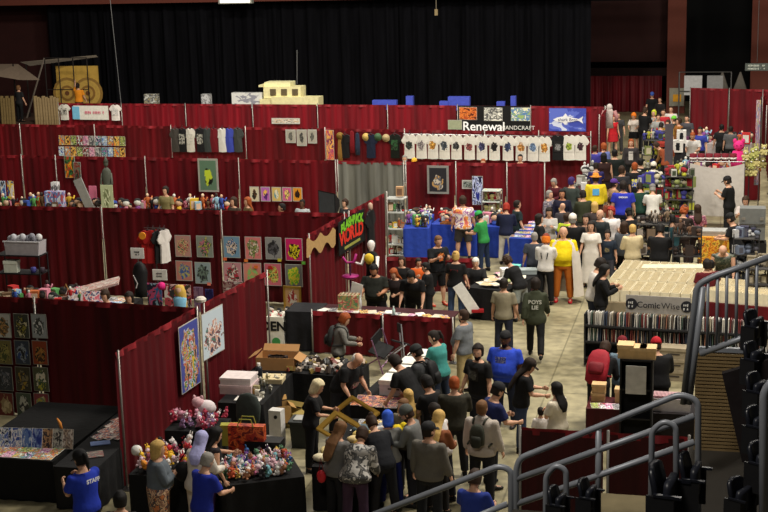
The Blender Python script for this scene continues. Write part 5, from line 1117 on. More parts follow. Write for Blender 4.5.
# tables and long boxes behind the sign
def longbox(P, rz, label, L_=.68, group=None, packed=True):
    t = thing('long_comic_box', label, 'box', P, rz, group); m = M((226, 216, 186), .8)
    mb = MB(); w_, h_ = .2, .28
    for c, d in (((-w_ / 2, 0, h_ / 2), (.01, L_, h_)), ((w_ / 2, 0, h_ / 2), (.01, L_, h_)), ((0, -L_ / 2, h_ / 2), (w_, .01, h_)), ((0, L_ / 2, h_ / 2), (w_, .01, h_)), ((0, 0, .01), (w_, L_, .01))): mb.box(c, d)
    mb.build('carton', m, t); mb = MB()
    for i in range(30): mb.box((rn.uniform(-.006, .006), -L_ / 2 + .02 + i * (L_ - .04) / 30, .145), (.175, .012, .27 + rn.uniform(-.01, .02)), rx=-.12)
    o = mb.build('bagged_comics', M((214, 200, 164), .5, var=.35, scale=40), t); o['kind'] = 'stuff'; return t
TA0 = at(603, 304, .8); TA1 = at(700, 310, .8)
LT = draped_table((TA0.x - .1, TA0.y + .25), (TA1.x, TA1.y + .25), 3.6, 'wide table block carrying open long comic boxes behind the name sign', (150, 136, 110), h=.8)
for r_ in range(3):
    for i in range(10):
        longbox(tpt(LT, (i + .5) / 10, (r_ + .5) / 3.2), trz(LT) + rn.uniform(-.02, .02), 'open long box packed with bagged comics on the table block behind the name sign', .98, 'open long comic boxes behind the name sign')
# white lidded boxes at the back edge of that block
for i in range(8):
    P = at(646 + i * 7.6, 270, 1.0); carton((P.x, P.y, .8), trz(LT), (.165, .4, .3), 'white lidded comic box in the back edge row behind the long boxes', (206, 196, 168), group='white lidded boxes in the back edge row', slot=False)
# second comic table to the right
T5a = at(706, 302, .8); T5b = at(775, 308, .8)
LT2 = draped_table((T5a.x, T5a.y), (T5b.x, T5b.y), 1.4, 'red covered table with a comic grid behind the stair rail', RED, h=.8)
for r_ in range(2):
    for i in range(10): longbox(tpt(LT2, (i + .5) / 10, (r_ + .5) / 2), trz(LT2), 'open long box packed with comics behind the stair rail balusters', .6, 'open long boxes behind the stair rail')
# display table in front with small boxes (foreground of the comic booth)
FT0 = at(587, 408, .78); FT1 = at(660, 412, .78)
FT = draped_table((FT0.x, FT0.y), (FT1.x, FT1.y), .7, 'dark red covered table with small cardboard boxes near the handrail', drape_mat((70, 8, 16)), h=.78)
for i, (x, y, lb) in enumerate([(597, 415, ''), (597, 405, ''), (613, 416, '')]): pass
cb = [(.12, .7, 0, 'small cardboard box at the lower left of the red covered table'), (.13, .7, .17, 'small cardboard box stacked on the left one'), (.42, .7, 0, 'small upright cardboard box standing alone on the red covered table')]
for u, v, z, lb in cb: carton(tpt(FT, u, v, z), trz(FT), (.24 if z or u < .4 else .16, .2, .16 if u < .4 else .26), lb, (196, 160, 110), (206, 172, 124), slot=False, name='cardboard_box')
# black shelving column with boxes on top
a = at(625, 392, 0); sx = aty(624, 350, a.y)
t = thing('display_shelf', 'black display shelf with a white panel between the browsing visitors', 'shelf', (sx.x + .22, a.y + .5, 0), trz(FT)); zt = aty(638, 308 + 22, a.y + .5).z
Yk = 23.4; c = aty(637, 360, Yk); t.location = (c.x, Yk, 0); zt = aty(637, 357, Yk).z; wK = aty(653, 357, Yk).x - aty(622, 357, Yk).x
for u in (-.5, .5): MB().box((u * wK, 0, zt / 2), (.03, .36, zt)).build('side_panel', M((22, 22, 24)), t)
for k in range(4): MB().box((0, 0, zt * (k + 1) / 4 - .02), (wK, .36, .03)).build('shelf_board', M((26, 26, 28)), t)
MB().box((0, -.19, zt * .83), (wK * .66, .02, zt * .24)).build('white_panel', M((190, 188, 184)), t)
MB().box((0, .17, zt / 2), (wK, .01, zt)).build('back_panel', M((18, 18, 20)), t)
for i, u in enumerate((-.36, .05, .36)): carton((c.x + u * wK, Yk, zt), trz(FT), (.26, .28, .2 + .04 * (i == 0)), ['cardboard box on the left of the black display shelf top', 'cardboard box in the middle of the black display shelf top', 'cardboard box on the right of the black display shelf top'][i], (200, 166, 116), (214, 182, 134), slot=False, name='cardboard_box')
# stacked white cartons on the right of it
Yk2 = RKP.y - .45; c = aty(674, 395, Yk2)
for i in range(3): carton((c.x + .02 * (i % 2), Yk2 - .1, i * .24), rkrz, (.62, .34, .24), ['lowest cream carton in the pile before the comic rack', 'middle cream carton in the pile before the comic rack', 'topmost cream carton in the pile before the comic rack'][i], (150, 138, 116))
# clear bin and flat comics by the handrail
for i in range(8): comic(tpt(FT, .12 + i * .1, .2, .012), rn.uniform(-.3, .3), ARTS[(i * 5 + 2) % 24], 'flat comic lying at the front of the red covered table', 'flat comics on the red covered table', rad(-88), w=.2, h=.28)
P = at(671, 402, .9); t = thing('plastic_bin', 'clear bin of pink and white bagged comics right behind the handrail', 'bin', (P.x, P.y, .78), trz(FT)); mb = MB()
for c_, d in (((-.34, 0, .12), (.012, .4, .24)), ((.34, 0, .12), (.012, .4, .24)), ((0, -.2, .12), (.68, .012, .24)), ((0, .2, .12), (.68, .012, .24)), ((0, 0, .01), (.68, .4, .012))): mb.box(c_, d)
mb.build('tub', M((190, 184, 186), .3, 'gloss'), t); mb = MB()
for i in range(26): mb.box((-.3 + i * .024, 0, .14), (.012, .3, .26))
o = mb.build('bagged_comics', M((220, 170, 176), .4, var=.5, scale=30), t); o['kind'] = 'stuff'
FT2 = draped_table((P.x - .4, P.y - .3), (P.x + 1.3, P.y - .25), .7, 'dark table under the clear bin behind the handrail', (26, 20, 22), h=.78)
# ---------------------------------------------------------------- densely stocked toy stalls along the aisle
def wire_rack(x0, x1, ytop, Y, label, n=3, goods=7, cols=None, glabel='', grp='', s=1.4, dp=.5):
    a = aty(x0, 300, Y); b = aty(x1, 300, Y); zt = aty((x0 + x1) / 2, ytop, Y).z; w_ = b.x - a.x; cx = (a.x + b.x) / 2; t = thing('wire_rack', label, 'rack', (cx, Y, 0)); m = M((70, 70, 74), .5, metal=.5)
    for u in (-.5, .5):
        for v in (-.5, .5): MB().tube([(u * w_, v * dp, 0), (u * w_, v * dp, zt)], .014, 4).build('post', m, t)
    for k in range(n):
        z = zt * (k + 1) / (n + .35); MB().box((0, 0, z), (w_, dp, .02)).build('shelf_board', M((60, 58, 56)), t)
        for i in range(goods): put_fig((cx - w_ / 2 + w_ * (i + .5) / goods, Y + rn.uniform(-dp * .3, dp * .3), z + .01), rn.uniform(s * .75, s * 1.25), glabel, grp, None, [rn.choice(cols), rn.choice(cols)] if cols else None)
    return t
GY = [(190, 190, 180), (110, 110, 100), (60, 70, 50), (210, 200, 170), (140, 150, 90), (180, 180, 60), (90, 80, 70), (70, 70, 150), (160, 40, 50)]
wire_rack(638, 662, 178, 43.5, 'wire rack of grey and green toys beside the blue staff shirt', 4, 8, GY, 'small toy on the wire rack beside the blue staff shirt', 'toys on the rack beside the blue staff shirt', 1.8)
wire_rack(663, 690, 172, 44.5, 'wire rack of mixed toys left of the white sheet', 5, 8, GY, 'small toy on the wire rack left of the white sheet', 'toys on the rack left of the white sheet', 1.8)
wire_rack(636, 668, 218, 37.5, 'dark wire rack of small goods behind the black shirt browser', 4, 8, [(90, 80, 70), (60, 50, 50), (130, 110, 90), (170, 160, 150), (50, 60, 70)], 'small dark good on the rack behind the black shirt browser', 'goods behind the black shirt browser', 1.5)
wire_rack(672, 700, 228, 36.4, 'dark wire rack behind the redhead in dark clothes', 3, 6, [(60, 50, 46), (90, 70, 60), (120, 90, 70)], 'small brown good on the rack behind the dark clothed redhead', 'goods behind the dark clothed redhead', 1.5)
wire_rack(732, 757, 232, 36.0, 'wire rack of blue and grey comics at the right of the shorts man', 4, 6, [(120, 130, 150), (90, 90, 100), (200, 200, 200), (60, 60, 80)], 'small blue grey good on the rack right of the shorts man', 'goods right of the shorts man', 1.6)
wire_rack(748, 775, 262, 33.2, 'pale wire rack at the right edge above the stair rail', 4, 6, [(220, 210, 180), (170, 160, 140), (120, 110, 90)], 'pale small good on the rack above the stair rail', 'pale goods above the stair rail', 1.5)
wire_rack(640, 664, 135, 54, 'wire rack with white panels halfway down the aisle', 3, 6, GY + [(220, 60, 60)], 'small toy on the rack halfway down the aisle', 'toys halfway down the aisle', 1.8)
wire_rack(690, 745, 158, 46.8, 'long grey rack with a row of dark red tins above the white sheet', 1, 1, [(120, 30, 40)], 'small pale cap on the long grey rack', 'x_', 1)
for i in range(6): 
    P = aty(693 + i * 8, 163, 46.6); t = thing('red_tin', 'dark red tin with a white face band standing above the white sheet', 'tin', (P.x, 46.8, P.z), 0, 'dark red tins above the white sheet'); MB().rings([(0, .11, .11), (.28, .12, .12)], 12).build('tin', M((110, 20, 34)), t, True); MB().rings([(.1, .122, .122), (.16, .124, .124)], 12).build('white_band', M((226, 220, 214)), t, True)
# white sheet
a = aty(690, 163, 45.2); b = aty(744.5, 168, 45.2); zt = a.z; zb = aty(717, 210, 45.2).z
o = pleat((a.x, 45.2), (b.x, 45.2), max(.3, zb - .2), zt, amp=.05, wl=1.3, seed=88, sag=.15).build('white_sheet', M((190, 184, 178), .9, 'cloth', var=.08), None, True); tag(o, 'large white sheet hung as a backdrop behind the black cap vendor', 'sheet')
t = thing('sheet_frame', 'metal frame carrying the large white sheet', 'frame', ((a.x + b.x) / 2, 45.3, 0)); wq = b.x - a.x
for u in (-.5, .5): MB().tube([(u * wq, 0, 0), (u * wq, 0, zt + .04)], .025, 5).build('post', steel, t)
MB().tube([(-.5 * wq, 0, zt + .04), (.5 * wq, 0, zt + .04)], .02, 5).build('crossbar', steel, t)
# orange cloth table
OC = art([(240, 170, 40), (214, 110, 30), (250, 200, 70), (160, 120, 40)], 4, 7, coord='Object')
p0 = aty(699, 242, 38.8); p1 = aty(736, 242, 38.8); OT = draped_table((p0.x, 38.8), (p1.x, 38.8), .8, 'table covered with a bright orange and yellow cloth', OC, h=1.05)
carton(tpt(OT, .5, .5), 0, (1.1, .5, .14), 'flat grey glass-topped case on the orange cloth', (150, 150, 146), slot=False, name='display_case')
P = aty(752, 232, 40); t = thing('metal_case', 'grey metal flight case standing right of the orange table', 'case', (P.x, 40, 0)); zt = aty(752, 204, 40).z; MB().box((0, 0, zt * .7), (.7, .5, zt * .5)).build('body', M((110, 112, 110), .5), t); MB().box((0, -.31, zt * .7), (.7, .02, .05)).build('band', steel, t); MB().box((0, 0, zt * .2), (.8, .5, zt * .4)).build('stand', M((24, 24, 26)), t)
for s_ in (-.25, .25): MB().box((s_, -.32, zt * .8), (.1, .02, .08)).build('latch', alum, t)
# pink booth top and white panels in the aisle
for i, (x0, y0, x1, y1, Y, c, lb) in enumerate([(677, 130, 686, 143, 54.5, W, 'white display box with black figure shapes, upper of two by the aisle'), (673, 140, 683, 152, 53.5, W, 'white display box with black figure shapes, lower of two by the aisle')]):
    a = aty(x0, y0, Y); b = aty(x1, y1, Y); t = thing('display_box', lb, 'display', ((a.x + b.x) / 2, Y, 0)); MB().box((0, 0, (a.z + b.z) / 2), (b.x - a.x, .3, a.z - b.z)).build('cover', figart(i, (232, 230, 224), [(30, 30, 34), (60, 60, 60)], (.5, .5, .2, .3)), t)
    MB().box((0, -.155, (a.z + b.z) / 2), ((b.x - a.x) * .35, .02, (a.z - b.z) * .6)).build('figure_shape', M((26, 26, 30)), t); MB().box((0, .05, b.z / 2), (.3, .2, b.z)).build('stand', M((40, 40, 44)), t)
a = aty(664, 153, 49); t = thing('gray_partition', 'grey upright panel beside the white display boxes', 'panel', (aty(669, 140, 53).x, 53, 0)); zz = aty(669, 124, 53).z; MB().box((0, 0, zz / 2), (.3, .08, zz)).build('panel', M((84, 78, 84)), t); MB().box((0, 0, .02), (.6, .4, .04)).build('base', steel, t)
P = aty(739, 166, 48); t = thing('pink_plush_giant', 'large hot pink plush toy standing on the far right toy table', 'plush toy', (P.x, 50, 0)); zP = aty(739, 141, 50).z; k = M((226, 50, 130), .9, 'cloth')
MB().rings([(zP - .9, .26, .2), (zP - .6, .3, .24), (zP - .35, .2, .18)], 12).build('body', k, t, True); MB().ball((0, 0, zP - .16), (.2, .18, .18)).build('head', k, t, True)
for s_ in (-1, 1): MB().ball((s_ * .14, 0, zP), (.07, .05, .09)).build('ear', k, t, True); MB().ball((s_ * .07, -.17, zP - .14), .02, 6, 4).build('eye', M((20, 20, 20)), t, True)
MB().box((0, 0, (zP - .9) / 2), (.4, .35, zP - .9)).build('plinth', M((120, 30, 40)), t)
FTa = aty(686, 150, 51); FTb = aty(760, 150, 51); TT = draped_table((FTa.x, 50.6), (FTb.x, 50.6), .9, 'red covered toy table beneath the far right drape', RED2, h=1.0)
for i in range(36): put_fig(tpt(TT, rn.random(), rn.uniform(.05, .95)), rn.uniform(1.6, 3.2), 'bright toy on the red covered table at the far right', 'toys on the far right red table')
T7a = aty(700, 130, 58); T7b = aty(752, 130, 58); TT2 = draped_table((T7a.x, 58), (T7b.x, 58), .9, 'pale covered table in front of the far right red drape', (170, 160, 160), h=1.0)
for i in range(22): put_fig(tpt(TT2, rn.random(), rn.uniform(.05, .95)), rn.uniform(1.6, 2.8), 'toy on the pale table before the far right drape', 'toys on the pale far right table')
# tall feathered banner and hanging yellow goods at the right edge
P0 = aty(754, 100, 47); P1 = aty(756, 185, 47); t = thing('banner_flag', 'tall narrow multicoloured banner flag at the right of the white sheet', 'flag', (P1.x, 47, 0)); MB().box((0, 0, (P0.z + P1.z) / 2), (.14, .04, P0.z - P1.z)).build('flag_cloth', art([(200, 190, 190), (150, 60, 80), (90, 120, 160), (190, 170, 90)], 3, 9, coord='Generated'), t); MB().tube([(.08, 0, 0), (.08, 0, P0.z + .1)], .02, 5).build('pole', steel, t)
for i in range(10):
    P = aty(747 + (i % 4) * 5 + rn.uniform(-2, 2), 158 + (i // 4) * 8 + rn.uniform(-3, 3), 46.3); put_plush(P, 1.1, 'pale yellow plush toy hung at the right of the red tins', 'pale yellow plush toys right of the tins', [(170, 170, 100), (190, 180, 120), (140, 130, 80), (90, 110, 60)], (0, 0, 0))
# ends of the far left aisle booths: small table with light blue jackets
a = at(577, 206, 1.0); b = at(603, 170, 1.0)
T8 = draped_table((a.x, a.y), (b.x, b.y), .6, 'maroon sided counter at the aisle end of the white tee booth', drape_mat((60, 8, 16)), h=1.0)
for i in range(12): put_fig(tpt(T8, rn.random(), rn.uniform(.1, .9)), rn.uniform(1.4, 2.2), 'grey white figure on the counter at the aisle end of the tee booth', 'figures on the aisle end counter', None, [rn.choice([(220, 220, 220), (80, 80, 84), (150, 150, 140)]), (200, 200, 196)])
pipe_drape((R104[-1].x + .05, R104[-1].y - .1), (R104[-1].x + .05, R104[-1].y - 3.1), 'red side drape closing the aisle end of the furthest row', None, REDB, seed=71)
P = aty(607, 106, 57.6); Q_ = aty(607, 128, 57.6); t = thing('white_costume', 'pale white costume cloth hanging at the aisle end of the furthest row', 'costume', (P.x + .1, 57.6, (P.z + Q_.z) / 2)); hh = P.z - Q_.z
MB().rings([(-hh / 2, .18, .12), (-hh * .1, .14, .1), (hh * .25, .17, .1), (hh * .38, .1, .08)], 12).build('robe', M((186, 174, 168), .9, 'cloth'), t, True); MB().ball((0, 0, hh * .45), (.12, .11, .14)).build('hood', M((200, 190, 184), .9, 'cloth'), t, True)
for sd in (-1, 1): MB().tube([(sd * .2, 0, hh * .28), (sd * .3, 0, 0), (sd * .28, 0, -hh * .2)], [.08, .08, .06], 8).build('sleeve', M((170, 120, 120), .9, 'cloth'), t, True)
# heads of small goods peeking over the furthest row on the right
# ---------------------------------------------------------------- comic wall and tables at the lower left
grid = [['w', 0, 3, 1], ['w', 0, 1, 2]]
rowsY = [313, 339.5, 366, 392]; nm = ['top row', 'second row', 'third row', 'bottom row']
cc = [[((200, 200, 196), [(90, 70, 50), (200, 150, 90), (60, 70, 60)], 'white cover with brown figures'), ((60, 66, 60), [(230, 220, 180), (30, 30, 30), (160, 150, 60)], 'dark cover with a cream leaping figure'), ((170, 176, 180), [(240, 240, 240), (60, 60, 60), (110, 120, 120)], 'grey cover with white figures')],
      [((120, 110, 60), [(70, 80, 40), (160, 150, 80), (40, 40, 30)], 'olive cover with a coiled shape'), ((50, 60, 80), [(40, 70, 130), (150, 160, 170), (30, 30, 40)], 'blue cover with a standing figure'), ((150, 60, 30), [(20, 18, 16), (190, 130, 60), (60, 30, 20)], 'rust cover with black spread wings')],
      [((50, 54, 64), [(90, 96, 110), (30, 34, 40), (130, 130, 140)], 'slate cover with a dim figure'), ((60, 56, 40), [(170, 140, 50), (30, 30, 40), (130, 120, 90)], 'dark cover with yellow and black fighters'), ((80, 84, 60), [(190, 180, 60), (60, 90, 60), (230, 220, 200)], 'green and yellow crowded cover')],
      [((110, 40, 36), [(200, 180, 140), (160, 140, 100)], 'brick red cover with a pale oval'), ((70, 84, 70), [(190, 190, 180), (50, 50, 50)], 'grey green cover with a white shirted figure'), ((140, 60, 70), [(190, 170, 60), (120, 140, 110), (220, 200, 160)], 'pink red cover with a yellow ringed figure')]]
for r_ in range(4):
    for c_ in range(3):
        x0 = [-5.5, 13, 30.8][c_] + r_ * .9; y0 = rowsY[r_] + c_ * .3; bg, cols, lb = cc[r_][c_]
        poster(R298, x0, y0, x0 + [17.5, 17, 16.8][c_], y0 + 25.2, figart(r_ * 3 + c_, bg, cols, (.5, .46, .36, .40), 4), lb + ', ' + nm[r_] + ' of the comic wall', 'print', 'enlarged_cover', border=(140, 138, 130), b=.012, off=.1)
p, rz = onwall(R298, 13, 423, .14); one('price_card', MB().box((0, 0, 0), (.3, .01, .1)), M((190, 186, 176)), 'plain pale strip card hung beneath the comic wall', 'sign', p, rz)
A0 = at(-40, 466, .76); A1 = at(50, 463, .76)
FA = draped_table((at(-40, 455, .76).x, at(52, 461, .76).y), (at(52, 461, .76).x, at(52, 461, .76).y), 2.9, 'black covered comic table beneath the comic wall at the lower left', (8, 8, 9), h=.76)
# stepped display at the back with upright comics
for i, (u, lb, cs) in enumerate([(0, '', None)]): pass
base = at(0, 450, .76)
labs = ['pale blue comic cover standing at the far left of the lower left table', 'blue and white comic standing second on the lower left table', 'white comic with blue burst standing third on the lower left table', 'blue comic standing in the middle of the lower left table', 'deeper blue comic standing right of the middle one', 'brown and tan comic standing beside the blue ones', 'grey comic standing last on the right of the lower left table', 'pale comic standing at the very end of the stand']
pc_ = [PAL[3], [(80, 110, 190), (220, 225, 230), (40, 50, 90)], [(60, 90, 170), (230, 230, 235), (140, 160, 200)], [(50, 80, 160), (100, 130, 190), (190, 200, 220)], [(40, 60, 140), (90, 110, 180), (150, 170, 210)], [(110, 80, 60), (190, 150, 110), (60, 50, 60)], [(120, 120, 116), (190, 190, 180), (60, 60, 60)], [(190, 170, 150), (120, 100, 90), (220, 210, 200)]]
for i in range(8):
    P = at(-4 + i * 10.3, 437 + i * .3, .93); comic((P.x, P.y, .93), .05, art(pc_[i], i, 3), labs[i], None, -.3, w=.19, h=.34)
for r_ in range(3):
    for i in range(9):
        P = tpt(FA, .06 + i * .108, .05 + r_ * .08, .012); comic(P, rn.uniform(-.08, .08), art([(220, 200, 90), (200, 80, 60), (90, 150, 120), (230, 226, 210)], i + r_ * 3, 3.2) if (i + r_) % 2 else ARTS[(i + 5 * r_) % 24], 'bright flat comic laid in rows on the lower left table', 'flat comics on the lower left table', rad(-89), w=.2, h=.28)
# second table running back along the side drape
q0 = at(62, 461, .76); q1 = at(98, 404, .76)
B0 = at(50, 462, .76); B1 = at(92, 466, .76)
FB = draped_table((at(55, 466, .76).x, at(55, 466, .76).y), (at(93, 468, .76).x + .05, at(93, 468, .76).y), 2.7, 'black covered table running back beside the near side drape', (20, 20, 22), h=.76)
for r_ in range(4):
    for i in range(3): comic(tpt(FB, .3 + i * .24, .56 + r_ * .11, .012 + .01 * i), -.5 + rn.uniform(-.1, .1), art([(210, 190, 170), (60, 60, 90), (190, 90, 50), (230, 220, 210)], i + r_, 3), 'flat print fanned at the back of the side table', 'prints fanned on the side table', rad(-86), w=.26, h=.36, name='flat_print', cat='print')
one('blue_pamphlet', MB().box((0, 0, .01), (.34, .2, .01)), M((120, 140, 190)), 'pale blue pamphlet lying on the side table', 'pamphlet', tpt(FB, .45, .42), .5); one('dark_print', MB().box((0, 0, .01), (.5, .3, .01)), art([(120, 60, 50), (60, 60, 60), (150, 140, 120)], 3, 5, coord='Generated'), 'dark reddish print lying at the front of the side table', 'print', tpt(FB, .5, .2), .5)
one('orange_toy', MB().tube([(0, 0, 0), (-.04, .02, .12), (-.1, .04, .2)], [.025, .03, .012], 7), M((220, 140, 60)), 'small orange toy fish standing at the end of the comic stand', 'toy', at(62, 430, .8), smooth=True)
# ---------------------------------------------------------------- plush booth
PA = draped_table((at(222, 486, .8).x, at(222, 486, .8).y), (at(303, 476, .8).x, at(303, 476, .8).y), 1.05, 'black covered table heaped with plush toys in front of the orange bag', (14, 14, 16), h=.8)
PB = draped_table((at(130, 474, .8).x, at(130, 474, .8).y), (at(190, 478, .8).x, at(190, 478, .8).y), 1.5, 'black covered plush table beside the near side drape', (14, 14, 16), h=.8)
PC = draped_table((at(166, 430, 1.1).x, at(166, 430, 1.1).y), (at(218, 432, 1.1).x, at(218, 432, 1.1).y), .7, 'higher black covered stand of pink plush toys at the side drape', (14, 14, 16), h=1.1)
c1 = [(220, 180, 190), (226, 200, 206), (200, 110, 150), (120, 170, 180), (236, 230, 226), (236, 230, 226), (190, 90, 60), (120, 80, 150), (90, 130, 100), (200, 170, 90), (60, 100, 150), (50, 46, 50), (170, 120, 90)]
for i in range(130): put_plush(tpt(PA, rn.uniform(.03, .97), rn.uniform(.08, .95), rn.uniform(0, .07)), rn.uniform(.38, .62), 'small plush toy in the heap on the front plush table', 'plush toys heaped on the front table', c1)
for i in range(80): put_plush(tpt(PB, rn.uniform(.03, .97), rn.uniform(.08, .95), rn.uniform(0, .1)), rn.uniform(.42, .68), 'plush toy in the heap on the plush table beside the side drape', 'plush toys on the side drape table', [(240, 230, 226), (230, 150, 60), (200, 60, 70), (230, 200, 210), (240, 190, 60), (150, 80, 100), (60, 60, 60)])
for i in range(32): put_plush(tpt(PC, rn.uniform(.03, .97), rn.uniform(.1, .9), rn.uniform(0, .05)), rn.uniform(.42, .68), 'pink or white plush toy on the higher stand', 'plush toys on the higher stand', [(210, 150, 170), (230, 222, 222), (110, 110, 160), (170, 60, 80), (150, 120, 160)])
pw = at(193, 408, 1.3); t = thing('plush_toy', 'biggest pale pink and white plush sitting at the back of the higher stand', 'plush toy', (at(206, 412, 1.15).x, at(206, 412, 1.15).y, 1.12)); MB().ball((0, 0, .12), (.2, .14, .13)).build('body', M((226, 214, 216), .9, 'cloth'), t, True); MB().ball((-.12, -.05, .22), (.12, .1, .1)).build('head', M((224, 180, 186), .9, 'cloth'), t, True)
for s_ in (-1, 1): MB().ball((-.12 + s_ * .07, -.04, .31), (.03, .02, .04)).build('ear', M((224, 180, 186), .9, 'cloth'), t, True)
one('panda_plush', MB().ball((0, 0, .08), (.1, .09, .09)), M((236, 232, 226), .9, 'cloth'), 'white plush with dark patches left of the plush heap, by the side drape post', 'plush toy', at(137, 455, .9), smooth=True)
# orange print shopping bag
P = at(245, 455, .8); t = thing('print_bag', 'large glossy orange and dark red printed bag behind the front plush heap', 'bag', (P.x, P.y + .15, .8), .05)
MB().box((0, 0, .24), (.62, .16, .48), taper=1.0).build('bag', art([(120, 24, 20), (226, 110, 50), (180, 50, 30), (90, 16, 20)], 6, 4, coord='Generated'), t)
for s_ in (-1, 1): MB().tube([(-.14, s_ * .08, .46), (-.1, s_ * .08, .6), (.1, s_ * .08, .6), (.14, s_ * .08, .46)], .01, 5).build('handle', M((150, 150, 60)), t)
P = at(222, 452, .8); one('olive_bag', MB().box((0, 0, .18), (.36, .2, .36), taper=.8), M((160, 156, 60), .7), 'olive yellow bag standing left of the orange printed bag', 'bag', (P.x, P.y + .4, .8), .2)
t = thing('black_case', 'black case lying right of the orange printed bag', 'case', tpt(PA, .72, 1.25, -.1), .05); MB().box((0, 0, .15), (.62, .3, .34)).build('body', M((20, 20, 22), .5), t); MB().tube([(-.1, -.16, .2), (0, -.19, .2), (.1, -.16, .2)], .012, 5).build('handle', M((40, 40, 40)), t)
MB().box((0, 0, -.35), (.5, .25, .7)).build('stand', M((16, 16, 18)), t)
# grey high-backed chair
P = at(229, 440, .5); t = thing('office_chair', 'dark grey-green rounded office chair at the end of the stock table', 'chair', (P.x + .1, P.y + .3, 0), rad(-20)); gm = M((58, 66, 62), .8, 'cloth')
MB().rings([(.42, .24, .24), (.5, .26, .26), (.53, .22, .22)], 16).build('seat', gm, t, True); MB().rings([(.5, .2, .05, .22), (.75, .28, .07, .25), (1.0, .29, .07, .28), (1.15, .2, .05, .3), (1.2, .06, .03, .3)], 16).build('backrest', gm, t, True); MB().tube([(0, 0, .1), (0, 0, .44)], .03, 8).build('gas_post', steel, t)
for k in range(5): MB().tube([(0, 0, .1), (.3 * math.cos(k * 1.256), .3 * math.sin(k * 1.256), .05)], .02, 6).build('foot', M((20, 20, 20)), t)
# ---------------------------------------------------------------- stock tables, cartons
SA = draped_table((at(219, 402, .8).x, at(219, 402, .8).y), (at(262, 404, .8).x, at(262, 404, .8).y), 3.0, 'black covered stock table running back along the side drape end', (15, 15, 17), h=.8)
SB = draped_table((at(286, 372, .8).x, at(286, 372, .8).y), (at(352, 377, .8).x, at(352, 377, .8).y), .95, 'black covered table heaped with small wrapped goods behind the vendor', (15, 15, 17), h=.8)
for i in range(110):
    P = tpt(SB, rn.uniform(.02, .98), rn.uniform(.05, .95), rn.uniform(.0, .05)); c = rn.choice([(180, 160, 140), (60, 50, 44), (210, 200, 190), (120, 60, 50), (90, 90, 90), (40, 36, 34), (150, 130, 70)])
    o = MB().box((0, 0, .04), (rn.uniform(.06, .14), rn.uniform(.05, .1), rn.uniform(.05, .1)), rx=rn.uniform(-.6, .6), ry=rn.uniform(-.6, .6), taper=rn.uniform(.4, 1)).build('wrapped_trinket', M(c, .35), None); o.location = P; o.rotation_euler = (0, 0, rn.uniform(0, 3)); tag(o, 'small wrapped trinket in the heap on the black goods table behind the vendor', 'trinket', 'wrapped trinkets in the heap')
open_carton(tpt(SA, .55, .78), .05, (.78, .5, .26), 'open cardboard carton with raised flaps at the back of the stock table')
for i in range(7): one('dark_parcel', MB().box((0, 0, .05), (.14, .1, .1)), M((50, 40, 36)), 'small dark parcel inside the open cardboard carton', 'parcel', tpt(SA, .4 + .05 * i, .78, .14), i * .5, group='parcels in the open carton')
t = carton(tpt(SA, .2, .24), .02, (.62, .5, .18), 'lower pinkish white printer carton on the stock table', (200, 176, 176), slot=False); carton(tpt(SA, .2, .24, .18), .03, (.6, .48, .14), 'upper white carton stacked on the pinkish one', (214, 202, 200), slot=False)
t = thing('spray_can', 'dark upright canister with a pale cap beside the pinkish cartons', 'canister', tpt(SA, .50, .40)); MB().rings([(0, .07, .07), (.32, .07, .07), (.36, .04, .04)], 12).build('body', M((30, 34, 40), .4), t, True); MB().rings([(.36, .035, .035), (.42, .035, .035)], 8).build('cap', M(W), t)
carton(tpt(SA, .72, .46), .1, (.5, .36, .1), 'flat cream tray carton in front of the open cardboard carton', (206, 190, 150), slot=False)
for i in range(14): put_fig(tpt(SA, rn.uniform(.5, .98), rn.uniform(.1, .5)), rn.uniform(.6, 1.0), 'small pale good scattered on the stock table', 'pale goods on the stock table', None, [rn.choice([(220, 216, 200), (150, 140, 100), (90, 90, 80)]), (210, 205, 190)])
one('white_cloth', MB().box((0, 0, .01), (.5, .26, .015)), M((226, 222, 214), .9, 'cloth'), 'folded white cloth lying at the front edge of the stock table', 'cloth', tpt(SA, .6, .08), .05)
# cardboard leaning on the floor, white dispenser, black tub
P = at(268, 425, 0); one('leaning_cardboard', MB().box((0, 0, .45), (.16, .03, .9), ry=.06), M((190, 150, 76), .85), 'tall yellowish cardboard panel standing below the stock table', 'cardboard', (P.x - .1, P.y - .5, 0), -.3)
open_carton((at(281, 425, 0).x, at(281, 425, 0).y - .1, .12), .5, (.42, .34, .34), 'open cardboard carton tipped on the floor below the stock table', (176, 136, 80)); open_carton((at(291, 428, 0).x - .1, at(291, 428, 0).y + .2, .0), -.3, (.4, .34, .3), 'second cardboard carton with olive tape on the floor', (150, 130, 70))
P = at(278, 446, 0); t = thing('white_dispenser', 'white upright plastic dispenser with a round black hole on the floor', 'dispenser', (P.x, P.y, 0), -.1); MB().box((0, 0, .36), (.24, .2, .72)).build('body', M((214, 212, 206), .5), t); o = MB().rings([(0, .035, .035), (.01, .035, .035)], 12).build('hole', M((20, 20, 20)), t); o.location = (.02, -.1, .6); o.rotation_euler = (rad(90), 0, 0); MB().ball((-.12, -.1, .12), (.16, .12, .12)).build('bag_bulge', M((210, 206, 200), .7), t, True)
P = at(303, 448, 0); t = thing('storage_tub', 'black plastic tub with a grey top standing on the concrete floor', 'tub', (P.x, P.y + .15, 0), .04); MB().box((0, 0, .24), (.42, .36, .48), taper=1.12).build('tub', M((34, 38, 38), .5), t); MB().box((0, 0, .5), (.52, .45, .04)).build('lid', M((44, 48, 48), .5), t); MB().box((0, 0, .53), (.36, .28, .03)).build('paper_stack', M((170, 170, 166)), t)
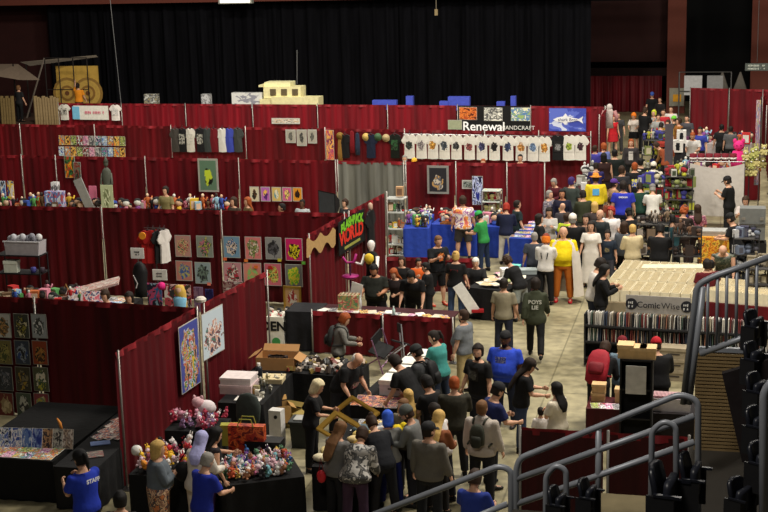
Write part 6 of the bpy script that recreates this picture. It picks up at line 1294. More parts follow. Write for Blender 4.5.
# folded chairs at the waist-high drape
def folding_chair(P, rz, label, col):
    t = thing('folding_chair', label, 'chair', P, rz); m = M(col, .4, metal=.5)
    for s_ in (-1, 1):
        MB().tube([(s_ * .22, -.2, 0), (s_ * .22, .12, .85)], .016, 6).build('leg', m, t); MB().tube([(s_ * .2, .25, 0), (s_ * .2, -.12, .46)], .016, 6).build('leg', m, t)
    MB().box((0, 0, .46), (.42, .4, .03)).build('seat', M((20, 20, 22)), t); MB().box((0, .12, .76), (.4, .03, .2), rx=-.3).build('backrest', M((24, 24, 26)), t); MB().tube([(-.22, -.12, .1), (.22, -.12, .1)], .01, 5).build('stretcher', m, t); return t
for i, (x, y, rz, c, lb) in enumerate([(376, 378, 70, (150, 110, 150), 'folding chair with violet frame, tipped beside the white boxes'), (391, 376, 110, (170, 170, 175), 'folding chair with silver frame behind the white boxes')]):
    P = at(x, y, 0); t = folding_chair((P.x, P.y + .4, .0), rad(rz), lb, c); t.rotation_euler = (rad(18), rad(-22 + 34 * i), rad(rz)); t.location.z = .18
# white long boxes table
LB = draped_table((at(352, 404, .78).x, at(352, 404, .78).y), (at(398, 408, .78).x, at(398, 408, .78).y), 2.9, 'black covered table with white long boxes in the middle of the crowd', (16, 16, 18), h=.78)
for i in range(4): carton(tpt(LB, .66, .30 + i * .2), trz(LB) + .02, (.56, .46, .30), ['white lidded long box nearest the front of the crowd table', 'white lidded long box second from the front', 'white lidded long box third from the front', 'white lidded long box at the back beside the folding chairs'][i], (206, 200, 206), (236, 232, 222), name='lidded_box')
for i in range(10): comic(tpt(LB, .1 + (i % 5) * .18, .03 + (i // 5) * .1, .012), rn.uniform(-.2, .4), art([(210, 80, 50), (230, 170, 120), (60, 40, 60), (150, 60, 90)], i, 3), 'bright flat comic at the front of the crowd table', 'comics at the front of the crowd table', rad(-88), w=.24, h=.3)
one('yellow_level', MB().box((0, 0, .03), (.05, .9, .05)), M((220, 180, 50)), 'long yellow strip lying beside the white lidded boxes', 'strip', tpt(LB, .30, .6), .2)
# front browse table with golden frames
GT = draped_table((at(313, 466, .78).x, at(313, 466, .78).y), (at(372, 470, .78).x, at(372, 470, .78).y), 2.4, 'black covered table with gilt frames in the middle foreground', (14, 14, 16), h=.78)
gc = M((176, 140, 60), .5, var=.15)
def gilt(corners, label):
    """empty picture frame lying through four seen corners given as (px, py, z)"""
    cs = [at(*c) for c in corners]; ctr = sum(cs, Vector()) / 4; t = thing('gilt_picture_surround', label, 'picture frame', ctr); mats = []
    for i in range(4):
        a, b = cs[i] - ctr, cs[(i + 1) % 4] - ctr; ia, ib = a * .78, b * .78; up = Vector((0, 0, .035)); mb = MB(); mb.loft([[a, ia, ia + up, a + up], [b, ib, ib + up, b + up]]); mb.build('frame_rail', gc, t)
    return t
gilt([(316, 430, 1.05), (335, 412, 1.35), (372, 434, 1.1), (352, 452, .82)], 'nearer empty gilt picture frame propped over the goods'); gilt([(333, 412, 1.0), (352, 397, 1.3), (380, 414, 1.1), (362, 430, .83)], 'further empty gilt picture frame propped behind the first')
for i in range(10): one('cream_parcel', MB().ball((0, 0, .06), (.13, .1, .07)), M(rn.choice([(220, 200, 140), (226, 214, 180), (200, 170, 100)]), .8), 'crumpled cream wrapping lying in front of the gilt frames', 'wrapping', tpt(GT, .05 + (i % 5) * .1, .1 + (i // 5) * .14), i, group='crumpled cream wrappings by the gilt frames', smooth=True)
for i in range(7): one('cream_parcel', MB().ball((0, 0, .06), (.16, .1, .07)), M(rn.choice([(216, 190, 110), (226, 204, 150)]), .8), 'crumpled yellow paper inside the gilt frames', 'wrapping', tpt(GT, .4 + (i % 4) * .1, .5 + (i // 4) * .12), i, group='crumpled yellow papers inside the frames', smooth=True)
for i in range(8): comic(tpt(GT, .3 + (i % 4) * .14, .78 + (i // 4) * .14, .012), rn.uniform(-.5, .5), ARTS[(i * 4 + 1) % 24], 'flat print behind the gilt frames', 'prints behind the gilt frames', rad(-88), w=.24, h=.32, name='flat_print', cat='print')
one('blue_grey_bag', MB().ball((0, 0, .08), (.22, .13, .09)), M((90, 110, 120), .6, 'cloth'), 'soft blue grey bag lying inside the further gilt frame', 'bag', tpt(GT, .42, .70), .4, smooth=True)
# ---------------------------------------------------------------- arena stair rails and seats nearest the camera
RM = M((134, 138, 146), .42, 'metal', metal=.25, var=.12)
def arc(pts, r=.12, n=5):
    """round the corners of a polyline"""
    out = [pts[0]]
    for i in range(1, len(pts) - 1):
        a, b, c = pts[i - 1], pts[i], pts[i + 1]; ra = min(r, (a - b).length * .45, (c - b).length * .45); p = b + (a - b).normalized() * ra; q = b + (c - b).normalized() * ra
        for k in range(n + 1): t = k / n; out.append(p * (1 - t) ** 2 + b * 2 * t * (1 - t) + q * t ** 2)
    out.append(pts[-1]); return out
def rail_thing(label, loops, posts, Y, rad_=.0185, pk=.95, name='handrail'):
    t = thing(name, label, 'handrail', aty(posts[0][0] if posts else loops[0][0][0], 500, Y)); o = t.location
    for pts in loops: MB().tube(arc([aty(x, y, Y) - o for x, y in pts]), rad_, 10).build('rail', RM, t, True)
    for (x0, y0, x1, y1) in posts: MB().tube([aty(x0, y0, Y) - o, aty(x1, y1, Y) - o], rad_ * pk, 8).build('post', RM, t, True)
    return t
YR = 7.6
rail_thing('leftmost curved metal stair rail ending at the bottom edge', [[(360, 520), (499, 466), (511, 470), (512, 640)], [(420, 540), (507, 504)]], [], YR)
rail_thing('long metal stair rail rising from left to right in front of the dark red drape', [[(517, 640), (516, 470), (520, 458), (680, 394), (698, 400), (698, 640)], [(517, 479), (694, 416)], [(517, 504), (694, 442)]], [(598.5, 430, 598, 520)], YR)
rail_thing('short looped metal rail low before the dark red drape', [[(545, 640), (546, 475), (556, 465), (566, 470), (569, 640)]], [], 7.2, .016)
rail_thing('looped metal rail under the right end of the long stair rail', [[(649, 640), (652, 430), (664, 421), (676, 426), (677, 640)]], [], 7.2, .016)
YB = 8.6
rail_thing('bright metal guard rail with balusters curving down at the right', [[(683, 404), (697, 285), (712, 277), (775, 255)], [(689, 404), (703, 287)], [(700, 354), (775, 326)]], [(x, 282 - (x - 700) * .36, x - 1, 352 - (x - 700) * .34) for x in (708, 717.5, 727, 737, 747, 757)], YB, .02, pk=.5, name='guard_rail')
rail_thing('single upright metal post at the right edge of the frame', [[(763, 640), (764, 392), (775, 378)]], [], 6.6, .022)
# woven metal screen behind the guard rail
Ys = 9.2; a = aty(696, 350, Ys); b = aty(752, 346, Ys); c = aty(738, 440, Ys)
t = thing('mesh_screen', 'tan woven metal mesh screen hung below the guard rail', 'screen', (a.x, Ys, a.z)); wq = b.x - a.x; hq = a.z - aty(700, 452, Ys).z; mm = M((140, 118, 82), .5, 'metal', metal=.3)
mb = MB()
for i in range(25): x = wq * i / 24; mb.tube([(x, 0, 0), (x + .01, 0, -hq)], .0055, 4)
for j in range(30): z = -hq * j / 29; mb.tube([(0, -.004, z), (wq, -.004, z)], .011, 4)
mb.build('woven_wire', mm, t); MB().quad((0, .03, -hq), (wq, .03, -hq), (wq, .03, 0), (0, .03, 0)).build('backing', M((70, 58, 40), .8), t)
MB().box((wq / 2, 0, .01), (wq + .04, .03, .03)).build('top_bar', RM, t); MB().box((wq / 2, 0, -hq), (wq + .04, .03, .03)).build('bottom_bar', RM, t)
# concrete stand tier and steps
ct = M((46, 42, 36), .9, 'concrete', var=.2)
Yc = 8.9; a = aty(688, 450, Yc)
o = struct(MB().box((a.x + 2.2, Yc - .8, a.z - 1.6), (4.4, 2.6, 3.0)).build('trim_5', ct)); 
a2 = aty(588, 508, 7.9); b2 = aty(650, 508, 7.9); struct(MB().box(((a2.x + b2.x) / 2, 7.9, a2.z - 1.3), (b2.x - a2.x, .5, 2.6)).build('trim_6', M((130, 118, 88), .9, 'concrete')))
# arena seats, folded up
def arena_seat(P, rz, label, s=1.0, group=None):
    t = thing('arena_seat', label, 'seat', P, rz, group, s); m = M((20, 22, 30), .35, 'gloss'); m2 = M((28, 30, 38), .4)
    R = []
    for z, hw, y in ((.0, .19, 0), (.06, .22, .0), (.3, .23, .03), (.46, .21, .07), (.5, .14, .08)):
        R.append([Vector((hw * u, y + v * .03 + .04 * (1 - abs(u)), z)) for u, v in ((-1, -1), (-.5, -1), (0, -1), (.5, -1), (1, -1), (1, 1), (.5, 1), (0, 1), (-.5, 1), (-1, 1))])
    MB().loft(R).build('backrest', m, t, True)
    R = [[Vector((hw * u, -.10 + v * .035, z)) for u, v in ((-1, -1), (0, -1.4), (1, -1), (1, 1), (0, 1), (-1, 1))] for z, hw in ((-.04, .17), (.0, .21), (.3, .21), (.36, .18))]
    MB().loft(R).build('seat', m2, t, True)
    for s_ in (-1, 1): MB().box((s_ * .25, -.04, -.02), (.035, .3, .5)).build('bracket', M((24, 24, 26), .5), t); MB().box((s_ * .25, -.12, .24), (.05, .3, .03)).build('armrest', m, t)
    MB().box((0, .02, -.32), (.06, .08, .5)).build('stanchion', M((24, 24, 26), .5), t)
    return t
for i, (x, y, Y, rz, s, lb) in enumerate([(752, 335, 8.3, 60, .30, 'topmost dark folded arena seat at the right edge'), (752, 368, 7.9, 60, .30, 'second dark arena seat down at the right edge'), (755, 400, 7.5, 60, .30, 'third dark arena seat down at the right edge'), (755, 435, 7.1, 60, .30, 'fourth dark arena seat down beside the single post'), (758, 472, 6.7, 60, .3, 'lowest dark arena seat at the right bottom corner'),
                                        (556, 512, 7.0, 75, .28, 'dark arena seat seen through the short looped rail'), (586, 505, 6.9, 75, .28, 'slanting dark arena seat right of the short looped rail'), (661, 508, 7.0, 80, .48, 'dark arena seat inside the loop beneath the long rail'), (688, 490, 7.2, 80, .4, 'dark arena seat right of the looped rail beneath the long rail'), (738, 508, 6.6, 60, .3, 'dark arena seat low in front of the mesh screen')]):
    arena_seat(aty(x, y, Y), rad(rz), lb, s)
# dark red banner bunting on the stand front at the right
a = aty(723, 372, 7.9); P = [aty(722, 374, 7.9), aty(775, 358, 7.9), aty(775, 470, 7.9), aty(742, 462, 7.9)]
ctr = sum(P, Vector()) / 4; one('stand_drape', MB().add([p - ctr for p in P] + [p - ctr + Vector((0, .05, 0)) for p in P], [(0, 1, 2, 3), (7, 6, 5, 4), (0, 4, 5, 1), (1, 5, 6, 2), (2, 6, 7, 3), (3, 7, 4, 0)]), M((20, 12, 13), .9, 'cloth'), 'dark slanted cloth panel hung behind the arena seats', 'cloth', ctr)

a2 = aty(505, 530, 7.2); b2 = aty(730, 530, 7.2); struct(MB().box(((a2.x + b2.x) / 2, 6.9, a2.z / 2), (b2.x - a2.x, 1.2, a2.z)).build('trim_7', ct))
# ---------------------------------------------------------------- visitors and vendors  (px, py = crown of the head in the frame)
BL = (30, 54, 170)
def pr(i, cols, bg, w=.24, h=.26, z=1.27, sc=4): return (w, h, z, art(cols, i, sc, bg=bg, blob=(.5, .5, .38, .38)))
# --- lower left
p = person(80, 450, 62, 'man in a bright blue staff t-shirt and black cap by the lower left table', 'phone', 1.80, BL, BLACK, hat='cap', hatc=(20, 20, 22), hair='pony', hc='black', ptext=('STAFF', .085, 1.36, (235, 235, 240)), printback=True, w=1.08)
p = person(157, 441, -62, 'blonde woman in a denim jacket and striped long skirt beside the plush table', 'folded', 1.66, (92, 100, 108), art([(150, 110, 90), (220, 180, 140), (60, 50, 60), (200, 120, 70)], 3, 9, coord='Object'), sl='long', hair='bob', hc='blond', fem=True, w=1.22, belly=.04, kind='longskirt', lloose=.02, loose=.014)
p = person(204, 429, -20, 'woman in white with long lilac hair and a black shoulder bag at the plush tables', 'handle', 1.74, (216, 208, 196), (206, 198, 184), sl='long', hair='long', hc='lilac', fem=True, w=1.05, loose=.012, turn=20)
o = thing('shoulder_bag', 'black round bag on the shoulder of the woman in white', 'bag', (p.location.x - .3, p.location.y + .05, .95), .3); MB().ball((0, 0, .12), (.16, .09, .17), 10, 7).build('bag', M((18, 18, 20), .6), o, True); MB().tube([(-.1, 0, .22), (.1, .05, .52), (.2, 0, .25)], .012, 6).build('strap', M((18, 18, 20)), o, True)
person(218, 428, -48, 'woman with long black hair in a dark tank top reaching over the plush heap', 'reach', 1.68, (36, 30, 34), (60, 34, 78), sl='none', hair='long', hc='black', fem=True, skin='l')
person(206, 452, -28, 'grey haired man in a royal blue t-shirt in front of the plush tables', 'handle', 1.72, (28, 44, 150), (40, 40, 50), hair='short', hc='grey', w=1.0, skin='l')
person(120, 492, 10, 'dark haired person seen only as a head at the bottom edge near the side drape', 'stand', 1.62, (24, 20, 20), BLACK, hair='full', hc='black')
# --- vendor pair peeking over the nearest maroon row
person(105, 289.5, 175, 'brown haired person peeking over the nearest maroon drapes, left of two', 'phone', 1.7, (60, 40, 40), BLACK, hair='full', hc='brown')
person(129, 291.5, 185, 'dark haired person peeking over the nearest maroon drapes, right of two', 'phone', 1.66, (40, 36, 40), BLACK, hair='bob', hc='dark', fem=True)
# --- centre left
p = person(344, 313, -75, 'ginger haired woman in a grey hooded sweatshirt with a dark backpack by the waist-high drape', 'handle', 1.66, (112, 110, 104), (28, 28, 34), hood=True, sl='long', hair='full', hc='ginger', fem=True, w=1.1); backpack(p, (44, 46, 46), 'dark grey backpack on the ginger haired woman in grey')
person(358, 352, -110, 'white haired balding man in a black printed t-shirt leaning over the goods', 'lean', 1.78, (16, 16, 18), (40, 40, 46), hair='fringe', hc='white', w=1.2, belly=.06, print_=pr(3, [(140, 60, 80), (200, 190, 200), (90, 120, 80)], (16, 16, 18), .26, .24, 1.2))
person(317, 379, -80, 'pale short haired woman in black beside the black tub', 'handle', 1.66, (18, 18, 20), (16, 16, 18), hair='bob', hc='pale', fem=True, w=1.1)
p = person(395, 354, 70, 'dark haired man in a black shirt bending over the white lidded boxes', 'lean', 1.80, (20, 20, 22), BLACK, hair='full', hc='dark', w=1.12)
p = person(416, 345, 78, 'man in a dark cap and charcoal t-shirt carrying a black backpack', 'handle', 1.80, (60, 62, 64), (30, 30, 36), hat='cap', hatc=(40, 42, 42), hair='short', hc='dark', w=1.1); backpack(p, (20, 20, 22), 'black backpack on the man in the charcoal t-shirt')
person(434, 330, 60, 'person with braided dark hair in a teal long sleeved top', 'handle', 1.72, (62, 140, 134), (40, 50, 70), sl='long', hair='pony', hc='dark', fem=True, w=1.1, turn=40)
person(464, 309, 70, 'man in a grey t-shirt and khaki trousers with glasses near the drape end post', 'stand', 1.76, (108, 112, 116), (170, 150, 104), hair='short', hc='brown', w=1.15, belly=.07, beard=True)
person(478, 344, 150, 'bearded man in a black t-shirt with a grey skull print', 'stand', 1.80, (18, 18, 20), (30, 32, 42), hair='full', hc='dark', w=1.12, beard=True, print_=pr(5, [(110, 110, 104), (60, 60, 60), (90, 90, 80)], (18, 18, 20)), turn=25)
person(505, 331, 170, 'big bearded man in a royal blue hockey t-shirt and backward cap', 'stand', 1.84, (40, 70, 190), (34, 40, 60), hat='cap', hatc=(30, 30, 32), hatback=True, hair='short', hc='black', skin='d', w=1.3, belly=.07, beard=True, print_=(.2, .12, 1.33, art([(235, 235, 240), (40, 70, 190), (40, 70, 190)], 3, 9)))
person(529, 358, -78, 'person with long dark hair and a cap in a black t-shirt and jeans', 'handle', 1.72, (14, 14, 16), DENIM, hair='verylong', hc='dark', hat='cap', hatc=(44, 34, 28), w=1.12)
person(557, 382, 60, 'woman with a dark ponytail in a cream top holding a small child', 'folded', 1.64, (206, 196, 176), (60, 64, 60), hair='long', hc='black', fem=True, w=1.15)
person(541, 407, 30, 'small dark haired child in a white top in front of the woman in cream', 'stand', 1.08, (214, 206, 200), (180, 120, 120), hair='short', hc='dark', w=.95)
person(497, 382, -55, 'man in a navy t-shirt and dark cap looking down beside the hooded visitor', 'handle', 1.82, (26, 34, 80), (34, 36, 44), hat='cap', hatc=(30, 30, 34), hair='short', hc='dark', w=1.12)
person(454, 376, 12, 'reddish haired person in a dark camouflage jacket holding a phone', 'phone', 1.76, M((46, 44, 34), .85, 'cloth', var=.6, scale=18), (24, 24, 26), sl='long', hair='short', hc='ginger', w=1.1, loose=.012)
p = person(482, 400, -12, 'young man in a pale hooded sweatshirt with a dark drawstring bag', 'stand', 1.76, (172, 162, 152), (22, 22, 26), hood=True, sl='long', hair='short', hc='lightbrown', w=1.12, loose=.016)
backpack(p, (52, 54, 44), 'dark camouflage drawstring bag on the pale hooded sweatshirt', 'drawstring_bag', .8)
person(438, 410, -10, 'woman with long blonde hair in a rust brown top', 'handle', 1.70, (128, 74, 44), (26, 24, 26), hair='verylong', hc='blond', fem=True, sl='long')
person(428, 422, -14, 'person in a grey jacket and dark cap seen from behind in the front crowd', 'stand', 1.76, (96, 92, 84), (22, 24, 30), sl='long', hair='short', hc='dark', hat='cap', hatc=(34, 34, 36), w=1.12, loose=.014, turn=-30)
person(424, 405, 55, 'woman in a white strappy top with raised dark sunglasses on dark hair', 'reach', 1.66, (206, 200, 196), (40, 40, 50), sl='none', hair='full', hc='dark', fem=True, skin='m')
person(409, 405, 80, 'bearded man in a grey knit cap and grey striped top', 'handle', 1.70, (110, 112, 110), (34, 34, 40), sl='long', hat='beanie', hatc=(84, 88, 84), hair='short', hc='brown', beard=True, turn=20)
person(403, 398, 150, 'light haired person with a tan face half hidden behind the grey knit cap', 'stand', 1.66, (90, 84, 70), BLACK, hair='short', hc='lightbrown')
person(392, 387, 30, 'child with curly blonde hair close to the flat bright comics', 'stand', 1.50, (150, 120, 80), (40, 40, 60), hair='verylong', hc='blond', fem=True)
person(408, 376, 60, 'black haired person in black behind the knit cap man', 'handle', 1.70, (14, 14, 16), BLACK, hair='full', hc='black', w=1.1)
person(392, 413, 20, 'person with bright blue hair and a pale vest over blue clothes', 'handle', 1.60, (150, 150, 146), (30, 40, 110), hair='bob', hc='black', fem=True, name='person')
r_ = PEOPLE[-1]
for c in r_.children:
    if c.name.startswith('hair'): recolor(c, M((50, 90, 200), .8, 'cloth'))
one('yellow_plush', MB().ball((0, 0, 0), (.13, .09, .08)).ball((.1, .02, .06), (.07, .06, .06)), M((226, 200, 40), .9, 'cloth'), 'bright yellow plush held in front of the blue haired person', 'plush toy', at(398, 429, 1.25), smooth=True)
person(375, 411, 40, 'person with short reddish hair and a dark t-shirt bending to the gilt frames', 'lean', 1.72, (22, 24, 30), (26, 26, 30), hair='bun', hc='brown', w=1.05)
person(356, 425, -5, 'person wrapped in a black and white patterned shawl at the gilt frames', 'lean', 1.66, art([(190, 186, 180), (60, 60, 60), (120, 116, 110)], 2, 9, coord='Object'), (60, 40, 60), sl='long', hair='full', hc='brown', fem=True, w=1.2, loose=.03)
person(345, 423, -28, 'woman with very long light brown hair and a grey cardigan in the front row', 'handle', 1.64, (104, 102, 100), (24, 24, 28), sl='long', hair='verylong', hc='lightbrown', fem=True, w=1.1, loose=.02)
o = thing('red_purse', 'small red purse hanging by the grey cardigan', 'bag', (PEOPLE[-1].location.x - .3, PEOPLE[-1].location.y - .1, .72)); MB().ball((0, 0, .1), (.08, .05, .11)).build('purse', M((200, 40, 50), .5), o, True); MB().tube([(-.04, 0, .18), (0, 0, .4), (.04, 0, .18)], .008, 5).build('strap', M((120, 30, 30)), o)
person(474, 470, -10, 'person in royal blue seated low behind the stair rail at the bottom', 'sit', 1.72, (36, 56, 140), (30, 34, 50), hair='full', hc='brown', zbase=.1)
# --- vendor booth behind the waist-high drape
person(374, 264, 178, 'large vendor in a dark patterned shirt working behind the counter', 'handle', 1.76, M((30, 32, 26), .85, 'cloth', var=.6, scale=22), BLACK, hair='full', hc='black', w=1.35, belly=.08, skin='m', beard=True)
person(394, 268, 165, 'reddish blond vendor seated in a dark top behind the counter', 'handle', 1.62, (40, 30, 30), BLACK, hair='long', hc='ginger', fem=True, sl='none')
person(411, 270, 178, 'vendor in a plain black t-shirt leaning on the counter with both arms', 'lean', 1.80, (14, 14, 16), BLACK, hair='full', hc='black', w=1.15)
person(415, 258, -150, 'person in a vivid orange shirt behind the leaning vendor', 'phone', 1.45, (214, 96, 34), BLACK, hair='short', hc='dark')
person(405, 256, 170, 'dark clothed person partly hidden left of the orange shirt', 'stand', 1.52, (24, 22, 22), BLACK, hair='bob', hc='brown', fem=True)
person(426, 262, 100, 'black clothed person right of the orange shirt holding papers', 'phone', 1.55, (16, 16, 18), BLACK, hair='short', hc='black', w=1.1)
person(438, 235, -140, 'tall man in a black t-shirt with a red print and black shorts at the booth', 'phone', 1.82, (20, 22, 26), (16, 16, 18), kind='shorts', hair='short', hc='lightbrown', w=1.15, print_=pr(7, [(200, 80, 40), (230, 140, 60), (90, 40, 30)], (20, 22, 26)), shoe=(190, 60, 40))
person(456, 251, -8, 'woman with a blond bun in a black t-shirt with red lettering and jeans', 'stand', 1.70, (18, 18, 20), (58, 76, 110), hair='bun', hc='blond', fem=True, w=1.15, print_=(.2, .05, 1.30, art([(170, 40, 40), (18, 18, 20), (170, 40, 40)], 4, 12)), printback=True)
person(476, 257, 180, 'white haired seated person behind the black aisle table', 'sit', 1.70, (30, 30, 32), BLACK, hair='short', hc='white')
person(507, 256, 60, 'woman with curly brown hair in black bending at the aisle table', 'lean', 1.66, (18, 18, 20), (130, 136, 130), kind='shorts', hair='curly', hc='brown', fem=True, w=1.15)
o = thing('pink_bag', 'dusty pink cloth bag hanging beside the curly haired woman', 'bag', (PEOPLE[-1].location.x + .35, PEOPLE[-1].location.y - .15, .25), .2); MB().rings([(0, .12, .07), (.2, .17, .09), (.45, .13, .06), (.55, .05, .03)], 12).build('bag', M((150, 70, 90), .8, 'cloth'), o, True); MB().tube([(-.05, 0, .5), (0, 0, .85), (.05, 0, .5)], .012, 5).build('strap', M((140, 60, 80)), o, True)
person(504, 278, -8, 'man in a khaki grey t-shirt and dark jeans seen from behind in the aisle', 'stand', 1.76, (134, 126, 104), (36, 40, 56), hair='short', hc='dark', w=1.02)
person(536, 278, 4, 'woman in a long olive jacket with white lettering on the back walking up the aisle', 'walk', 1.74, (52, 56, 40), (14, 14, 16), sl='long', hair='full', hc='dark', fem=True, hem=.72 if False else .80, hood=True, loose=.02, ptext=('BOYS\nLIE', .115, 1.24, (170, 170, 160)), printback=True)
# --- blue tables
person(463, 196, 10, 'man in a white tie-dye t-shirt with a sunburst and dark shorts', 'stand', 1.84, art([(236, 226, 220), (150, 80, 150), (236, 226, 220), (230, 150, 70), (200, 90, 90)], 6, 5, coord='Object'), (50, 46, 44), kind='shorts', hair='full', hc='brown', w=1.25)
person(479, 211, 70, 'man in a bright green cap and green t-shirt with a white glove', 'handle', 1.72, (48, 140, 70), (30, 44, 70), hat='cap', hatc=(50, 160, 80), hair='short', hc='dark')
person(506, 203, 5, 'person with reddish hair in a navy blazer and white trousers', 'handle', 1.76, (20, 26, 52), (206, 200, 186), sl='long', hair='full', hc='red', loose=.014)
person(517, 200, -60, 'man in a dark teal t-shirt behind the navy blazer', 'stand', 1.72, (30, 44, 46), (30, 30, 36), hair='short', hc='dark')
# --- aisle middle
person(563, 226, 185, 'bald man in a yellow t-shirt, orange trousers, red shoes and a long white cape', 'stand', 1.86, (232, 206, 20), (176, 96, 28), hair=None, skin='l', w=1.25, belly=.06, shoe=(190, 24, 40))
cm = PEOPLE[-1]; cr = t_rig[cm.name]
mb = MB(); R = []
for z, rx, ry in ((1.47, .16, .11), (1.40, .25, .17), (1.1, .33, .23), (.6, .38, .27), (.16, .42, .30)):
    R.append([cr.T(Vector((math.cos(a) * rx * 1.15, math.sin(a) * ry * 1.1 - .03 + .012 * math.sin(a * 11), z)), 'torso') for a in [rad(122) + rad(296) * k / 30 for k in range(31)]])
mb.loft(R, close=False, loop=False); mb.build('cape', M((208, 200, 188), .9, 'cloth', var=.1), cm, True)
p = person(542, 234, -5, 'person in a white hooded top with black strap stripes and black trousers', 'phone', 1.70, (214, 210, 204), (16, 16, 18), hood=True, sl='long', hair='full', hc='orange', hat='beanie', hatc=(130, 60, 44), w=1.02)
for sd in (-1, 1): MB().tube([t_rig[p.name].T(Vector((sd * .09, -.16, 1.34))), t_rig[p.name].T(Vector((sd * .06, -.165, 1.18)))], .012, 5).build('black_stripe', M(BLACK), p)
person(530, 234, 10, 'grey shirted person just left of the white hooded top', 'stand', 1.68, (66, 70, 80), (40, 44, 54), hair='short', hc='grey', w=1.1)
person(573, 214, -5, 'person in a long black cloak and white cap right of the white cape', 'stand', 1.80, (12, 12, 14), (12, 12, 14), sl='long', hair='short', hc='grey', hat='beanie', hatc=(224, 218, 208), w=1.2, loose=.03, kind='longskirt')
person(567, 213, -10, 'child with a neon yellow collar behind the black cloak', 'stand', 1.56, (190, 210, 50), BLACK, hair='full', hc='brown')
person(547, 207, 185, 'laughing woman with long dark hair and a white scarf', 'phone', 1.68, (190, 186, 182), (20, 20, 24), sl='long', hair='long', hc='dark', fem=True)
person(539, 214, -70, 'dark haired woman in a black and white top seen in profile', 'stand', 1.64, (24, 24, 26), BLACK, hair='bob', hc='dark', fem=True)
person(562, 189, 178, 'woman in a navy sweater with a gold print and a purple lanyard', 'stand', 1.72, (24, 24, 44), (16, 16, 20), sl='long', hair='long', hc='black', fem=True, w=1.12, print_=pr(2, [(190, 150, 80), (220, 190, 120), (120, 90, 60)], (24, 24, 44), .2, .2, 1.22), skin='m')
person(573, 175, -30, 'man in a dark grey green t-shirt facing the last drape panel', 'stand', 1.82, (52, 60, 56), (40, 44, 50), hair='short', hc='lilac', w=1.15)
for c in PEOPLE[-1].children:
    if c.name.startswith('hair'): recolor(c, M((60, 40, 100), .8, 'cloth'))
person(549, 190, -120, 'person in a plaid shirt standing left of the navy sweater', 'stand', 1.66, art([(90, 90, 110), (150, 140, 140), (60, 50, 70)], 1, 14, coord='Object'), BLACK, sl='long', hair='short', hc='grey')
person(547, 202, 30, 'bald headed person right before the laughing woman', 'stand', 1.5, (60, 56, 60), BLACK, hair=None)
person(596, 174, 8, 'person in an orange wide brimmed hat and a yellow cape with a blue patch', 'stand', 1.74, (226, 200, 40), (80, 50, 40), sl='long', hair='full', hc='brown', hat='brim', hatc=(222, 140, 50), w=1.15, loose=.03, print_=(.2, .2, 1.25, M((90, 170, 220))), printback=True)
person(595, 202, 15, 'person with short blonde hair below the yellow cape', 'stand', 1.62, (60, 50, 50), BLACK, hair='bob', hc='blond', fem=True)
person(600, 209, 150, 'bald man in a dark vest in the middle of the aisle crowd', 'stand', 1.76, (36, 42, 44), (40, 40, 46), hair=None, sl='short', w=1.1, skin='l')
person(611, 207, 170, 'person with vivid red orange hair and a white top', 'stand', 1.68, (226, 222, 220), (40, 40, 46), hair='curly', hc='red')
person(613, 197, 10, 'small brown haired child just below the blue staff shirt', 'stand', 1.36, (120, 60, 40), BLACK, hair='full', hc='brown')
person(598, 221, 178, 'woman in a long white dress with brown hair and a cream handbag', 'stand', 1.68, (224, 218, 208), (220, 214, 204), sl='short', kind='longskirt', hair='bob', hc='dark', fem=True, w=1.05)
person(605, 230, 175, 'boy in a navy t-shirt with a faded print next to the white dress', 'stand', 1.45, (30, 40, 54), (60, 60, 70), hair='full', hc='dark', print_=pr(6, [(150, 130, 80), (90, 90, 80)], (30, 40, 54), .2, .18, 1.2))
person(629, 208, 25, 'person in a sleeveless black dress and black cap seen from behind', 'handle', 1.74, (14, 14, 16), (40, 50, 80), sl='none', kind='skirt', hair='short', hc='black', hat='cap', hatc=(22, 22, 24), w=1.25, fem=True)
person(633, 224, 20, 'person in a cream wrap robe beside the dark goods rack', 'folded', 1.66, (206, 190, 150), (198, 184, 150), sl='long', kind='longskirt', hair='short', hc='blond', loose=.02)
person(621, 181, 5, 'man in a royal blue staff t-shirt with white writing across the shoulders', 'stand', 1.84, (40, 50, 170), (30, 34, 60), hair='full', hc='dark', w=1.25, print_=(.24, .05, 1.36, art([(235, 235, 240), (40, 50, 170), (235, 235, 240)], 3, 14)), printback=True)
person(614, 179, -60, 'man in a purple cap left of the royal blue staff shirt', 'stand', 1.72, (150, 120, 90), (50, 46, 50), hat='cap', hatc=(80, 50, 130), hair='short', hc='dark')
person(640, 182, 20, 'person in a dark green shirt right of the royal blue staff shirt', 'handle', 1.72, (24, 56, 44), BLACK, hair='short', hc='dark', w=1.15)
person(652, 184, 10, 'person in a grey cap and white t-shirt browsing the toy racks', 'handle', 1.70, (206, 204, 196), (40, 40, 44), hat='cap', hatc=(120, 116, 116), hair='short', hc='grey')
p = person(635, 162, 10, 'man with reddish blond hair in black with a blue and yellow emblem', 'stand', 1.80, (18, 18, 22), BLACK, hair='short', hc='ginger', w=1.15, print_=(.2, .24, 1.15, art([(50, 80, 200), (230, 220, 70), (50, 80, 200)], 4, 4)), printback=True)
person(644, 158, -15, 'person in black with a white stripe on the shoulder near the white fleece', 'stand', 1.78, (16, 16, 18), BLACK, hair='short', hc='black', print_=(.12, .04, 1.4, M(W)), printback=True)
person(651, 162, -10, 'person in a white fleece costume hood with a black mark', 'stand', 1.66, (222, 216, 200), (210, 204, 190), hood=True, sl='long', hair='short', hc='black', hat='beanie', hatc=(226, 220, 204), w=1.2, loose=.03)
person(615, 149, 0, 'man in a dark green black t-shirt seen from behind at the aisle centre', 'stand', 1.86, (18, 26, 24), (18, 20, 24), hair='short', hc='black', w=1.25)
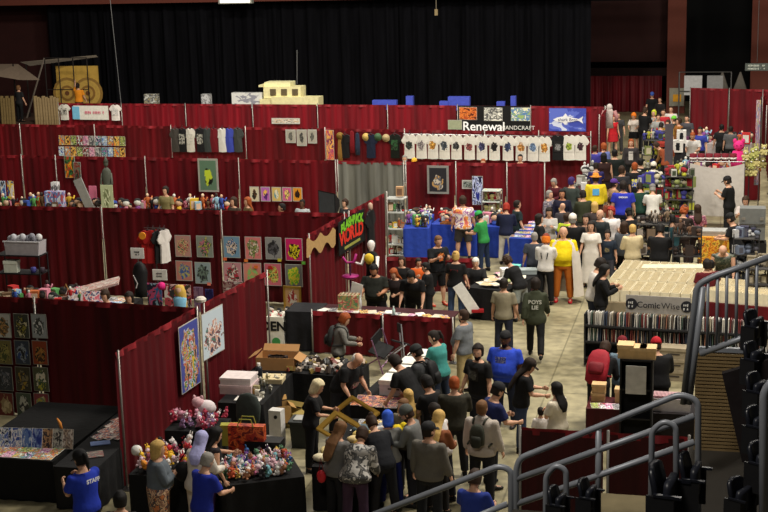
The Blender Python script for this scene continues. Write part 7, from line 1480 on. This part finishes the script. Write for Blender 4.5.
person(604, 153, 10, 'woman in a dark maroon dress with bare arms at the aisle', 'stand', 1.78, (44, 22, 20), (30, 18, 18), sl='none', kind='skirt', hair='bob', hc='black', fem=True, w=1.25, skin='l')
person(631, 139, 182, 'woman with long red hair in a dark jacket and white top coming down the aisle', 'stand', 1.72, (50, 46, 48), (20, 20, 24), sl='long', hair='long', hc='ginger', fem=True, w=1.1, loose=.02, print_=(.16, .32, 1.2, M((200, 196, 190))))
person(604, 143, 40, 'person in a light blue jacket at the counter, right of two', 'stand', 1.72, (110, 124, 190), (30, 34, 60), sl='long', hair='full', hc='ginger')
person(595, 145, -20, 'person in a blue violet jacket at the counter, left of two', 'stand', 1.70, (70, 66, 160), (30, 34, 60), sl='long', hair='short', hc='brown')
person(656, 142, 90, 'person in a brown and gold costume bending forward in the back aisle', 'lean', 1.66, M((110, 76, 40), .8, 'cloth', var=.7, scale=16), (60, 40, 30), sl='long', hair='full', hc='brown')
person(645, 107, -40, 'tall person all in black standing in the back aisle', 'phone', 1.92, (14, 14, 16), (14, 14, 16), hair='bun', hc='brown', w=1.15)
person(634, 113, 175, 'cosplayer with bright orange hair, white top and black skirt in the back aisle', 'handle', 1.64, (200, 190, 180), (16, 16, 18), kind='skirt', hair='curly', hc='orange', fem=True)
person(654, 110, 160, 'person with neon yellow hair in grey in the back aisle', 'stand', 1.72, (150, 150, 146), (30, 30, 34), hair='full', hc='blond')
for c in PEOPLE[-1].children:
    if c.name.startswith('hair'): recolor(c, M((206, 214, 60), .8, 'cloth'))
person(658, 114, -170, 'person in a light grey t-shirt right of the neon yellow hair', 'stand', 1.68, (150, 152, 150), (60, 50, 50), hair='short', hc='brown')
person(663, 109, 178, 'person in a red t-shirt at the back of the aisle', 'stand', 1.74, (180, 40, 50), (30, 34, 50), hair='short', hc='dark', w=1.15)
person(671, 106, 170, 'person in a white top near the red brick pillar', 'stand', 1.76, (214, 206, 200), (60, 50, 50), hair='short', hc='brown')
person(674, 116, 100, 'person with a bright green hat at the far end of the aisle', 'stand', 1.60, (60, 60, 50), BLACK, hat='beanie', hatc=(110, 200, 60), hair='short', hc='dark')
person(679, 118, 110, 'person in an orange brown cape left of the far right drape', 'stand', 1.70, (150, 96, 44), (60, 44, 34), sl='long', hair='full', hc='brown', loose=.03, w=1.2)
person(652, 92, 180, 'person in black with a blue cap standing in the dark doorway', 'stand', 1.80, (16, 16, 18), BLACK, hat='cap', hatc=(60, 90, 170), hair='short', hc='black')
person(660, 97, 160, 'dark clothed person right of the blue cap in the doorway', 'stand', 1.72, (30, 26, 28), BLACK, hair='short', hc='brown')
person(613, 115, 200, 'girl in a red outfit with red hair beside the furthest drape end', 'stand', 1.66, (190, 30, 40), (180, 30, 40), sl='none', kind='skirt', hair='bob', hc='red', fem=True)
person(618, 112, 180, 'dark clothed person behind the girl in red', 'stand', 1.72, (60, 60, 62), (60, 60, 62), hair='short', hc='brown')
person(687, 115, 160, 'dark haired person in grey near the corner of the far right drape', 'stand', 1.70, (70, 70, 76), BLACK, hair='short', hc='dark', w=1.1)
person(663, 131, 150, 'person with a red scarf among the back aisle racks', 'stand', 1.66, (170, 60, 50), (30, 30, 40), hair='short', hc='brown')
person(700, 127, 170, 'person in a blue jacket at the far right toy table', 'stand', 1.70, (50, 60, 150), BLACK, hair='full', hc='dark')
person(693, 132, 175, 'bearded man in a white t-shirt left of the blue jacket', 'handle', 1.76, (206, 204, 200), (60, 60, 66), hair='short', hc='ginger', beard=True, w=1.15)
person(722, 124, 10, 'person in black before the pale far right table', 'stand', 1.70, (18, 18, 20), BLACK, hair='short', hc='black', w=1.1)
person(731, 126, -10, 'person in grey right of the black clothed one at the far right', 'stand', 1.66, (84, 84, 86), BLACK, hair='short', hc='dark')
# --- right hand stalls
person(728, 176, 70, 'vendor in a black t-shirt and cap gesturing before the white sheet', 'phone', 1.80, (14, 14, 16), BLACK, hat='cap', hatc=(26, 24, 26), hair='short', hc='dark', w=1.15)
person(684, 206, -20, 'redhead in dark clothes browsing below the white sheet', 'handle', 1.72, (34, 24, 20), (40, 28, 24), sl='long', hair='curly', hc='ginger', hat='beanie', hatc=(60, 40, 34), w=1.1)
person(698, 205, 10, 'person with long brown hair in a pink plaid shirt below the white sheet', 'stand', 1.66, art([(170, 100, 120), (120, 60, 80), (190, 140, 150)], 2, 14, coord='Object'), (50, 40, 44), hair='long', hc='brown', fem=True)
person(731, 213, 75, 'man in a black t-shirt, cap and dark shorts beside the orange cloth', 'handle', 1.78, (18, 18, 20), (30, 32, 40), kind='shorts', hat='cap', hatc=(20, 20, 22), hair='short', hc='dark', w=1.15, print_=pr(2, [(180, 176, 160), (90, 90, 80)], (18, 18, 20), .14, .14, 1.3))
person(708, 244, 175, 'bald person in a green plaid sleeveless shirt leaning at the long boxes', 'lean', 1.70, art([(70, 80, 60), (40, 50, 40), (110, 110, 90)], 3, 16, coord='Object'), (60, 60, 66), sl='none', hair='fringe', hc='grey', w=1.2, skin='l')
person(711, 262, 20, 'dark haired person in a maroon shirt behind the stair rail', 'stand', 1.60, (90, 16, 26), (150, 140, 110), hair='full', hc='dark', w=1.15)
person(660, 224, -5, 'black shirted browser with back turned at the dark goods rack', 'handle', 1.74, (14, 14, 16), BLACK, hair='full', hc='black', w=1.2)
person(719, 262, 30, 'person in red brown behind the first balusters of the stair rail', 'stand', 1.5, (70, 20, 24), (60, 50, 46), hair='short', hc='black')
person(600, 258, -75, 'dark haired man in a white t-shirt at the corner of the comic racks', 'handle', 1.80, (214, 208, 200), (30, 34, 46), hair='full', hc='dark', w=1.1)
person(604, 264, -85, 'person with long black hair in a black sweater leafing through comics', 'phone', 1.74, (16, 16, 18), BLACK, sl='long', hair='long', hc='black', w=1.1)
p = person(605, 341, -12, 'person in black with tawny hair browsing the racks under a red backpack', 'lean', 1.74, (16, 16, 18), (20, 20, 24), sl='long', hair='full', hc='brown', w=1.1); backpack(p, (150, 24, 40), 'bright red backpack in front of the comic racks', scale=1.35)
person(622, 337, 8, 'person in a maroon knit cap and faded denim shirt at the comic racks', 'handle', 1.70, (100, 120, 134), (30, 30, 36), sl='long', hat='beanie', hatc=(110, 20, 30), hair='short', hc='dark')
person(656, 338, 10, 'person in a red cap and long black coat at the comic racks', 'handle', 1.76, (14, 14, 16), (14, 14, 16), sl='long', hat='beanie', hatc=(170, 20, 34), hair='short', hc='dark', w=1.2, loose=.02)
# --- far left and back
person(18, 89, -20, 'person in dark clothes standing on the far left stage', 'stand', 1.78, (26, 26, 28), BLACK, hair='short', hc='lightbrown', xy=(aty(18, 110, 63).x, 63.2), zbase=1.1)
person(79, 84, 0, 'person in an orange shirt standing before the yellow target wall', 'raise', 1.80, (226, 140, 30), (60, 50, 40), hair='short', hc='dark', zbase=1.1, xy=(aty(79, 100, 64).x, 64.0))
person(345, 199, 150, 'brown haired person between the softbox lamp and the grey drape', 'stand', 1.60, (40, 40, 44), BLACK, hair='full', hc='brown', fem=True)
person(302, 199, 170, 'dark haired person in pale grey behind the five small prints', 'stand', 1.62, (170, 176, 180), BLACK, hair='short', hc='black', skin='d')
person(134, 190 - 3, 160, 'brown haired person in tan behind the toy tables', 'stand', 1.72, (150, 130, 90), BLACK, hair='full', hc='dark', xy=None) if False else None
for i, (x, y, lb, hc, c) in enumerate([(166, 186, 'dark haired vendor in olive behind the toy tables', 'dark', (130, 120, 80)), (236, 197, 'brown haired visitor behind the maroon row, left of the small prints', 'brown', (60, 50, 40)), (245, 197, 'ginger haired visitor behind the maroon row, nearest the small prints', 'ginger', (90, 70, 40)), (282, 203, 'black haired visitor just showing above the maroon row', 'black', (20, 20, 20))]):
    person(x, y, 170 - i * 20, lb, 'stand', 1.72, c, BLACK, hair=['full', 'bob', 'long', 'short'][i], hc=hc)
for i, (x, y, lb, hc, kw) in enumerate([(404.5, 155, 'grey haired vendor head showing above the grey curtain', 'grey', {}), (414, 158, 'vendor in a yellow cap showing beneath the white tees', 'dark', dict(hat='cap', hatc=(226, 170, 50))), (483, 158.5, 'vendor with reddish hair just above the rightmost drapes', 'ginger', {}), (520, 154, 'dark haired vendor wearing red beneath the white tees', 'black', dict(top=(130, 20, 30)))]):
    person(x, y, 180, lb, 'stand', 1.74, kw.pop('top', (40, 40, 44)), BLACK, hc=hc, **kw)
for i, (x, y, lb, c) in enumerate([(168, 99, 'orange cap vendor showing above the furthest drape row', (220, 120, 50))]): person(x, y, 180, lb, 'stand', 1.9, (60, 50, 50), BLACK, hat='cap', hatc=c, zbase=.5) if False else None

for x, y, rot, lb, c, hc, hr in [(668, 120, 150, 'person in mustard yellow in the packed end of the back aisle', (170, 130, 50), 'brown', 'full'), (661, 122, -20, 'person in slate blue in the packed end of the back aisle', (60, 70, 96), 'dark', 'short'), (683, 128, 160, 'person in plum purple by the white display boxes', (84, 40, 70), 'black', 'bob'),
    (667, 141, -10, 'person in brick orange right of the bending gold costume', (150, 76, 46), 'brown', 'short'), (622, 166, 10, 'person in charcoal walking behind the staff shirt man', (44, 44, 48), 'brown', 'full'), (583, 190, 30, 'person in dark olive between the orange hat and the booth', (50, 54, 36), 'dark', 'short'),
    (586, 214, 170, 'person in dusty brown left of the bald man in the vest', (90, 70, 56), 'dark', 'full'), (620, 222, -20, 'person in steel grey between the white dress and the black dress', (90, 96, 104), 'brown', 'bob'), (672, 214, 20, 'person in deep teal browsing the racks left of the redhead', (26, 60, 66), 'black', 'short'),
    (746, 196, 170, 'person in a pale shirt and red sleeves at the right edge of the white sheet', (190, 180, 176), 'brown', 'full'), (592, 162, 15, 'person in indigo at the counter below the blue jackets', (40, 36, 90), 'dark', 'short'), (647, 172, -10, 'person in forest green near the white fleece hood', (40, 70, 44), 'brown', 'full'), (556, 178, 150, 'person in wine red left of the grey green t-shirt man', (80, 24, 34), 'grey', 'short')]:
    person(x, y, rot, lb, rn.choice(['stand', 'handle', 'phone']), rn.uniform(1.62, 1.8), c, rn.choice([BLACK, DENIM, (60, 56, 50)]), hair=hr, hc=hc, sl=rn.choice(['long', 'short']))
# ---------------------------------------------------------------- give every visitor room: out of the tables, apart from one another
_fol = {}
for o in list(C.objects):
    if o.parent is None and o.name.split('.')[0] in ('backpack', 'drawstring_bag'):
        q = min(PEOPLE, key=lambda p: (p.location - o.location).length); _fol.setdefault(q.name, []).append(o)
_home = {p.name: p.location.copy() for p in PEOPLE}
for it in range(30):
    for p in PEOPLE:
        for nm_, (mid, rz, Lg, dp, h) in TABLES.items():
            if p.location.z > .5: continue
            d = p.location - mid; c_, s_ = math.cos(-rz), math.sin(-rz); x = d.x * c_ - d.y * s_; y = d.x * s_ + d.y * c_; mx, my = Lg / 2 + .17, dp / 2 + .17
            if abs(x) < mx and abs(y) < my:
                if mx - abs(x) < my - abs(y): vx, vy = math.copysign(mx - abs(x), x), 0
                else: vx, vy = 0, math.copysign(my - abs(y), y)
                p.location.x += (vx * math.cos(rz) - vy * math.sin(rz)) * .5; p.location.y += (vx * math.sin(rz) + vy * math.cos(rz)) * .5
    for i, a_ in enumerate(PEOPLE):
        for b_ in PEOPLE[i + 1:]:
            d = b_.location - a_.location; L_ = math.hypot(d.x, d.y); m_ = .44 if min(a_.scale.x, b_.scale.x) > .8 else .34
            if L_ < m_ and abs(d.z) < .5:
                u = Vector((d.x, d.y, 0)).normalized() if L_ > .01 else Vector((1, 0, 0)); a_.location -= u * (m_ - L_) * .5; b_.location += u * (m_ - L_) * .5
for p in PEOPLE:
    d = p.location - _home[p.name]
    for o in _fol.get(p.name, []): o.location += d
    if d.length > .25 and DEBUG: print('MOVED', p.name, round(d.length, 2), tuple(round(v, 2) for v in d), p['label'])
for o in FIG + PLUSH:
    for c in list(o.children): bpy.data.objects.remove(c)
    bpy.data.objects.remove(o)
bpy.data.scenes.remove(_ws)
